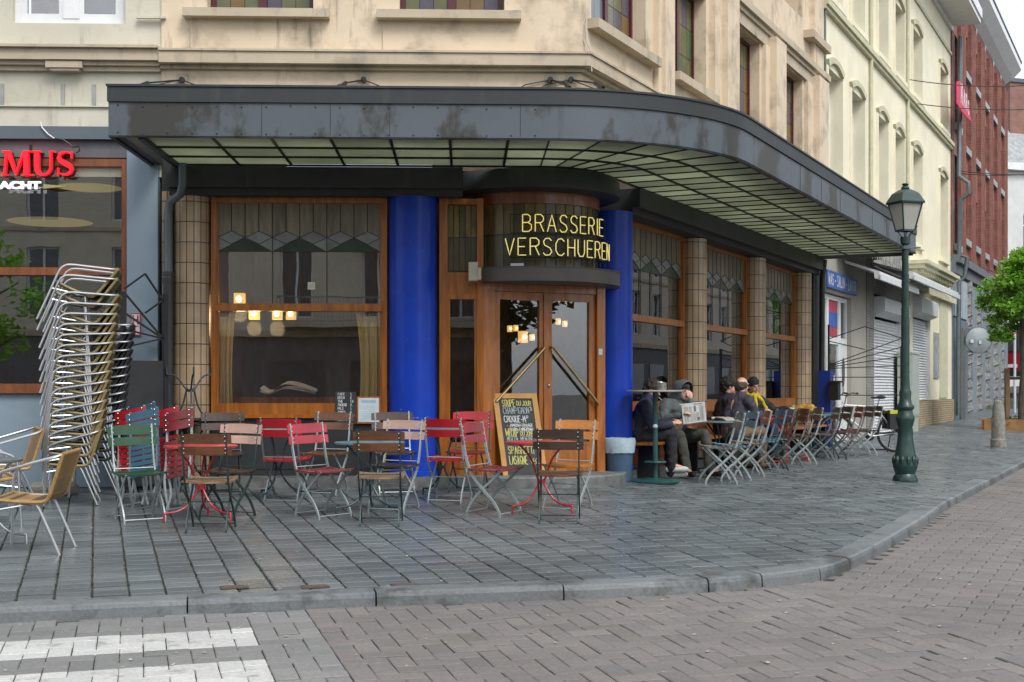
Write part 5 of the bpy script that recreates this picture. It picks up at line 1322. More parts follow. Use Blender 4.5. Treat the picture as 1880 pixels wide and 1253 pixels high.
for i in range(13):
    lab = f'black wicker armchair, {W2[i]}{"" if i in (0, 12) else " from the bottom"} in the stack by the black screen'
    loc = Vector((p2.x + .0, p2.y + .42, p2.z + .105 * i)) + dirx * (.5 * math.sin(R(1.3) * i) - .004 * i)
    if i == 0: o = w2; o.location = loc; o.rotation_euler = (0, 0, rzs); tag(o, lab, 'armchair', 'black wicker armchairs in the second stack')
    else: o = dup(w2, loc, (-R(1.3) * i, 0, rzs), lab, 'black wicker armchairs in the second stack')
w2['category'] = 'armchair'
# parasol foot behind the stack
p = G(100, 908); pf = thing('parasol_base', 'round pebble concrete parasol base behind the stacked armchairs', 'parasol base', p)
m = MB(); m.lathe([(0, 0), (.24, 0), (.265, .04), (.265, .10), (.23, .14), (.05, .15), (0, .15)], 32); m.build('concrete', mat('pebble_concrete', (.34, .31, .26), .9, scale=60, col2=(.2, .18, .15), bump=.5), pf, smooth=True)
m = MB(); m.tube([(0, 0, .14), (0, 0, .36)], .03, 12); m.build('socket', PIPE, pf)
# wind screens with fan bars
def screen(kind, A, B, zt_, lab, solid):
    d = (B - A); L_ = d.length; an = math.atan2(d.y, d.x); t = thing('fan_screen', lab, 'screen', (A.x, A.y, A.z), an, 'black iron fan screens at the ends of the terrace'); dzB = B.z - A.z
    zz = lambda x: dzB * x / L_
    for x in (0, L_):
        m = MB(); m.box(x - .025, x + .025, -.025, .025, zz(x), zt_ if x == 0 else max(zt_, zz(x) + 1.9)); m.build('post', BLACK, t)
    return t, L_, zz
A = G(226, 905); B = Lw(Lx(303, -.4), -.4, 0); t, L_, zz = screen(0, A, B, 2.42 - A.z - .12, 'black iron screen with fan bars and solid lower panel beside the stacked chairs', True)
topf = lambda px, py, Y: ZC + (HY - py) / F * Y - A.z
zA = topf(0, 538, A.y); m = MB(); m.box(.025, L_ - .025, -.012, .012, .08, topf(0, 662, A.y) ); m.build('panel', DARKP, t)
m = MB(); fx, fz = L_ - .03, topf(0, 622, B.y)
for (py) in (538, 575, 605, 638): m.bar((.02, 0, topf(0, py, A.y)), (fx, 0, fz), .02, .02, (0, 1, 0))
apx = L_ * .52; apz = topf(0, 503, (A.y + B.y) / 2)
m.bar((.02, 0, topf(0, 530, A.y)), (apx, 0, apz), .02, .02, (0, 1, 0)); m.bar((apx, 0, apz), (fx, 0, topf(0, 552, B.y)), .02, .02, (0, 1, 0)); m.bar((fx, 0, topf(0, 552, B.y)), (L_ * .52, 0, topf(0, 575, (A.y + B.y) / 2)), .02, .02, (0, 1, 0)); m.build('fan_bars', BLACK, t)
A = Rw(11.0, -.42); A.z = gz(A.x, A.y); q = OR + V * 11.35 + NR * 1.80; B = Vector((q[0], q[1], gz(*q)))
d = B - A; L_ = d.length; t = thing('fan_screen', 'open black iron screen with fan bars at the far end of the side terrace', 'screen', A, math.atan2(d.y, d.x), 'black iron fan screens at the ends of the terrace')
m = MB(); m.box(-.02, .02, -.02, .02, 0, 2.5); m.build('post', BLACK, t); m = MB(); m.box(L_ - .02, L_ + .02, -.02, .02, B.z - A.z, 2.05); m.build('post', BLACK, t)
hz = lambda py, Y: ZC + (HY - py) / F * Y - A.z
m = MB(); fz = hz(670, A.y)
for py in (622, 638, 655, 672): m.bar((.02, 0, fz - (py - 622) * .0015), (L_, 0, hz(py, B.y)), .018, .018, (0, 1, 0))
for py in (693, 726, 824): m.bar((.02, 0, hz(py, A.y)), (L_, 0, hz(py - (0 if py < 800 else -2), B.y)), .018, .018, (0, 1, 0))
m.bar((.02, 0, hz(622, A.y)), (L_ * .5, 0, hz(600, (A.y + B.y) / 2)), .018, .018, (0, 1, 0)); m.bar((L_ * .5, 0, hz(600, (A.y + B.y) / 2)), (L_, 0, hz(621, B.y)), .018, .018, (0, 1, 0)); m.bar((.02, 0, hz(627, A.y)), (L_ * .5, 0, hz(642, (A.y + B.y) / 2)), .018, .018, (0, 1, 0)); m.build('fan_bars', BLACK, t)
# ------------------------------------------------------------------ lamp post
GP = mat('dark_green_cast_iron', (.016, .048, .040), .4, col2=(.009, .03, .025), scale=8, bump=.1, coat=.2)
p = G(1662, 884); lp = thing('street_lamp', 'dark green cast-iron street lamp with a glass lantern on the pavement', 'street lamp', (p.x, p.y, p.z))
k_ = p.y / F; zz = lambda py: (888 - py) * k_
def pr(l): return [(w_ / 2 * k_, zz(py)) for w_, py in l]
m = MB(); m.lathe(pr([(0, 890), (44, 890), (46, 884), (36, 874), (44, 862), (45, 856), (36, 836), (28, 810), (25, 790), (33, 776), (34, 770), (28, 765), (26, 758), (32, 754), (32, 750), (24, 745), (20, 735), (22, 725), (19, 720), (0, 720)]), 24); b_ = m.build('base', GP, lp, smooth=True)
m = MB(); m.lathe(pr([(19, 722), (17, 716), (15, 700), (14, 600), (12, 500), (11.5, 462), (15, 460), (15, 456), (11, 454), (17, 452), (18, 440), (0, 440)]), 20); m.build('pole', GP, lp, smooth=True)
m = MB(); rr = random.Random(6)
for i in range(60):
    z = rr.uniform(zz(700), zz(470)); a = i * 2.4; r0 = .5 * 15 * k_ * (1 - .2 * (z / zz(460))); c, s_ = math.cos(a), math.sin(a); m.bar((r0 * c, r0 * s_, z - .05), ((r0 + .002) * math.cos(a + .8), (r0 + .002) * math.sin(a + .8), z + .05), .012, .012)
for a in range(12):
    c, s_ = math.cos(a * .5236), math.sin(a * .5236); r1 = 21 * k_; m.sph((r1 * c * .96, r1 * s_ * .96, zz(850)), .035, 6, 5, (1, 1, 2.2))
m.build('relief_ornament', GP, lp)
m = MB(); m.tube([(0, 0, zz(462)), (0, 0, zz(456))], 9 * k_, 12); m.tube([(.0, 0, zz(459)), (.21, -.02, zz(459))], .012, 6); m.tube([(0, 0, zz(459)), (-.0, .1, zz(459))], .012, 6); m.build('bracket_ring', PIPE, lp)
ln = bpy.data.objects.new('lantern', None); C.objects.link(ln); ln.parent = lp
W0, W1_, zb0, zb1 = 30 * k_ / 2 * .8, 54 * k_ / 2 * .8, zz(428), zz(378)
m = MB(); sq = [(-1, -1), (1, -1), (1, 1), (-1, 1)]; ro = Matrix.Rotation(R(20), 4, 'Z'); P = lambda c, w_, z: ro @ Vector((c[0] * w_, c[1] * w_, z))
for i in range(4):
    m.bar(P(sq[i], W0, zb0), P(sq[i], W1_, zb1), .02, .02); m.bar(P(sq[i], W0, zb0), P(sq[(i + 1) % 4], W0, zb0), .022, .025); m.bar(P(sq[i], W1_, zb1), P(sq[(i + 1) % 4], W1_, zb1), .022, .03); m.bar(P(sq[i], W0 * .85, zb0), P(sq[i], .03, zz(440)), .014, .014)
m.build('lantern_frame', GP, ln)
m = MB(); m.add([P(c, W0 * .97, zb0) for c in sq] + [P(c, W1_ * .97, zb1) for c in sq], [(i, (i + 1) % 4, 4 + (i + 1) % 4, 4 + i) for i in range(4)]); m.build('lantern_glass', transmat('milky_lantern_glass', (.72, .72, .66), .5, .2, 3, (.6, .6, .55)), ln)
m = MB(); hh_ = [(W1_ * 1.14, zz(379)), (W1_ * 1.16, zz(376)), (W1_ * .8, zz(360)), (W1_ * .45, zz(354)), (W1_ * .3, zz(352))]
vs = [P(c, w_, z) for (w_, z) in hh_ for c in sq]; fs = [(j * 4 + i, j * 4 + (i + 1) % 4, j * 4 + 4 + (i + 1) % 4, j * 4 + 4 + i) for j in range(4) for i in range(4)] + [(3, 2, 1, 0)]
m.add(vs, fs); m.lathe(pr([(12, 354), (16, 350), (12, 347), (8, 345), (14, 343), (9, 341), (0, 340)]), 12); m.build('lantern_roof', GP, ln)
m = MB(); m.sph((0, 0, zz(398)), .055, 10, 8, (1, 1, 1.5)); m.build('bulb', transmat('bulb_glass', (.8, .8, .75), .3, .2), ln, smooth=True)
# ------------------------------------------------------------------ the side street
YH = -.2
SHUT = mat('white_roller_shutter', (.60, .62, .64), .5, var=.06); BOXM = mat('shutter_box_grey', (.55, .57, .60), .5, var=.06)
GBRK = brickmat('grey_brown_bricks', (.20, .19, .175), (.15, .14, .13), (.28, .27, .25), .21, .065, .009, rough=.8)
YBRK = brickmat('buff_bricks', (.42, .33, .20), (.34, .26, .15), (.12, .10, .07), .21, .065, .009, rough=.8)
RBRK = brickmat('red_bricks', (.27, .075, .05), (.20, .055, .04), (.24, .19, .16), .21, .065, .007, rough=.85, var=.18)
BEIG = stainmat('beige_plaster', (.36, .34, .29), (.30, .28, .24), (.12, .11, .10), amount=.4, bump=.05)
def arch(m, a, b, z, y, d, t=.13, n=8, rise=.22):
    w_ = (b - a); P = lambda u, o_: (a - o_ + (w_ + 2 * o_) * u, z + rise * (1 - (2 * u - 1) ** 2) + o_)
    for i in range(n):
        u0, u1 = i / n, (i + 1) / n; p, q, r_, s_ = P(u0, 0), P(u1, 0), P(u1, t), P(u0, t); m.wallp([p, q, r_, s_], y - d, y)
def house_windows(parent, ops, y, frame=WHITE, seed=1, depth=.28, top=True):
    for (a, b, c, d) in ops:
        m = MB(); yy = y + depth; w_ = .06
        m.box(a, b, yy - .03, yy + .04, c, c + w_); m.box(a, b, yy - .03, yy + .04, d - w_, d); m.box(a, a + w_, yy - .03, yy + .04, c + w_, d - w_); m.box(b - w_, b, yy - .03, yy + .04, c + w_, d - w_)
        cc = (a + b) / 2; m.box(cc - .05, cc + .05, yy - .04, yy + .04, c + w_, d - w_)
        if top: m.box(a + w_, cc - .05, yy - .04, yy + .04, c + (d - c) * .7, c + (d - c) * .7 + .07); m.box(cc + .05, b - w_, yy - .04, yy + .04, c + (d - c) * .7, c + (d - c) * .7 + .07)
        f = m.build('window', frame, parent); g = MB(); g.box(a + .02, b - .02, yy + .01, yy + .016, c + .02, d - .02); o = g.build('pane', PANED, parent); o.parent = f
PANED = mat('dark_window_pane', (.05, .06, .07), .06, var=.1, spec=.8)
yh = frameR('yellow_house', 'long pale yellow rendered house with arched tall windows next to the brasserie', 'building')
X0, X1 = TE + .01, Rx(1745, YH)
rects = []
for (p, q) in ((1518, 1544), (1561, 1585), (1610, 1628), (1641, 1658), (1674, 1691), (1724, 1738)):
    a = Rx(p, YH); b = Rx(q, YH); rects.append((a, max(b, a + 1.25)))
ops = [(a, b, 5.3, 7.95) for a, b in rects] + [(a, b, 9.45, 11.35) for a, b in rects]
m = MB(); m.wall(X0, X1, 4.45, 13.1, YH, .3, ops); m.build('wall', YELL, yh); house_windows(yh, ops, YH)
for (a, b, c, d) in ops: m = MB(); arch(m, a, b, d, YH, .07, .12, 8, .16); m.build('window_hood', YTRIM, yh)
for (a, b, c, d) in ops: m = MB(); m.box(a - .13, a - .0, YH - .045, YH, c, d); m.box(b, b + .13, YH - .045, YH, c, d); m.box(a - .15, b + .15, YH - .1, YH, c - .12, c); m.build('window_surround', YELL, yh)
# lintels fill below the arches
m = MB(); m.box(X0, X1, YH - .09, YH, 9.05, 9.13); m.box(X0, X1, YH - .14, YH, 9.13, 9.25); m.box(X0, X1, YH - .05, YH, 12.15, 12.25); m.build('string_course', YTRIM, yh)
m = MB(); m.box(X0 - .2, X1 - .01, -1.15, .3, 13.1, 13.3); m.box(X0 - .2, X1 - .01, -1.2, -1.08, 13.25, 13.55); m.box(X0 - .2, X1 + .0, -.3, .3, 12.95, 13.1); m.build('eaves', WHITE, yh)
m = MB(); m.add([(X0, -1.1, 13.5), (X1 - .02, -1.1, 13.5), (X1 - .02, 5, 17), (X0, 5, 17), (X0, 11, 13.5), (X1 - .02, 11, 13.5)], [(0, 1, 2, 3), (3, 2, 5, 4)]); m.build('roof', DGREY, yh)
m = MB(); m.box(X0, X0 + .2, .3, 9, 0, 13.1); m.box(X1 - .22, X1 - .02, .3, 9, 0, 13.1); m.box(X0 + .2, X1 - .22, .6, .7, -.2, 13); m.build('party_wall', BEIG, yh)
for px in (1595, 1663):
    x = Rx(px, YH); m = MB(); m.tube([(x, YH - .06, 13.0), (x, YH - .06, 4.6)], .045, 8); m.build('downpipe', YTRIM, yh)
x = X0 + .12; m = MB(); m.tube([(x, YH - .04, 13), (x, YH - .04, 3.2)], .025, 6); m.build('downpipe', PIPE, yh)
# shop fronts: launderette, grey brick with shutter, yellow front with shutter
xa0, xa1 = X0, Rx(1590, YH); xb1 = Rx(1668, YH)
m = MB(); wa = (Rx(1506, YH), Rx(1563, YH)); m.wall(xa0, xa1, -.2, 4.44, YH, .3, [(wa[0], wa[1], .0, 3.22)]); m.build('plaster_front', BEIG, yh)
xs_ = [wa[0], Rx(1526, YH), Rx(1530, YH), Rx(1548, YH), Rx(1552, YH), wa[1]]
m = MB(); yy = YH + .1
for (a, b) in ((xs_[0], xs_[0] + .1), (xs_[1], xs_[2]), (xs_[3], xs_[4]), (wa[1] - .08, wa[1])): m.box(a, b, yy, yy + .08, .02, 3.2)
m.box(xs_[0] + .1, xs_[1], yy, yy + .08, 3.1, 3.2); m.box(xs_[2], xs_[3], yy, yy + .08, 3.1, 3.2); m.box(xs_[4], wa[1] - .08, yy, yy + .08, 3.1, 3.2)
m.box(xs_[2], xs_[3], yy, yy + .08, 2.15, 2.3); m.box(xs_[4], wa[1] - .08, yy, yy + .08, 2.15, 2.3); m.box(xs_[0] + .1, xs_[1], yy, yy + .08, .02, .35)
f = m.build('shop_window', WHITE, yh)
g = MB(); g.box(wa[0], xs_[4], yy + .03, yy + .04, .02, 3.2); g.box(xs_[4], wa[1], yy + .03, yy + .04, 2.3, 3.2); o = g.build('pane', GLASS, yh); o.parent = f
m = MB(); m.box(xs_[4] + .0, wa[1] - .08, yy + .01, yy + .06, .02, 2.15); d_ = m.build('door', mat('white_door_panel', (.66, .67, .68), .4, var=.05), yh)
m = MB(); cx_ = (xs_[4] + wa[1] - .08) / 2; m.lathe([(0, 0), (.15, 0), (.18, .01), (.18, .02)], 20); m.v = [(cx_ + p[0] * .8, yy + .005 - p[2] * .3, 1.55 + p[1] * 1.8) for p in m.v]; o = m.build('door_light', PANED, yh); o.parent = d_
for k in range(3):
    m = MB(); z = .45 + k * .33; chalk(m, 'N' if k == 2 else '-', cx_ - .12, z, .3 if k == 2 else .2, yy + .0, .012); o = m.build('door_lettering', BLACK, yh); o.parent = d_
m = MB(); m.box(xs_[2] + .05, xs_[3] - .05, yy + .02, yy + .026, 2.32, 3.08); o = m.build('poster_red', mat('poster_red', (.45, .05, .08), .5), yh); o.parent = f
m = MB(); m.box(xs_[2] + .05, xs_[3] - .05, yy + .014, yy + .019, 2.52, 2.85); o = m.build('poster_blue', mat('poster_blue', (.04, .12, .42), .5), yh); o.parent = f
m = MB(); m.box(xs_[0] + .14, xs_[1] - .08, yy + .02, yy + .026, 2.35, 2.95); o = m.build('poster_orange', mat('poster_orange', (.4, .14, .07), .6), yh); o.parent = f
m = MB()
for (px, z) in ((1509, 1.5), (1519, 1.85)):
    x = Rx(px, YH); k = MB(); k.lathe([(0, 0), (.3, 0), (.3, .01)], 20); k.v = [(x + p[0] * .8, yy + .018 - p[2], z + p[1]) for p in k.v]; m.add(k.v, k.f)
o = m.build('round_price_disc', mat('lime_disc', (.38, .62, .04), .6), yh); o.parent = f
m = MB(); m.box(xa0, xa1, .35, .45, 0, 4.3); m.build('interior', INTER, yh)
ls = frameR('launderette_sign', 'blue shop sign with white words WAS-SALON-LAVOIR over the launderette', 'sign', Rx(1517, YH - .06), YH - .08, 3.30); W_ = Rx(1573, YH - .06) - Rx(1517, YH - .06)
m = MB(); m.box(0, W_, 0, .06, 0, .36); m.build('board', mat('sign_blue', (.05, .13, .42), .4), ls)
m = MB(); chalk(m, 'WAS - SALON - LAVOIR', W_ * .04, .07, .22, -.004, .017, W_ * .92, jit=0, gap=.3); m.build('lettering', WHITE, ls)
# small awning rag above
m = MB(); rr = random.Random(3); xw0, xw1 = Rx(1545, -.9), Rx(1612, -.5)
aw = frameR('torn_awning', 'torn grey scalloped awning edge over the launderette', 'awning', xa0 + 1.2, YH - .02, 4.02); n = 16; W_ = 4.2
m.box(0, W_, -.75, 0, .28, .31)
for k in range(n): x = W_ * k / n; m.wallp([(x, .28), (x + W_ / n, .28), (x + W_ / n, .05), (x + W_ / n * .5, rr.uniform(-.12, .02)), (x, .05)], -.76, -.75)
m.build('canvas', mat('dirty_canvas', (.33, .32, .29), .9, col2=(.15, .15, .14)), aw)
m = MB(); m.box(xa1, xb1, YH - .02, .3, 3.5, 4.44); m.box(xa1, Rx(1603, YH), YH - .02, .3, -.2, 3.5); m.box(Rx(1655, YH), xb1, YH - .02, .3, -.2, 3.5); m.build('brick_front', GBRK, yh)
def shutter(a, b, z0, z1, boxz, lab=None):
    m = MB(); n = int((z1 - z0) / .075)
    for k in range(n): z = z0 + k * .075; m.add([(a, YH + .06, z), (b, YH + .06, z), (b, YH + .035, z + .03), (a, YH + .035, z + .03), (b, YH + .06, z + .073), (a, YH + .06, z + .073)], [(0, 1, 2, 3), (3, 2, 4, 5)])
    m.build('roller_shutter', SHUT, yh)
    m = MB(); m.wallp([(0, 0)], 0, 0) if False else None
    P = [(YH, z1), (YH - .28, z1 + .12), (YH - .28, boxz - .04), (YH - .22, boxz), (YH, boxz)]
    vs = [(a - .05, p[0], p[1]) for p in P] + [(b + .05, p[0], p[1]) for p in P]; n = len(P)
    m.add(vs, [tuple(range(n)), tuple(range(2 * n - 1, n - 1, -1))] + [(i, n + i, n + (i + 1) % n, (i + 1) % n) for i in range(n)]); m.build('shutter_box', BOXM, yh)
    m = MB(); m.box(a - .05, a, YH - .02, YH + .1, z0, z1); m.box(b, b + .05, YH - .02, YH + .1, z0, z1); m.build('shutter_rail', SHUT, yh)
shutter(Rx(1604, YH), Rx(1652, YH), .05, 2.95, 3.42)
shutter(Rx(1674, YH), Rx(1704, YH), .55, 3.2, 3.75)
m = MB(); xc1 = X1 - .02; m.wall(xb1 + .01, xc1, .85, 4.44, YH - .04, .3, [(Rx(1673, YH), Rx(1705, YH), .85, 3.3)]); m.build('yellow_front', YELL, yh)
m = MB(); m.box(xb1 + .01, Rx(1706, YH), YH - .1, .25, -.3, .82); m.box(Rx(1706, YH), xc1, YH - .12, .25, -.3, .84); m.build('brick_plinth', YBRK, yh)
m = MB(); m.box(Rx(1722, YH), Rx(1736, YH), YH - .07, YH - .04, .9, 4.1); m.build('pilaster', YTRIM, yh)
m = MB(); a, b = Rx(1668, YH) , Rx(1728, YH); 
m.box(a, b, YH - .25, YH, 4.35, 4.5); m.box(a - .08, b + .1, YH - .45, YH, 4.5, 4.62); m.box(a - .14, b + .2, YH - .55, YH, 4.62, 4.72)
for k in range(14): x = a + .1 + (b - a - .2) * k / 13; m.box(x, x + .12, YH - .38, YH - .25, 4.38, 4.5)
m.box(a, xc1, YH - .2, YH, 3.95, 4.12); m.build('shop_cornice', YTRIM, yh)
m = MB(); m.box(Rx(1711, YH), Rx(1720, YH), YH - .07, YH - .04, 1.5, 2.9); m.build('poster_case', mat('poster_case_grey', (.35, .36, .36), .5), yh); m = MB(); m.box(Rx(1712, YH), Rx(1719, YH), YH - .075, YH - .07, 1.6, 2.8); m.build('poster', mat('faded_poster', (.42, .45, .46), .5, col2=(.2, .24, .28), scale=6), yh)
def awning(x0, x1, z, lab, out=1.0, drop=.42):
    t = frameR('folded_awning', lab, 'awning', x0, YH - .06, z); t['group'] = 'awnings over the side street shops'; W_ = x1 - x0
    P = [(0, .22), (-out, -.05), (-out - .02, -.22), (-out + .1, -.2), (-out + .12, -.06), (0, .16)]
    m = MB(); vs = [(0, p[0], p[1]) for p in P] + [(W_, p[0], p[1]) for p in P]; n = len(P)
    m.add(vs, [tuple(range(n)), tuple(range(2 * n - 1, n - 1, -1))] + [(i, n + i, n + (i + 1) % n, (i + 1) % n) for i in range(n)]); m.build('cassette', mat('white_awning_metal', (.58, .58, .57), .5, var=.1), t)
    m = MB(); m.box(-.04, W_ + .04, -out - .05, -out - .02, -.24, -.12); m.build('valance_rail', SHUT, t)
awning(Rx(1588, YH - .5), Rx(1660, YH - .5), 3.78, 'white folded awning over the grey brick shop with the shutter', .75)
awning(Rx(1668, YH - .9), Rx(1752, YH - .9), 4.0, 'white folded awning over the yellow shop front beyond the lamp', .95)
cb = frameR('utility_cabinet', 'pale green electricity cabinet against the wall behind the street lamp', 'cabinet', Rx(1672, -.6), -.62, .35); W_ = Rx(1686, -.6) - Rx(1672, -.6)
m = MB(); m.box(0, W_, 0, .36, .1, 1.75); m.box(-.02, W_ + .02, -.02, .38, 1.75, 1.8); m.box(0, W_, .02, .34, -.45, .1); m.build('body', mat('pale_green_cabinet', (.36, .42, .37), .5, var=.08), cb); m = MB(); m.box(.04, W_ - .04, -.012, 0, .15, 1.7); m.build('door', mat('pale_green_cabinet', (.36, .42, .37), .5), cb)
pb_ = frameR('payphone', 'blue payphone pillar with a dark handset box beside the drainpipe', 'payphone', Rx(1524, -.5), -.5, 0); m = MB(); m.box(.02, .26, .0, .25, .0, 1.55); m.build('pillar', mat('payphone_blue', (.01, .045, .30), .4), pb_); m = MB(); m.box(-.1, .15, -.18, 0, .95, 1.3); m.box(-.12, .17, -.22, 0, 1.3, 1.34); m.build('handset_box', BLACK, pb_)
m = MB(); m.box(.3, .42, -.004, 0, 1.25, 1.45); m.build('label', WHITE, pb_)
# ------------------------------------------------------------------ red brick building
rb_ = frameR('red_brick_building', 'tall red brick building with ribbed piers and a blue-grey stone ground floor', 'building')
Y2 = -.25; X2, X3 = X1 + .02, Rx(1845, Y2); EZ = Rz(1843, 128, Y2)
gzb = 5.6
wz = []; bays = []; nb_ = 5; a_ = X2 + 1.9; st2 = (X3 - a_ - .6) / nb_
for k in range(nb_): bays.append((a_ + k * st2 + .75, a_ + k * st2 + st2 - .75))
ops = [(a, b, z0, z1) for a, b in bays for (z0, z1) in ((6.4, 8.1), (9.6, 11.4), (12.2, 13.6))] + [(X2 + .35, X2 + 1.55, z0, z1) for (z0, z1) in ((6.0, 9.0), (10.0, 13.0))]
m = MB(); m.wall(X2, X3, gzb, EZ, Y2, .4, ops); m.build('wall', RBRK, rb_)
house_windows(rb_, ops, Y2, WHITE, depth=.3, top=False)
for k in range(nb_ + 1):
    x = a_ + k * st2; m = MB()
    for dx in (-.55, -.2, .15, .5): m.box(x + dx - .1, x + dx + .1, Y2 - .12, Y2, gzb, EZ - .9)
    m.build('brick_pier', RBRK, rb_)
for (a, b, c, d) in ops: m = MB(); m.box(a - .06, b + .06, Y2 - .13, Y2 + .1, c - .22, c); m.build('stone_sill', mat('grey_sill', (.34, .35, .35), .7), rb_)
m = MB(); m.box(X2 + .3, X2 + .36, Y2 - .02, Y2 + .02, 5.9, 13.1); m.box(X2 + 1.54, X2 + 1.6, Y2 - .02, Y2 + .02, 5.9, 13.1); m.build('window_jamb', mat('grey_blue_jamb', (.28, .33, .38), .6), rb_)
for k in range(nb_): m = MB(); m.sph((bays[k][0] + .6, Y2 - .03, 14.35), .09, 8, 6, (1, .5, 1.6)); m.build('wall_anchor', mat('pale_anchor', (.5, .5, .5), .6), rb_)
m = MB(); P = [(Y2, -.5), (Y2 - .3, -.3), (Y2 - .65, .05), (Y2 - .65, .32), (Y2 + .6, .32), (Y2 + .6, -.5)]
vs = [(X2 - .02, p[0], EZ + p[1]) for p in P] + [(X3 + .3, p[0], EZ + p[1]) for p in P]; n = len(P)
m.add(vs, [tuple(range(n)), tuple(range(2 * n - 1, n - 1, -1))] + [(i, n + i, n + (i + 1) % n, (i + 1) % n) for i in range(n)]); m.build('eaves', WHITE, rb_)
m = MB(); m.box(X2 - .02, X3 + .32, Y2 - .68, Y2 - .5, EZ + .33, EZ + .42); m.build('gutter', DGREY, rb_)
m = MB(); m.add([(X2, Y2 - .5, EZ + .4), (X3, Y2 - .5, EZ + .4), (X3, 6, EZ + 3.4), (X2, 6, EZ + 3.4)], [(0, 1, 2, 3)]); m.build('roof', DGREY, rb_)
m = MB(); m.box(X3 - .3, X3, .4, 12, -1, EZ); m.box(X2, X2 + .3, .4, 10, -1, EZ); m.box(X2 + .3, X3 - .3, .8, .9, 0, EZ); m.build('party_wall', RBRK, rb_)
BSG = stainmat('blue_grey_stonework', (.20, .24, .28), (.14, .17, .2), (.08, .09, .1), amount=.5, bump=.15); RUS = mat('rusticated_grey_stone', (.34, .34, .32), .9, scale=6, col2=(.14, .14, .14), bump=1.0, bscale=14)
m = MB(); m.box(X2, X3, Y2, .4, -.5, gzb - .25); m.build('ground_floor', BSG, rb_)
m = MB(); m.box(X2, X3, Y2 - .25, .0, gzb - .25, gzb); m.box(X2, X3, Y2 - .12, Y2, gzb - .6, gzb - .25); m.build('belt_course', mat('dark_belt', (.13, .15, .17), .7, bump=.2), rb_)
m = MB(); m.box(X2 + .15, X2 + 2.0, Y2 - .06, Y2, 3.6, 4.9); m.box(X2 + 2.15, X2 + 3.4, Y2 - .05, Y2, 3.6, 4.9); m.build('upper_panel', mat('pale_blue_panel', (.34, .40, .45), .5), rb_)
m = MB(); m.box(X2 + .1, X2 + 3.6, Y2 - .035, Y2, -.4, 3.5); m.build('metal_gate', mat('slate_blue_gate', (.12, .16, .20), .6, col2=(.09, .12, .15)), rb_)
rr = random.Random(12)
for k in range(1, nb_ + 1):
    m = MB(); x = a_ + k * st2 - .9; z = -.4
    while z < 4.6:
        h = rr.uniform(.3, .55); o_ = rr.uniform(.08, .2); w_ = rr.uniform(.0, .1)
        m.add([(x - w_, Y2, z), (x + .5 + w_, Y2, z), (x + .5 + w_, Y2, z + h), (x - w_, Y2, z + h), (x + .1, Y2 - o_, z + .08), (x + .38, Y2 - o_, z + .06), (x + .42, Y2 - o_, z + h - .08), (x + .06, Y2 - o_ * .9, z + h - .06)], [(4, 5, 6, 7), (0, 1, 5, 4), (1, 2, 6, 5), (2, 3, 7, 6), (3, 0, 4, 7)])
        z += h
    m.build('rusticated_pier', RUS, rb_)
for k in range(1, nb_ + 1): m = MB(); x = a_ + k * st2 + .1; m.box(x, x + 1.2, Y2 - .05, Y2, -.4, 4.9); m.build('stone_panel', BSG, rb_)
m = MB(); x = X2 + .12; m.tube([(x, -.5, 12.8), (x, -.45, 8.2), (x - .0, -.75, 7.95), (x, -.75, 7.6), (x, -.5, 7.4), (x, -.45, 5.6), (x + .1, -.7, 5.5), (x + .1, -.62, 4.9), (x + .0, -.45, 4.7), (x, -.42, .3)], .075, 8); m.build('downpipe', PIPE, rb_, smooth=True)
# banner
bz = frameR('pink_banner', 'pink banner with white letters hanging from the red brick building', 'banner', Rx(1757, Y2 - .5), Y2 - .5, 8.4); W_ = 3.8
xb0 = Rx(1757, Y2 - .5); bp = lambda px, py: (Rx(px, Y2 - .5) - xb0, Rz(px, py, Y2 - .5) - 8.4)
P = [bp(1757, 190), bp(1757, 150), bp(1762, 149), bp(1768, 160), bp(1775, 178), bp(1781, 205), bp(1783, 223), bp(1776, 217), bp(1766, 205)]
m = MB(); m.wallp(P[::-1], 0, .03); m.build('cloth', mat('pink_cloth', (.62, .03, .10), .7, col2=(.5, .03, .09)), bz); m = MB()
for (t_, x, z, h) in (('M', 1764, 188, .5), ('A', 1769, 194, .5), ('R', 1773, 200, .45), ('C', 1777, 208, .4), ('LE', 1764, 172, .3)): chalk(m, t_, *bp(x, z), h, -.006, .05, jit=0)
m.build('lettering', WHITE, bz)
# ------------------------------------------------------------------ white corner house further off
wh = thing('white_corner_house', 'white rendered house with grey roof far down the street', 'building', Vector((27.4, 76, 1.5)), R(20))
m = MB(); ops = [(x, x + 1.3, z, z + 2.1) for x in (1.2, 4.0, 6.8, 9.6) for z in (.6, 4.0, 7.4)]
m.wall(-.5, 13, -2, 12.2, 0, .4, [(a + .2, b, c, d) for a, b, c, d in ops]); m.build('wall', stainmat('white_render_far', (.62, .63, .62), (.52, .53, .52), (.3, .3, .3), amount=.3), wh)
house_windows(wh, [(a + .2, b, c, d) for a, b, c, d in ops], 0, WHITE, depth=.2)
m = MB(); m.box(-.7, 13, -.4, .4, 11.9, 12.3); m.box(-.5, 13, -.12, 0, 3.3, 3.5); m.box(-.5, 13, -.12, 0, 6.8, 7.0)
m.build('cornice', WHITE, wh)
m = MB(); m.add([(-.5, -.3, 12.3), (13, -.3, 12.3), (13, 2.2, 15.6), (-.5, 2.2, 15.6), (-.5, 8, 15.6), (13, 8, 15.6), (-.5, .4, -2), (-.5, 9, -2), (-.5, 9, 12.3), (-.5, .4, 12.3)], [(0, 1, 2, 3), (3, 2, 5, 4), (6, 9, 8, 7), (0, 3, 4, 8)]); m.build('roof', mat('zinc_roof', (.33, .35, .36), .6, col2=(.22, .23, .24)), wh)
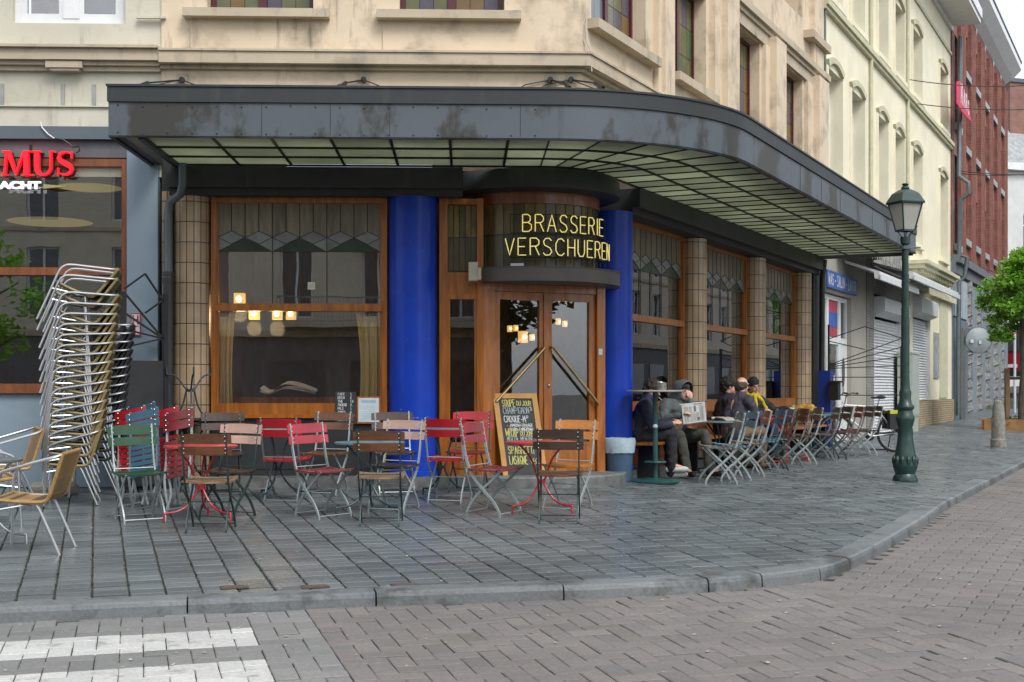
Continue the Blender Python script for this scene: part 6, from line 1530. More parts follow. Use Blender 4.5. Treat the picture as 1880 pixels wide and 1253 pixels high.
m = MB(); m.box(1.5, 3.2, 1.2, 2.5, 12.5, 17.4); m.build('chimney', brickmat('dull_red_chimney', (.25, .1, .07), (.2, .08, .06), (.25, .2, .18), .21, .065, .008), wh); m = MB(); m.tube([(2, 1.8, 17.4), (2, 1.8, 18.4)], .25, 8); m.box(1.4, 3.3, 1.1, 2.6, 17.2, 17.42); m.build('chimney_pot', DGREY, wh)
# wires
WIRE = mat('overhead_wire', (.06, .06, .065), .5)
for i, (a, b, ya, pyb, sag) in enumerate((((1664, 146), 30, 0, 151, .15), ((1676, 190), 30, 0, 197, .12), ((1752, 313), 40, 0, 318, .1), ((1752, 318), 40, 0, 312, .12))):
    px, py = a; x = Rx(px, YH); A = Rw(x, YH - .02); A.z = Rz(px, py, YH); Y = A.y * .9; B = Vector(((1960 - CX) / F * Y, Y, ZC + (HY - pyb) / F * Y))
    m = MB(); d = B - A; m.tube([Vector((0, 0, 0)) + d * t - Vector((0, 0, sag * 4 * t * (1 - t))) for t in [k / 12 for k in range(13)]], .013, 5); o = m.build('overhead_wire', WIRE); o.location = A
    tag(o, ['upper black wire crossing the street from the yellow house', 'thin lower wire crossing the street from the yellow house', 'wire leaving the red brick building drainpipe, upper of the close pair at that end', 'wire leaving the red brick building drainpipe, lower of the close pair at that end'][i], 'wire', 'wires across the side street')
# ------------------------------------------------------------------ pavement things on the right
p = G(1833, 822); bo = thing('stone_bollard', 'rounded weathered stone bollard on the pavement before the tree', 'bollard', p)
kq = p.y / F; m = MB(); m.lathe([(.0, 0), (14 * kq, 0), (14 * kq, .18), (12.5 * kq, .2), (12 * kq, .6), (10 * kq, .92), (7.5 * kq, 1.03), (0, 1.06)], 20); m.build('stone', mat('weathered_stone', (.27, .26, .22), .9, scale=10, col2=(.14, .135, .12), bump=.6), bo, smooth=True)
mp_ = Rw(Rx(1767, -.55), -.55); mi = thing('traffic_mirror', 'round convex traffic mirror on a grey post by the blue-grey wall', 'traffic mirror', Vector((mp_.x, mp_.y, gz(mp_.x, mp_.y))), 0)
k_ = mp_.y / F; zq = lambda py: ZC + (HY - py) * k_ - mi.location.z
m = MB(); m.box(-.08, .08, -.05, .05, 0, zq(606)); m.build('post', mat('grey_green_post', (.10, .115, .11), .6), mi)
m = MB(); m.box(0, 1.05, -.04, .04, zq(607), zq(603)); m.box(0, .85, -.04, .04, zq(648), zq(644)); m.build('bracket', PIPE, mi)
m = MB(); m.lathe([(0, .07), (.25, .05), (.42, 0)], 28); m.v = [(28 * k_ + p[0] * 1.0, -.1 - p[2], zq(625) + p[1]) for p in m.v]; m.build('mirror_disc', mat('clouded_mirror', (.30, .34, .36), .45, .2), mi, smooth=True)
m = MB(); m.tube([(28 * k_ + .43 * math.cos(a), -.09, zq(625) + .43 * math.sin(a)) for a in [i * math.pi / 14 for i in range(28)]], .018, 6, closed=True); m.build('rim', PIPE, mi)
m = MB(); m.box(.2, .3, -.2, -.175, zq(630), zq(624)); m.box(.48, .56, -.2, -.175, zq(632), zq(626)); m.build('stickers', BOXM, mi)
# tree with its planter, stakes
tp = G(1879, 792); tr = thing('street_tree', 'young maple with a bright green crown growing from the timber-edged bed beyond the bollard', 'tree', tp)
BARK = mat('bark', (.12, .10, .075), .9, scale=14, stretch=(1, 1, .3), col2=(.06, .05, .04), bump=.6)
k_ = tp.y / F; zq = lambda py: ZC + (HY - py) * k_ - tp.z
m = MB(); m.tube([(0, 0, -.1), (-.02, 0, .8), (.03, 0, 1.6), (-.02, 0, zq(600)), (0.05, .02, zq(540)), (.0, 0, zq(480))], [.15, .13, .12, .10, .07, .03], 12); m.build('trunk', BARK, tr, smooth=True)
rr = random.Random(21); cz = zq(545); limbs = []; m = MB()
for k in range(16):
    a = k * 2.4; z0 = zq(600) + rr.uniform(0, 1.0); L_ = rr.uniform(.9, 1.5); e = Vector((math.cos(a) * L_, math.sin(a) * L_, z0 + rr.uniform(.2, .9) - (0 if z0 < zq(560) else -.1)))
    pm = Vector((math.cos(a) * L_ * .5, math.sin(a) * L_ * .5, (z0 + e.z) / 2 + .12)); m.tube([(0, 0, z0), pm, e], [.04, .025, .01], 6); limbs.append((Vector((0, 0, z0)), pm, e))
m.build('limbs', BARK, tr)
def leafmat(name, a, b, c):
    m_ = stonemat(name, [a, b, c], .5); bs = m_.node_tree.nodes['Principled BSDF']; n_ = m_.node_tree.nodes; l_ = m_.node_tree.links
    t = n_.new('ShaderNodeBsdfTranslucent'); mx = n_.new('ShaderNodeMixShader'); mx.inputs[0].default_value = .4; src = bs.inputs['Base Color'].links[0].from_socket; l_.new(src, t.inputs[0]); l_.new(bs.outputs[0], mx.inputs[1]); l_.new(t.outputs[0], mx.inputs[2]); l_.new(mx.outputs[0], n_['Material Output'].inputs[0]); return m_
LEAF = leafmat('maple_leaves', (.16, .36, .03), (.26, .50, .06), (.12, .27, .03)); LEAF2 = leafmat('dark_leaves', (.03, .07, .015), (.05, .10, .02), (.04, .08, .015))
def leafclump(m, c, r, n, rr, size=.09, flat=.7):
    for _ in range(n):
        d = Vector((rr.gauss(0, 1), rr.gauss(0, 1), rr.gauss(0, 1))).normalized() * r * rr.random() ** .45; d.z *= flat; p = c + d
        t = Vector((rr.gauss(0, 1), rr.gauss(0, 1), rr.gauss(-.1, .5))).normalized(); u = t.cross(Vector((rr.gauss(0, .4), rr.gauss(0, .4), 1))).normalized(); s = size * rr.uniform(.7, 1.3)
        w = t.cross(u) * s * .2
        m.add([p - t * s * .5, p + u * s * .5 + t * s * .05 - w, p + u * s * .18 + t * s * .15, p + t * s * .8 - w, p - u * s * .18 + t * s * .15, p - u * s * .5 + t * s * .05 - w], [(0, 1, 2, 5), (2, 3, 4, 5)])
m = MB()
for k in range(64):
    h = rr.random(); a = rr.uniform(0, 6.28); rad_ = (1.2 * math.sin(math.pi * (.15 + .8 * h)) ** .8) * math.sqrt(rr.random()); c = Vector((rad_ * math.cos(a), rad_ * math.sin(a), zq(606) + (zq(468) - zq(606)) * h))
    leafclump(m, c, rr.uniform(.25, .42), 90, rr, .13)
for k in range(10): a = rr.uniform(2.2, 4.2); leafclump(m, Vector((.75 * math.cos(a), .75 * math.sin(a), zq(625) + rr.uniform(0, .3))), .2, 30, rr, .13)
m.build('crown', LEAF, tr)
q = G(1872, 790); pl = thing('tree_planter', 'low timber edging around the foot of the maple', 'planter', q, VA)
m = MB(); w_ = .9
for s_ in (-1, 1): m.box(-w_, w_, s_ * w_ - .04, s_ * w_ + .04, -.05, .32); m.box(s_ * w_ - .04, s_ * w_ + .04, -w_ + .04, w_ - .04, -.05, .32)
m.build('boards', mat('orange_timber', (.36, .19, .07), .7, col2=(.2, .11, .05)), pl); m = MB(); m.box(-w_ + .04, w_ - .04, -w_ + .04, w_ - .04, -.05, .2); m.build('soil', BED, pl)
m = MB(); 
for k in range(30): leafclump(m, Vector((rr.uniform(-.8, .8), rr.uniform(-.8, .8), .3)), .18, 12, rr, .07)
gr = m.build('ground_cover', LEAF2); gr.location = q; tag(gr, 'low green plants round the foot of the maple', 'plants', kind='stuff')
q = G(1849, 788); sk = thing('tree_stake', 'square wooden stake left of the maple trunk', 'stake', q); m = MB(); m.box(-.06, .06, -.06, .06, 0, 1.75); m.box(-.065, .065, -.065, .065, 1.45, 1.5); m.build('stake', mat('stake_wood', (.22, .13, .08), .8), sk); m = MB(); m.box(-.0, .75, -.02, .02, 1.42, 1.5); m.build('strap', BLACK, sk)
p_ = Vector(((1863 - CX) / F * 50, 50, gz((1863 - CX) / F * 50, 50))); so = thing('sign_post', 'thin grey metal post behind the tree', 'post', p_); m = MB(); m.tube([(0, 0, -.3), (0, 0, 3.6)], .05, 8); m.build('tube', SHUT, so); m = MB(); m.box(-.3, .3, -.03, -.01, 3.0, 3.6); m.build('plate', SHUT, so)
# weeds at the wall
for i, (px, py) in enumerate(((1806, 752), (1836, 741))):
    q = G(px, py); m = MB(); 
    for k in range(12): leafclump(m, Vector((rr.uniform(-.9, .9), rr.uniform(-.2, .2), .08)), .15, 14, rr, .08)
    o = m.build('weeds', LEAF); o.location = q; tag(o, 'patch of weeds at the foot of the blue-grey wall', 'weeds', kind='stuff')
# red van
RV = mat('crimson_van_paint', (.30, .008, .03), .3, coat=.4); Yv = 64.; xv = (1868 - CX) / F * Yv; zv = ZC + (HY - 706) / F * Yv
vn = thing('red_van', 'crimson delivery van parked far down the side street behind the tree', 'van', Vector((xv, Yv, zv)), R(62))
m = MB(); P = [(-2.6, .35), (2.5, .35), (2.6, .9), (2.3, 1.3), (1.7, 2.2), (1.4, 2.45), (-2.5, 2.5), (-2.65, 2.3)]; m.wallp(P, -1, 1); m.build('body', RV, vn)
for (x, y) in ((-1.7, -1), (1.7, -1), (-1.7, .8), (1.7, .8)):
    m = MB(); m.tube([(x, y - .02, .36), (x, y + .22, .36)], .36, 18); w_ = m.build('wheel', BLACK, vn); m = MB(); m.tube([(x, y - .03, .36), (x, y + .1, .36)], .2, 14); o = m.build('rim', SHUT, vn); o.parent = w_
m = MB(); m.wallp([(1.1, 1.4), (2.1, 1.35), (1.62, 2.15), (1.1, 2.15)], -1.01, -1.0); m.build('side_window', PANED, vn)
m = MB(); m.box(-2.68, -2.6, -.8, .8, 1.5, 2.2); m.build('rear_window', PANED, vn); m = MB(); m.box(-2.72, -2.6, -.98, .98, .35, .6); m.build('bumper', BLACK, vn); m = MB(); m.box(-2.70, -2.64, -.35, .35, .75, .9); m.build('number_plate', WHITE, vn)
for y in (-.92, .82): m = MB(); m.box(-2.69, -2.62, y, y + .1, .8, 1.4); m.build('tail_light', mat('tail_light_red', (.5, .02, .02), .3), vn)
# ------------------------------------------------------------------ people
DISP = {'jacket': (.045, .10), 'trousers': (.04, .10), 'hood_back': (.04, .09), 'hair': (.04, .035), 'scarf': (.035, .05), 'bag': (.04, .08)}
def remesh(m, vox, name, mt, parent, sm=3):
    me = bpy.data.meshes.new('tmp'); me.from_pydata(m.v, [], m.f); o = bpy.data.objects.new('tmp', me); C.objects.link(o)
    r_ = o.modifiers.new('r', 'REMESH'); r_.mode = 'VOXEL'; r_.voxel_size = vox
    s_ = o.modifiers.new('s', 'SMOOTH'); s_.iterations = sm; s_.factor = .5
    if name in DISP:
        k = DISP[name]; tx = bpy.data.textures.new('folds', 'CLOUDS'); tx.noise_scale = k[1]; tx.noise_depth = 2; d_ = o.modifiers.new('d', 'DISPLACE'); d_.texture = tx; d_.strength = k[0]; d_.texture_coords = 'LOCAL'; d_.mid_level = .34
    dg = bpy.context.evaluated_depsgraph_get(); dg.update(); n = bpy.data.meshes.new_from_object(o.evaluated_get(dg)); bpy.data.objects.remove(o)
    n.materials.clear(); n.materials.append(mt); n.polygons.foreach_set('use_smooth', [True] * len(n.polygons)); n.name = name
    q = bpy.data.objects.new(name, n); C.objects.link(q); q.parent = parent; return q
def limb(m, pts, rs, n=12):
    P = [Vector(p) for p in pts]; pp = []; rr_ = []
    for i in range(len(P) - 1):
        for k in range(4): pp.append(P[i].lerp(P[i + 1], k / 4)); rr_.append(rs[i] + (rs[i + 1] - rs[i]) * k / 4)
    pp.append(P[-1]); rr_.append(rs[-1]); m.tube(pp, rr_, n)
    for p, r in zip(P, rs): m.sph(p, r, n, 8)
SKIN = mat('skin', (.62, .36, .26), .5, var=.08)
def hand(m, w_, d, up, curl=.5, side_=1):
    w_ = Vector(w_); d = Vector(d).normalized(); up = Vector(up); s_ = d.cross(up).normalized(); up = s_.cross(d)
    c = w_ + d * .045; m.sph(c, .036, 10, 8, (1, 1, 1)); limb(m, [w_, c + d * .03], [.026, .03], 8)
    for k, (o_, L_) in enumerate(((-.03, .06), (-.01, .075), (.01, .07), (.03, .055))):
        a = c + d * .03 + s_ * o_; b = a + d * L_ * .5 - up * curl * .01; e = b + (d * (1 - curl) - up * curl).normalized() * L_ * .5; limb(m, [a, b, e], [.011, .010, .008], 6)
    a = c - s_ * .03 * side_; b = a - s_ * .02 * side_ + d * .025; limb(m, [a, b, b + d * .028 - up * .01], [.013, .011, .009], 6)
def headm(m, c, rz, pitch=0., roll=0.):
    M_ = Matrix.Translation(Vector(c)) @ Matrix.Rotation(rz, 4, 'Z') @ Matrix.Rotation(pitch, 4, 'X') @ Matrix.Rotation(roll, 4, 'Y'); k = MB()
    k.sph((0, .012, .02), .098, 16, 12, (.80, 1.0, 1.0)); k.sph((0, -.025, -.045), .07, 14, 10, (.84, .95, 1.05)); k.sph((0, -.072, -.092), .026, 10, 8)
    k.sph((0, -.098, -.012), .014, 8, 6, (.7, 1.1, 1.7)); k.sph((0, -.112, -.03), .014, 8, 6); k.sph((0, -.09, -.062), .02, 8, 6, (1.2, .6, .45))
    for s_ in (-1, 1): k.sph((s_ * .079, .012, -.01), .026, 8, 6, (.4, .8, 1.2)); k.sph((s_ * .034, -.086, .028), .02, 8, 6, (1.2, .5, .5))
    m.add([M_ @ Vector(p) for p in k.v], k.f); return M_
def eyes(M_, parent, parent_name='eyes', shut=False):
    m = MB()
    for s_ in (-1, 1): m.sph((s_ * .033, -.086, .008), .0125, 8, 6, (1.1, .55, .7))
    m.cm = 0; m.v = [tuple(M_ @ Vector(p)) for p in m.v]; m.build('eyes', mat('eye_dark', (.03, .02, .015), .2), parent)
    m = MB(); m.sph((0, -.099, -.062), .016, 8, 5, (1.3, .35, .3))
    for s_ in (-1, 1): m.bar((s_ * .02, -.096, .034), (s_ * .05, -.085, .037), .008, .008)
    m.v = [tuple(M_ @ Vector(p)) for p in m.v]; m.build('mouth_and_brows', mat('lip_brow', (.16, .06, .05), .6), parent)
def person(lab, t, d, rot, P, top, pants, shoes, group='people sitting on the side terrace'):
    q = OR + V * t + NR * d; z = gz(*q); o = thing('person', lab, 'person', (q[0], q[1], z), rot, group)
    J = dict(pel=(0, 0, .56), ch=(0, -.05, .95), nk=(0, -.07, 1.08), hd=(0, -.11, 1.22), sr=(-.19, -.05, 1.0), sl=(.19, -.05, 1.0), er=(-.25, -.15, .76), el=(.25, -.15, .76), wr=(-.12, -.36, .72), wl=(.12, -.36, .72),
             hr=(-.10, -.02, .55), hl=(.10, -.02, .55), kr=(-.14, -.46, .56), kl=(.14, -.46, .56), ar=(-.14, -.46, .10), al=(.14, -.46, .10), fr=(-.15, -.62, .05), fl=(.15, -.62, .05), hrz=0, hp=0, hro=0)
    J.update(P); m = MB()
    limb(m, [J['ch'], J['nk'], Vector(J['hd']) + Vector((0, .02, -.05))], [.1, .058, .055]); limb(m, [J['pel'], J['ch']], [.13, .13])
    for s_ in 'rl':
        limb(m, [J['ch'], J['s' + s_], J['e' + s_], J['w' + s_]], [.09, .05, .038, .026]); limb(m, [J['pel'], J['h' + s_], J['k' + s_], J['a' + s_]], [.11, .08, .052, .036]); limb(m, [J['a' + s_], J['f' + s_]], [.036, .03])
        d_ = Vector(J.get('hd' + s_, (Vector(J['w' + s_]) - Vector(J['e' + s_])).normalized())); hand(m, J['w' + s_], d_, (0, 0, 1) if abs(d_.z) < .8 else (0, -1, 0), .55, 1 if s_ == 'l' else -1)
    M_ = headm(m, J['hd'], J['hrz'], J['hp'], J['hro']); remesh(m, .0095, 'body', SKIN, o, 2); eyes(M_, o)
    m = MB(); pe, ch = Vector(J['pel']), Vector(J['ch']); mid = pe.lerp(ch, .5) + Vector((0, .03, 0))
    for s_ in (-1, 1): limb(m, [pe + Vector((s_ * .06, 0, -.02)), mid + Vector((s_ * .06, 0, 0)), ch + Vector((s_ * .06, .0, -.02)), ch + Vector((s_ * .07, 0, .04))], [.135, .125, .135, .10])
    for s_ in 'rl': limb(m, [ch + Vector((0, 0, .03)), J['s' + s_], J['e' + s_], Vector(J['e' + s_]).lerp(Vector(J['w' + s_]), .95)], [.10, .082, .062, .046])
    limb(m, [ch, J['nk']], [.1, .078]); remesh(m, .012, 'jacket', top, o, 4)
    m = MB()
    for s_ in 'rl': limb(m, [pe, J['h' + s_], J['k' + s_], Vector(J['k' + s_]).lerp(Vector(J['a' + s_]), 1.06)], [.135, .105, .076, .062])
    remesh(m, .016, 'trousers', pants, o, 3)
    for s_ in 'rl':
        m = MB(); a, f = Vector(J['a' + s_]), Vector(J['f' + s_]); dd = (f - a); dd = Vector((dd.x, dd.y, 0)).normalized(); hz_ = Vector((0, 0, 1))
        b = Vector((a.x, a.y, a.z - .055)); limb(m, [b - dd * .05, b + dd * .05, b + dd * .17, b + dd * .20], [.042, .044, .042, .034], 10); limb(m, [a, b + Vector((0, 0, .02))], [.046, .045], 10); remesh(m, .011, 'shoe', shoes, o, 2)
    return o, M_
def hair(o, M_, mt, shapes, name='hair', vox=.011, sm=2):
    m = MB()
    for (c, r, s_) in shapes: m.sph(c, r, 14, 10, s_)
    q = remesh(m, vox, name, mt, o, sm); q.data.transform(M_); return q
NAVY = mat('navy_jacket', (.03, .036, .065), .8, bump=.9, bscale=9); HOOD = mat('grey_hoodie', (.12, .135, .14), .9, bump=.9, bscale=9); BLK = mat('black_coat', (.018, .018, .024), .85, bump=.8, bscale=9); KHA = mat('khaki_trousers', (.17, .115, .065), .85, bump=.8, bscale=9); DRK = mat('dark_trousers', (.022, .022, .028), .85, bump=.9, bscale=9); GRT = mat('grey_green_trousers', (.06, .06, .05), .85, bump=.3); JEAN = mat('blue_jeans', (.015, .04, .09), .8); SNK = mat('white_sneaker', (.62, .62, .58), .5); BOOT = mat('dark_shoes', (.02, .018, .016), .5); PLUM = mat('plum_navy_jacket', (.05, .044, .07), .85, bump=.9, bscale=8)
HB = mat('dark_brown_hair', (.035, .024, .018), .7, scale=40, stretch=(6, 6, 1), bump=.6); HBK = mat('black_hair', (.012, .010, .010), .6, scale=40, bump=.6); HG = mat('greying_hair', (.07, .06, .055), .8, bump=.5)
# the smoker
o, M_ = person('person in navy jacket and white sneakers, smoking behind the tall bar table', .36, .24, VA + R(12),
    dict(ch=(0, -.12, .92), nk=(0, -.17, 1.05), hd=(0, -.21, 1.175), sr=(-.19, -.13, .96), sl=(.19, -.13, .96), er=(-.25, -.24, .70), el=(.25, -.24, .70), wr=(-.06, -.46, .72), wl=(.07, -.48, .74), hp=R(22),
         kr=(-.02, -.46, .60), kl=(.08, -.42, .52), ar=(.03, -.46, .17), al=(.09, -.44, .10), fr=(.03, -.64, .12), fl=(.09, -.62, .05)), NAVY, DRK, SNK)
hair(o, M_, HB, [((0, .025, .045), .112, (.82, 1.0, .88)), ((0, .075, -.02), .075, (1.0, .7, 1.0)), ((0, -.04, .095), .05, (1.3, .9, .5))])
m = MB()
for s_ in (-1, 1): m.tube([(s_ * .036 + .024 * math.cos(a), -.102, .006 + .018 * math.sin(a)) for a in [k * math.pi / 6 for k in range(12)]], .003, 5, closed=True); m.tube([(s_ * .06, -.1, .01), (s_ * .085, .01, .01)], .003, 5)
m.v = [tuple(M_ @ Vector(p)) for p in m.v]; m.build('glasses', BLACK, o)
m = MB(); m.tube([M_ @ Vector((.012, -.108, -.064)), M_ @ Vector((.03, -.165, -.085))], .0045, 6); cg = m.build('cigarette', SNK); cg.parent = None
cg.matrix_world = o.matrix_world if False else Matrix.Translation(o.location) @ Matrix.Rotation(o.rotation_euler.z, 4, 'Z'); tag(cg, 'white cigarette in the mouth of the person at the bar table', 'cigarette')
m = MB(); limb(m, [(0, -.165, 1.065), (.03, -.215, .99)], [.062, .03]); remesh(m, .012, 'shirt_collar', mat('pale_shirt', (.4, .42, .45), .8), o)
# the hooded reader
o, M_ = person('person in a grey hooded sweatshirt reading a newspaper with one hand at the cheek', 1.25, .45, VA - R(38),
    dict(ch=(0, -.10, .93), nk=(.01, -.14, 1.06), hd=(.02, -.19, 1.17), sr=(-.19, -.10, .98), sl=(.19, -.10, .98), er=(-.31, -.20, .76), wr=(-.15, -.42, .84), el=(.20, -.30, .80), wl=(.075, -.30, 1.03), hdl=(0.02, -.0, 1), hp=R(14), hro=R(6), hrz=R(6),
         kr=(-.20, -.46, .56), kl=(.22, -.44, .56), ar=(-.12, -.50, .10), al=(.24, -.56, .10), fr=(-.14, -.66, .05), fl=(.27, -.72, .05)), HOOD, GRT, BOOT)
m = MB(); n_ = 12
for i in range(n_ + 1):
    for_ = None
vs = []; fs = []; NA = 14; NB_ = 7
for i in range(NA + 1):
    a = -R(25) + math.pi * (1 + 50 / 180) * i / NA
    for j in range(NB_ + 1):
        b = j / NB_; r0 = .115 + .02 * math.sin(b * math.pi); y = -.085 + b * .2; sh_ = math.sqrt(max(0., 1 - (max(0, b - .45) / .56) ** 2)); vs.append((math.cos(a) * r0 * .92 * sh_, y, -.0 + math.sin(a) * r0 * 1.1 * sh_ + .01 + (.01 if b < .2 else 0)))
for i in range(NA):
    for j in range(NB_): a = i * (NB_ + 1) + j; fs.append((a, a + 1, a + NB_ + 2, a + NB_ + 1))
m.add([M_ @ Vector(p) for p in vs], fs); m.build('hood', HOOD, o, smooth=True); m = MB(); m.sph(M_ @ Vector((0, .05, .0)), .115, 14, 10, (.9, .95, 1.15)); limb(m, [M_ @ Vector((0, .04, -.05)), (0, -.03, 1.02)], [.10, .11]); remesh(m, .014, 'hood_back', HOOD, o)
hair(o, M_, HB, [((0, .0, .06), .098, (.82, .95, .6))])
nw = thing('newspaper', 'open newspaper held up by the hooded reader', 'newspaper', o.location, o.rotation_euler.z)
NP = mat('newsprint', (.46, .47, .45), .8, scale=30, var=.1); m = MB()
A_ = Vector((-.17, -.50, .72)); ex = Vector((.40, .03, .03)); ey = Vector((-.0, .05, .27)); n_ = 8; vs = []
for i in range(n_ + 1):
    for j in (0, 1): u = i / n_; vs.append(A_ + ex * u + ey * j + Vector((0, -.03 * math.sin(u * math.pi * 2), 0)))
m.add(vs, [(2 * i, 2 * i + 2, 2 * i + 3, 2 * i + 1) for i in range(n_)]); m.add([v_ + Vector((0, .008, -.01)) for v_ in vs], [(2 * i, 2 * i + 2, 2 * i + 3, 2 * i + 1) for i in range(n_)])
m.build('pages', NP, nw); m = MB(); rr = random.Random(5)
def onp(u, v_): return A_ + ex * u + ey * v_ + Vector((0, -.03 * math.sin(u * math.pi * 2) - .003, 0))
def pq(u0, u1, v0, v1): m.add([onp(u0, v0), onp(u1, v0), onp(u1, v1), onp(u0, v1)], [(0, 1, 2, 3)])
pq(.50, .63, .55, .83); pq(.66, .78, .12, .25); pq(.06, .9, .91, .94)
for c_ in range(5):
    for k in range(14):
        v0 = .08 + k * .055; u0 = .06 + c_ * .18
        if c_ in (2, 3) and v0 > .5: continue
        pq(u0, u0 + .15, v0, v0 + .018)
m.build('print', mat('newspaper_ink', (.13, .13, .13), .8), nw)
# dark-haired person, balding person, the one with the scarf
o, M_ = person('person with short black hair in a dark coat, half hidden behind the balding person', 3.72, .40, VA + R(30), dict(ch=(0, -.04, .95), hd=(0, -.10, 1.235), hrz=R(8)), BLK, DRK, BOOT)
hair(o, M_, HBK, [((0, .03, .05), .118, (.86, 1.0, .9)), ((0, .085, -.03), .07, (1.1, .7, 1.1)), ((0, -.04, .1), .045, (1.6, 1, .6))])
o, M_ = person('balding person in a plum-navy jacket and khaki trousers, turned away towards the yellow scarf', 3.05, .78, VA + R(62),
    dict(pel=(0, .02, .56), ch=(0, -.10, .97), nk=(0, -.14, 1.11), hd=(.01, -.19, 1.26), sr=(-.2, -.1, 1.02), sl=(.2, -.1, 1.02), er=(-.25, -.22, .78), wr=(-.10, -.46, .83), el=(.26, -.22, .80), wl=(.10, -.50, .85), hp=R(6), hrz=R(-6)), PLUM, KHA, BOOT)
hair(o, M_, HG, [((0, .055, -.015), .092, (1.0, .75, .85)), ((0.055, .02, .0), .055, (.7, 1.2, .9)), ((-.055, .02, .0), .055, (.7, 1.2, .9))])
o, M_ = person('smiling person in a black beanie, black coat and bright yellow scarf', 4.92, .48, VA - R(36),
    dict(ch=(0, -.08, .96), nk=(0, -.10, 1.09), hd=(0, -.13, 1.235), er=(-.26, -.22, .80), wr=(-.06, -.45, .84), el=(.34, -.22, .84), wl=(.46, -.42, .86), sl=(.19, -.08, 1.0), hp=R(4), hrz=R(-8), hro=R(-4)), BLK, JEAN, BOOT)
hair(o, M_, BLK, [((0, .02, .055), .112, (.86, 1.0, .95)), ((0, .07, -.02), .08, (1, .7, 1.1)), ((.0, .0, .13), .05, (1.1, 1.2, .7))], 'beanie')
SCF = mat('yellow_scarf', (.62, .46, .01), .85, col2=(.45, .32, .01), scale=16, bump=.5)
m = MB(); m.tube([(.088 * math.cos(a), -.095 + .085 * math.sin(a), 1.095 + .012 * math.sin(3 * a)) for a in [k * math.pi / 9 for k in range(18)]], .034, 8, closed=True)
limb(m, [(-.03, -.19, 1.07), (-.045, -.23, .96), (-.07, -.25, .82), (-.075, -.27, .72)], [.032, .030, .034, .038]); limb(m, [(.03, -.18, 1.08), (.11, -.20, 1.0), (.16, -.20, .90), (.19, -.20, .86)], [.03, .026, .03, .03]); remesh(m, .012, 'scarf', SCF, o, 2)
# things on the side tables
def onside(t, d, z=0): q = OR + V * t + NR * d; return Vector((q[0], q[1], gz(*q) + z))
p = onside(1.68, .98, .772); mg = thing('magazine', 'open glossy newspaper lying curled on the green-legged table', 'magazine', p, VA + R(70)); m = MB(); vs = []
for i in range(13):
    u = -1 + 2 * i / 12; z = .05 * (1 - abs(u)) ** .5 * (1 if abs(u) > .02 else .3) + .004
    for j in (-1, 1): vs.append((u * .23, j * .15, z))
m.add(vs, [(2 * i, 2 * i + 2, 2 * i + 3, 2 * i + 1) for i in range(12)]); m.add([(v_[0] * 1.03, v_[1] * 1.03, v_[2] * .6) for v_ in vs], [(2 * i, 2 * i + 2, 2 * i + 3, 2 * i + 1) for i in range(12)]); m.build('pages', mat('glossy_pages', (.5, .5, .46), .35, scale=14, col2=(.25, .22, .2)), mg)
CUP = mat('white_porcelain', (.7, .7, .68), .2, var=.04)
for t, d, lab in ((5.25, .85, 'white coffee cup on the red table by the yellow scarf'), (3.95, 1.05, 'white coffee cup on the red table before the balding person')):
    p = onside(t, d, .775); c = thing('coffee_cup', lab, 'cup', p); m = MB(); m.lathe([(0, .0), (.06, .004), (.075, .014), (.07, .012), (0, .008)], 18); m.build('saucer', CUP, c, smooth=True); m = MB(); m.lathe([(0, .012), (.025, .012), (.038, .06), (.036, .06), (.02, .018)], 18); m.tube([(.036, 0, .05), (.055, 0, .045), (.05, 0, .028), (.032, 0, .025)], .004, 6); m.build('cup', CUP, c, smooth=True)
for t, d, h, col, lab in ((5.62, .9, .14, (.35, .4, .42), 'grey tumbler on the red table right of the yellow scarf'), (5.80, .98, .17, (.30, .42, .30), 'pale green beaker on the red table next to the grey tumbler')):
    p = onside(t, d, .775); c = thing('tumbler', lab, 'tumbler', p); m = MB(); m.lathe([(0, 0), (.034, 0), (.042, h), (.038, h), (.03, .01)], 18); m.build('beaker', mat(lab.split()[0] + '_beaker', col, .3), c, smooth=True); m = MB(); m.lathe([(0, .01), (.033, .01), (.036, h * .7), (0, h * .7)], 14); m.build('drink', mat('dark_drink', (.12, .09, .05), .2), c)
p = onside(6.75, .95, .78); bg_ = thing('handbag', 'soft yellow-orange handbag slumped on the table beyond the yellow scarf', 'handbag', p, VA + R(60)); m = MB()
m.sph((0, 0, .07), .13, 16, 10, (1.7, .8, .62)); m.sph((-.13, 0, .11), .08, 12, 8, (1, .9, .7)); m.sph((.1, 0, .06), .1, 12, 8, (1.2, .9, .7)); remesh(m, .014, 'bag', mat('yellow_leather', (.55, .34, .03), .5, col2=(.42, .2, .04), scale=7, bump=.4), bg_, 3); m = MB(); m.tube(csp([(-.15, -.06, .08), (-.05, -.09, .17), (.08, -.08, .15), (.17, -.05, .06)], 4), .009, 6); m.build('strap', mat('orange_strap', (.45, .14, .06), .5), bg_)
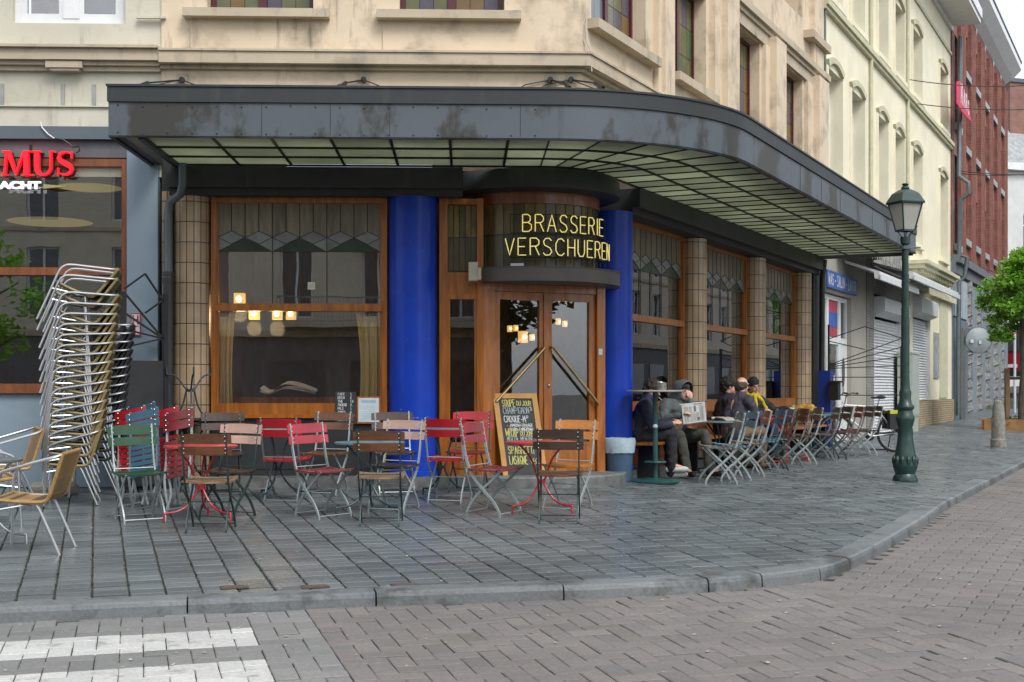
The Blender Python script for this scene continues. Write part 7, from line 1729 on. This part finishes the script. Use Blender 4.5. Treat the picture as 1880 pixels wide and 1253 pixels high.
# ------------------------------------------------------------------ bicycle
PA = G(1643, 830); PB = G(1534, 827); dv = Vector((-1, -.12, 0)); L_ = 1.13; bk = thing('bicycle', 'white bicycle with black and yellow panniers parked behind the last chairs', 'bicycle', PA, math.atan2(dv.y, dv.x)); bk.scale = (1.08, 1.08, 1.08)
WF = mat('white_frame_paint', (.70, .72, .72), .3, var=.05); TY = mat('tyre_rubber', (.012, .012, .013), .7); CHM = mat('chrome', (.6, .6, .6), .2, 1)
for x in (0, L_):
    m = MB(); m.tube([(x + .325 * math.cos(a), 0, .345 + .325 * math.sin(a)) for a in [k * math.pi / 20 for k in range(40)]], .026, 8, closed=True); w_ = m.build('wheel', TY, bk, smooth=True)
    m = MB(); m.tube([(x + .30 * math.cos(a), 0, .345 + .30 * math.sin(a)) for a in [k * math.pi / 20 for k in range(40)]], .009, 6, closed=True)
    for k in range(20): a = k * math.pi / 10; m.tube([(x, .02 * (-1) ** k, .345), (x + .30 * math.cos(a), 0, .345 + .30 * math.sin(a))], .0018, 4)
    m.tube([(x, -.04, .345), (x, .04, .345)], .022, 10); r_ = m.build('rim', CHM, bk, smooth=True); r_.parent = w_
    m = MB(); P = [(x + .365 * math.cos(a), 0, .345 + .365 * math.sin(a)) for a in [R(20) + k * R(140) / 10 for k in range(11)]]
    for a, b in zip(P[:-1], P[1:]): m.bar(a, b, .045, .004, (0, 0, 1))
    m.build('mudguard', WF if x else TY, bk)
m = MB(); BB = (.46, 0, .29); ST = (.34, 0, .80); HT = (.96, 0, .86); HB2 = (1.0, 0, .72)
m.tube([BB, ST], .016, 8); m.tube([(.335, 0, .82), HT], .017, 8); m.tube([BB, HB2], .019, 8); m.tube([HT, HB2], .02, 8)
for s_ in (-1, 1): m.tube([(0, s_ * .05, .345), (.46, s_ * .03, .29)], .010, 6); m.tube([(0, s_ * .05, .345), (.345, s_ * .02, .78)], .009, 6); m.tube([HB2, (1.06, s_ * .05, .6), (L_, s_ * .05, .345)], .011, 6)
m.build('frame', WF, bk, smooth=True)
m = MB(); m.tube([(.34, 0, .80), (.30, 0, .97)], .013, 8); m.build('seat_post', CHM, bk); m = MB(); m.sph((.27, 0, 1.0), .1, 12, 8, (1.05, .8, .32)); m.sph((.38, 0, .995), .06, 10, 6, (1.5, .5, .4)); remesh(m, .012, 'saddle', TY, bk, 2)
m = MB(); m.tube([HT, (.93, 0, 1.02)], .013, 8); m.tube(csp([(.80, -.27, 1.07), (.90, -.24, 1.08), (.96, -.1, 1.05), (.93, 0, 1.03), (.96, .1, 1.05), (.90, .24, 1.08), (.80, .27, 1.07)], 3), .011, 8); m.build('handlebar', CHM, bk, smooth=True)
for s_ in (-1, 1): m = MB(); m.tube([(.80, s_ * .27, 1.07), (.88, s_ * .245, 1.08)], .018, 8); m.tube([(.92, s_ * .2, 1.06), (1.0, s_ * .22, 1.02)], .008, 6); m.build('grip', TY, bk)
m = MB(); m.lathe([(0, 0), (.09, 0), (.09, .008), (0, .008)], 24); m.v = [(.46 + p_[0], -.06 - p_[2], .29 + p_[1]) for p_ in m.v]; m.box(.0, .5, -.075, -.062, .30, .36); m.bar((.46, -.08, .29), (.56, -.09, .16), .015, .02); m.box(.52, .6, -.16, -.09, .145, .165); m.build('chain_guard', TY, bk)
m = MB(); m.box(-.18, .24, -.06, .06, .735, .75); m.bar((0, -.06, .35), (-.1, -.06, .735), .01, .01); m.bar((0, .06, .35), (-.1, .06, .735), .01, .01); m.bar((.05, -.07, .33), (.08, -.16, .0), .014, .014); m.build('rack', BLACK, bk)
for s_ in (-1, 1):
    m = MB(); m.box(-.19, .17, s_ * .13 - .06, s_ * .13 + .06, .42, .76); pn = m.build('pannier', mat('black_pannier', (.015, .015, .017), .6, bump=.2), bk)
    m = MB(); m.box(-.195, .0, s_ * .13 - .064, s_ * .13 + .064, .5, .72); m.box(-.19, .17, s_ * .13 - .066, s_ * .13 + .066, .70, .765); q_ = m.build('yellow_flap', mat('yellow_pannier', (.5, .5, .05), .5), bk); q_.parent = pn
# ------------------------------------------------------------------ inside: curtains and lamps
def curtain(fr, px0, px1, off, z0, z1, lab, seed):
    fx = Lx if fr == 'L' else Rx; x0, x1 = fx(px0, off), fx(px1, off); t = (frameL if fr == 'L' else frameR)('curtain', lab, 'curtain', x0, off, 0); t['group'] = 'yellow curtains behind the brasserie windows'
    W_ = x1 - x0; n = 34; nz_ = 10; vs = []; r = random.Random(seed); ph = [r.uniform(0, 6) for _ in range(3)]
    for j in range(nz_ + 1):
        v_ = j / nz_; z = z1 - (z1 - z0) * v_; pinch = 1 - .18 * math.sin(v_ * 2.4)
        for i in range(n + 1):
            u = i / n; y = .025 * math.sin(u * 26 + ph[0]) * (.5 + .5 * v_) + .018 * math.sin(u * 47 + ph[1] + v_) ; vs.append((W_ * (u if seed % 2 else u) * pinch + (W_ * (1 - pinch) if seed % 2 else 0), y, z))
    m = MB(); m.add(vs, [(j * (n + 1) + i, (j + 1) * (n + 1) + i, (j + 1) * (n + 1) + i + 1, j * (n + 1) + i + 1) for j in range(nz_) for i in range(n)]); m.build('cloth', CURT, t, smooth=True)
    m = MB(); m.tube([(-.02, 0, z1 + .01), (W_ + .02, 0, z1 + .01)], .01, 6); m.build('rail', BRASS, t)
curtain('L', 400, 431, .13, .95, 2.10, 'yellow curtain at the left side of the big front window', 2)
curtain('L', 654, 699, .13, 1.02, 2.10, 'yellow curtain at the right side of the big front window', 3)
curtain('R', 1196, 1224, .24, .9, 2.10, 'yellow curtain behind the side window nearest the door', 5)
curtain('R', 1324, 1345, .24, .9, 2.10, 'yellow curtain in the middle side window, between the first two tiled pillars of the side', 7)
curtain('R', 1410, 1432, .24, .9, 2.10, 'yellow curtain in the last side window', 9)
def lamp(fr, px, py, off, lab, s=.1, hang=True, two=False):
    fx, fz = (Lx, Lz) if fr == 'L' else (Rx, Rz); x = fx(px, off); z = fz(px, py, off); t = (frameL if fr == 'L' else frameR)('pendant_lamp', lab, 'lamp', x, off, z); t['group'] = 'warm lamps inside the brasserie'
    for k in ((0, 1) if two else (0,)):
        m = MB(); x_ = k * s * 1.5; m.box(x_ - s / 2, x_ + s / 2, -s / 2, s / 2, -s * .6, s * .6); m.build('lamp_shade', LAMPS, t); m = MB(); m.sph((x_, -s / 2 - .004, 0), s * .28, 8, 6, (1, .3, 1.1)); m.build('bulb', LAMPM, t)
    m = MB(); m.tube([(0, 0, s * .6), (0, 0, max(.3, 3.85 - z))], .006, 5)
    if two: m.bar((0, 0, s * .62), (s * 1.5, 0, s * .62), .012, .012)
    m.build('cord', BLACK, t)
    if s > .11:
        ld_ = bpy.data.lights.new('lamp_light', 'POINT'); ld_.specular_factor = 0; ld_.energy = 4; ld_.color = (1, .68, .34); ld_.shadow_soft_size = .1; lo = bpy.data.objects.new('lamp_light', ld_); C.objects.link(lo); lo.parent = t; lo.location = (0, -.0, -s * .6 - .12)
lamp('L', 467, 576, 1.4, 'warm square lamp, left of the two lit lamps high in the big lower window', .13)
lamp('L', 509, 577, 1.2, 'pair of warm square lamps just right of the left one in the big lower window', .12, two=True)
lamp('L', 440, 550, 1.0, 'warm lamp at the transom in the left of the big front window', .13)
lamp('R', 1186, 571, 1.0, 'pair of warm lamps at the transom of the side window nearest the door', .13, two=True)
lamp('R', 1160, 618, 1.6, 'pair of small warm lamps low in the side window nearest the door', .09, two=True)
lamp('R', 1311, 592, 1.0, 'pair of warm lamps at the transom of the middle side window', .13, two=True)
lamp('R', 1314, 617, 1.0, 'single warm lamp below the transom of the middle side window', .12)
for i, (px, py, d) in enumerate(((936, 604, 2.2), (947, 603, 2.6), (960, 619, 1.8), (977, 620, 2.0), (1025, 591, 2.2), (1037, 595, 2.6))):
    q = DA + dd_ * Dx(px, 0); Y = q[1] + d; p_ = Vector(((px - CX) / F * Y, Y, ZC + (HY - py) / F * Y)); t = thing('pendant_lamp', ['small warm lamp, far left of those seen through the left door leaf', 'small warm lamp, second from left seen through the left door leaf', 'brightest square lamp seen through the left door leaf', 'narrow warm lamp at the meeting edge of the left door leaf', 'warm lamp seen through the right door leaf, the left one', 'faint warm lamp seen through the right door leaf, the right one'][i], 'lamp', p_, R(27), 'warm lamps inside the brasserie')
    s = .1 if i == 2 else .055; m = MB(); m.box(-s / 2, s / 2, -s / 2, s / 2, -s * .8, s * .8); m.build('lamp_shade', LAMPS if i else LAMPS, t); m = MB(); m.sph((0, -s / 2, 0), s * .3, 8, 6); m.build('bulb', LAMPM, t); m = MB(); m.tube([(0, 0, s * .8), (0, 0, 3.85 - p_.z)], .005, 5); m.build('cord', BLACK, t)
# counter rail and papers behind the big window
m = MB(); m.box(Lx(430, .5), Lx(650, .5), .45, .6, .985, 1.07); m.build('inner_rail', WOOD, bl)
ct = frameL('crumpled_newspaper', 'crumpled white newspaper on the rail inside the big front window', 'newspaper', Lx(478, .5), .52, 1.08); m = MB(); rr = random.Random(4); P = csp([(0, 0, .10), (.12, -.03, .04), (.3, 0, .15), (.5, .03, .12), (.68, 0, .05)], 4)
for k in range(2):
    vs = []
    for i, p in enumerate(P): vs += [(p.x, p.y - .08, p.z * (1 - .4 * k)), (p.x + .03, p.y + .08, p.z * (1 - .4 * k) + .04)]
    m.add(vs, [(2 * i, 2 * i + 2, 2 * i + 3, 2 * i + 1) for i in range(len(P) - 1)])
m.build('pages', mat('white_newsprint', (.75, .77, .8), .8, scale=20), ct)
# tables and chairs inside, dark shapes
m = MB()
for (x, y) in ((-2.2, 1.6), (-.9, 2.6), (-2.6, 3.4)): m.lathe([(0, .85), (.4, .85), (.4, .89), (0, .89)], 18, x, y); m.tube([(x, y, .12), (x, y, .85)], .04, 8)
m.build('inside_tables', WOODR, bl)
# ------------------------------------------------------------------ the houses and trees on this side of the square (seen in the glass)
OPW = stainmat('cream_stucco_opposite', (.62, .56, .45), (.52, .46, .36), (.2, .17, .13), amount=.3)
def block(name, lab, loc, rz, W_, H_, floors, bays_, ground=mat('dark_shopfronts', (.13, .13, .14), .6), wall=OPW, balc=()):
    t = thing(name, lab, 'building', loc, rz); ops = []; fh = (H_ - 4.2) / floors; bw = W_ / bays_
    for f in range(floors):
        for b in range(bays_): x = b * bw + bw * .5; z = 4.2 + f * fh; ops.append((x - .62, x + .62, z + .35, z + fh * .82))
    m = MB(); m.wall(0, W_, 4.0, H_, 0, .3, ops); m.build('wall', wall, t)
    m = MB(); m.box(0, W_, .02, .3, -1, 4.0); m.build('ground_floor', ground, t)
    m = MB()
    for b in range(bays_): x = b * bw; m.box(x + .5, x + bw - .5, -.02, .02, -.8, 2.9)
    m.build('shop_glass', PANED, t)
    for (a, b, c, d) in ops:
        k = MB(); k.box(a, b, .15, .2, c, c + .07); k.box(a, b, .15, .2, d - .07, d); k.box(a, a + .08, .15, .2, c + .07, d - .07); k.box(b - .08, b, .15, .2, c + .07, d - .07); k.box((a + b) / 2 - .04, (a + b) / 2 + .04, .15, .2, c + .07, d - .07); f_ = k.build('window', WHITE, t); g = MB(); g.box(a, b, .2, .22, c, d); o = g.build('pane', PANED, t); o.parent = f_
    m = MB(); m.box(-.1, W_ + .1, -.5, .3, H_, H_ + .35); m.box(0, W_, -.12, 0, 3.8, 4.05)
    for f in range(1, floors): m.box(0, W_, -.08, 0, 4.2 + f * fh - .05, 4.2 + f * fh + .1)
    m.build('cornice', STONE, t); m = MB(); m.box(.01, W_ - .01, .3, 10, -1, H_); m.build('roof', DGREY, t)
    for (x0, x1, z) in balc:
        m = MB(); m.box(x0, x1, -1.0, 0, z - .15, z); s_ = m.build('balcony', STONE, t); k = MB(); k.bar((x0, -.97, z + 1.0), (x1, -.97, z + 1.0), .05, .05); k.bar((x0, -.97, z + .08), (x1, -.97, z + .08), .04, .04)
        n = int((x1 - x0) / .14)
        for i in range(n + 1): x = x0 + (x1 - x0) * i / n; k.bar((x, -.97, z), (x, -.97, z + 1.0), .018, .018)
        k.bar((x0, 0, z + 1.0), (x0, -.97, z + 1.0), .04, .04); k.bar((x1, 0, z + 1.0), (x1, -.97, z + 1.0), .04, .04); o = k.build('railing', mat('grey_railing', (.25, .27, .3), .5), t); o.parent = s_
    return t
block('terrace_house', 'cream stuccoed block with balconies across the square, mirrored in the front windows', (18, -20, -.6), math.pi, 54, 11.5, 2, 17, balc=((11.4, 24.5, 4.3), (3.0, 8.2, 4.3), (27, 33, 4.3), (14.4, 21.5, 7.7)))
q = OR + V * -14 + NR * 15.5; 
block('terrace_house', 'cream row of houses across the side street, mirrored in the side windows', (*(OR + V * 120 + NR * 20), -.3), VA + math.pi, 100, 11, 2, 30)
def tree(lab, x, y, h, cr, seed, lm=None):
    t = thing('square_tree', lab, 'tree', (x, y, -.6)); rr = random.Random(seed); m = MB(); m.tube([(0, 0, -.3), (.05, 0, h * .3), (-.05, .05, h * .6), (0, 0, h * .9)], [.2, .16, .11, .04], 10)
    for k in range(8): a = k * 2.4; z = h * (.35 + .05 * k); m.tube([(0, 0, z), (math.cos(a) * cr * .7, math.sin(a) * cr * .7, z + h * .15)], [.07, .02], 6)
    m.build('trunk', BARK, t, smooth=True); m = MB()
    for k in range(46):
        a = rr.uniform(0, 6.28); hh = rr.random(); r_ = cr * math.sin(math.pi * (.15 + .75 * hh)) * rr.random() ** .5; leafclump(m, Vector((r_ * math.cos(a), r_ * math.sin(a), h * .38 + h * .62 * hh)), .65, 34, rr, .28)
    m.build('crown', lm or LEAF, t)
tree('leafy green tree on the square behind the photographer, mirrored in the door', 12.5, 7.2, 8, 2.6, 5, LEAF2)
tree('second leafy tree on the square, farther right and nearer the brasserie', 15.5, 11.5, 8, 2.8, 6)
tree('third leafy tree on the square, straight behind the photographer to the left', -15.5, -11.5, 7, 2.4, 7)
tree('fourth leafy tree on the square, straight behind the photographer to the right', 6.0, -9.5, 7.5, 2.5, 8, LEAF2)
mt = thing('market_tent', 'blue and white pointed market tent on the square behind the photographer', 'tent', (-14.2, -5.5, -1.0)); 
for k in range(4):
    m = MB(); c = [(-1.5, -1.5), (1.5, -1.5), (1.5, 1.5), (-1.5, 1.5)]; a = c[k]; b = c[(k + 1) % 4]; m.add([(*a, 2.1), (*b, 2.1), (0, 0, 3.4)], [(0, 1, 2)]); m.build('roof_panel', mat('tent_blue', (.02, .05, .35), .6) if k % 2 else WHITE, mt)
    m = MB(); m.box(a[0] - .03, a[0] + .03, a[1] - .03, a[1] + .03, 0, 2.1); m.build('pole', SHUT, mt)
for (px, py, rx_, lab) in ((92, 408, .55, 'large glowing oval ceiling lamp in the lower part of the neighbouring window'), (165, 345, .42, 'smaller glowing oval ceiling lamp higher in the neighbouring window')):
    t = frameL('ceiling_lamp', lab, 'lamp', Lx(px, 1.6), 1.6, Lz(px, py, 1.6)); m = MB(); m.sph((0, 0, 0), .12, 20, 8, (rx_ / .12, rx_ / .12, .18)); m.build('shade', emat('oval_lamp_glow', (.75, .6, .22), .16), t, smooth=True); m = MB(); m.tube([(0, 0, 0), (0, 0, 3.88 - t.location.z)], .01, 5); m.build('cord', BLACK, t)
# ------------------------------------------------------------------ wear: scuffs, litter, moss
rr = random.Random(77); m = MB()
for k in range(46):
    a = -R(90) + rr.gauss(0, .35); z = 1.17 + (715 - 767) / F * 16.4 + rr.gauss(0, .004); l_ = rr.uniform(.01, .05); c, s_ = math.cos(a), math.sin(a)
    m.bar((.294 * c, .294 * s_, z), (.2945 * math.cos(a + l_), .2945 * math.sin(a + l_), z + rr.uniform(-.003, .003)), .002, rr.uniform(.003, .008))
for k in range(12):
    a = -R(90) + rr.uniform(-1.2, 1.2); z = rr.uniform(.2, 3.2); c, s_ = math.cos(a), math.sin(a); r0 = rr.uniform(.002, .006); m.box(.293 * c - r0, .293 * c + r0, .293 * s_ - .003, .293 * s_ + .001, z, z + 2 * r0)
m.build('scuff_marks', mat('pale_scuffs', (.16, .22, .42), .7), bl)
m = MB()
for k in range(170):
    px, py = rr.uniform(0, 1850), rr.uniform(900, 1240); q = G(px, py); d, _ = kdist(q.x, q.y); 
    if d > 0: q = RG(px, py)
    z = q.z + (.006 if d > KW or d < -.05 else .02); s_ = rr.uniform(.006, .016); a = rr.uniform(0, 3); c1, s1 = math.cos(a) * s_, math.sin(a) * s_
    m.add([(q.x - c1, q.y - s1, z), (q.x + s1, q.y - c1, z + .002), (q.x + c1, q.y + s1, z + .004), (q.x - s1, q.y + c1, z)], [(0, 1, 2, 3)])
tag(m.build('litter', mat('pale_litter', (.45, .43, .38), .8, col2=(.2, .15, .08), scale=9)), 'tiny scraps of litter and blossom scattered over pavement and road', 'litter', kind='stuff')
m = MB(); MOSS = mat('joint_moss', (.05, .06, .02), .9, col2=(.03, .035, .015), scale=20)
for k in range(200):
    i = rr.choice(range(-14, 14)); c = P0 + ax_b * (i * SW + rr.uniform(-.01, .01)) + ax_a * (rr.choice((0, 1)) * rr.uniform(0, .9) + rr.uniform(0, 4) * rr.random())
    d, _ = kdist(*c)
    if d > -.02: continue
    z = gz(*c) - .006; s_ = rr.uniform(.004, .011); m.sph((c[0], c[1], z), s_, 5, 3, (1, 2.2, .8))
for k in range(60):
    s0 = rr.uniform(4, 16); p_, nn, z = kat(s0); q = p_ - nn * .02; m.sph((q.x, q.y, z - .002), rr.uniform(.006, .014), 5, 3, (1.6, 1.2, .6))
tag(m.build('moss', MOSS), 'moss in the joints between the pavement stones near the kerb', 'moss', kind='stuff')
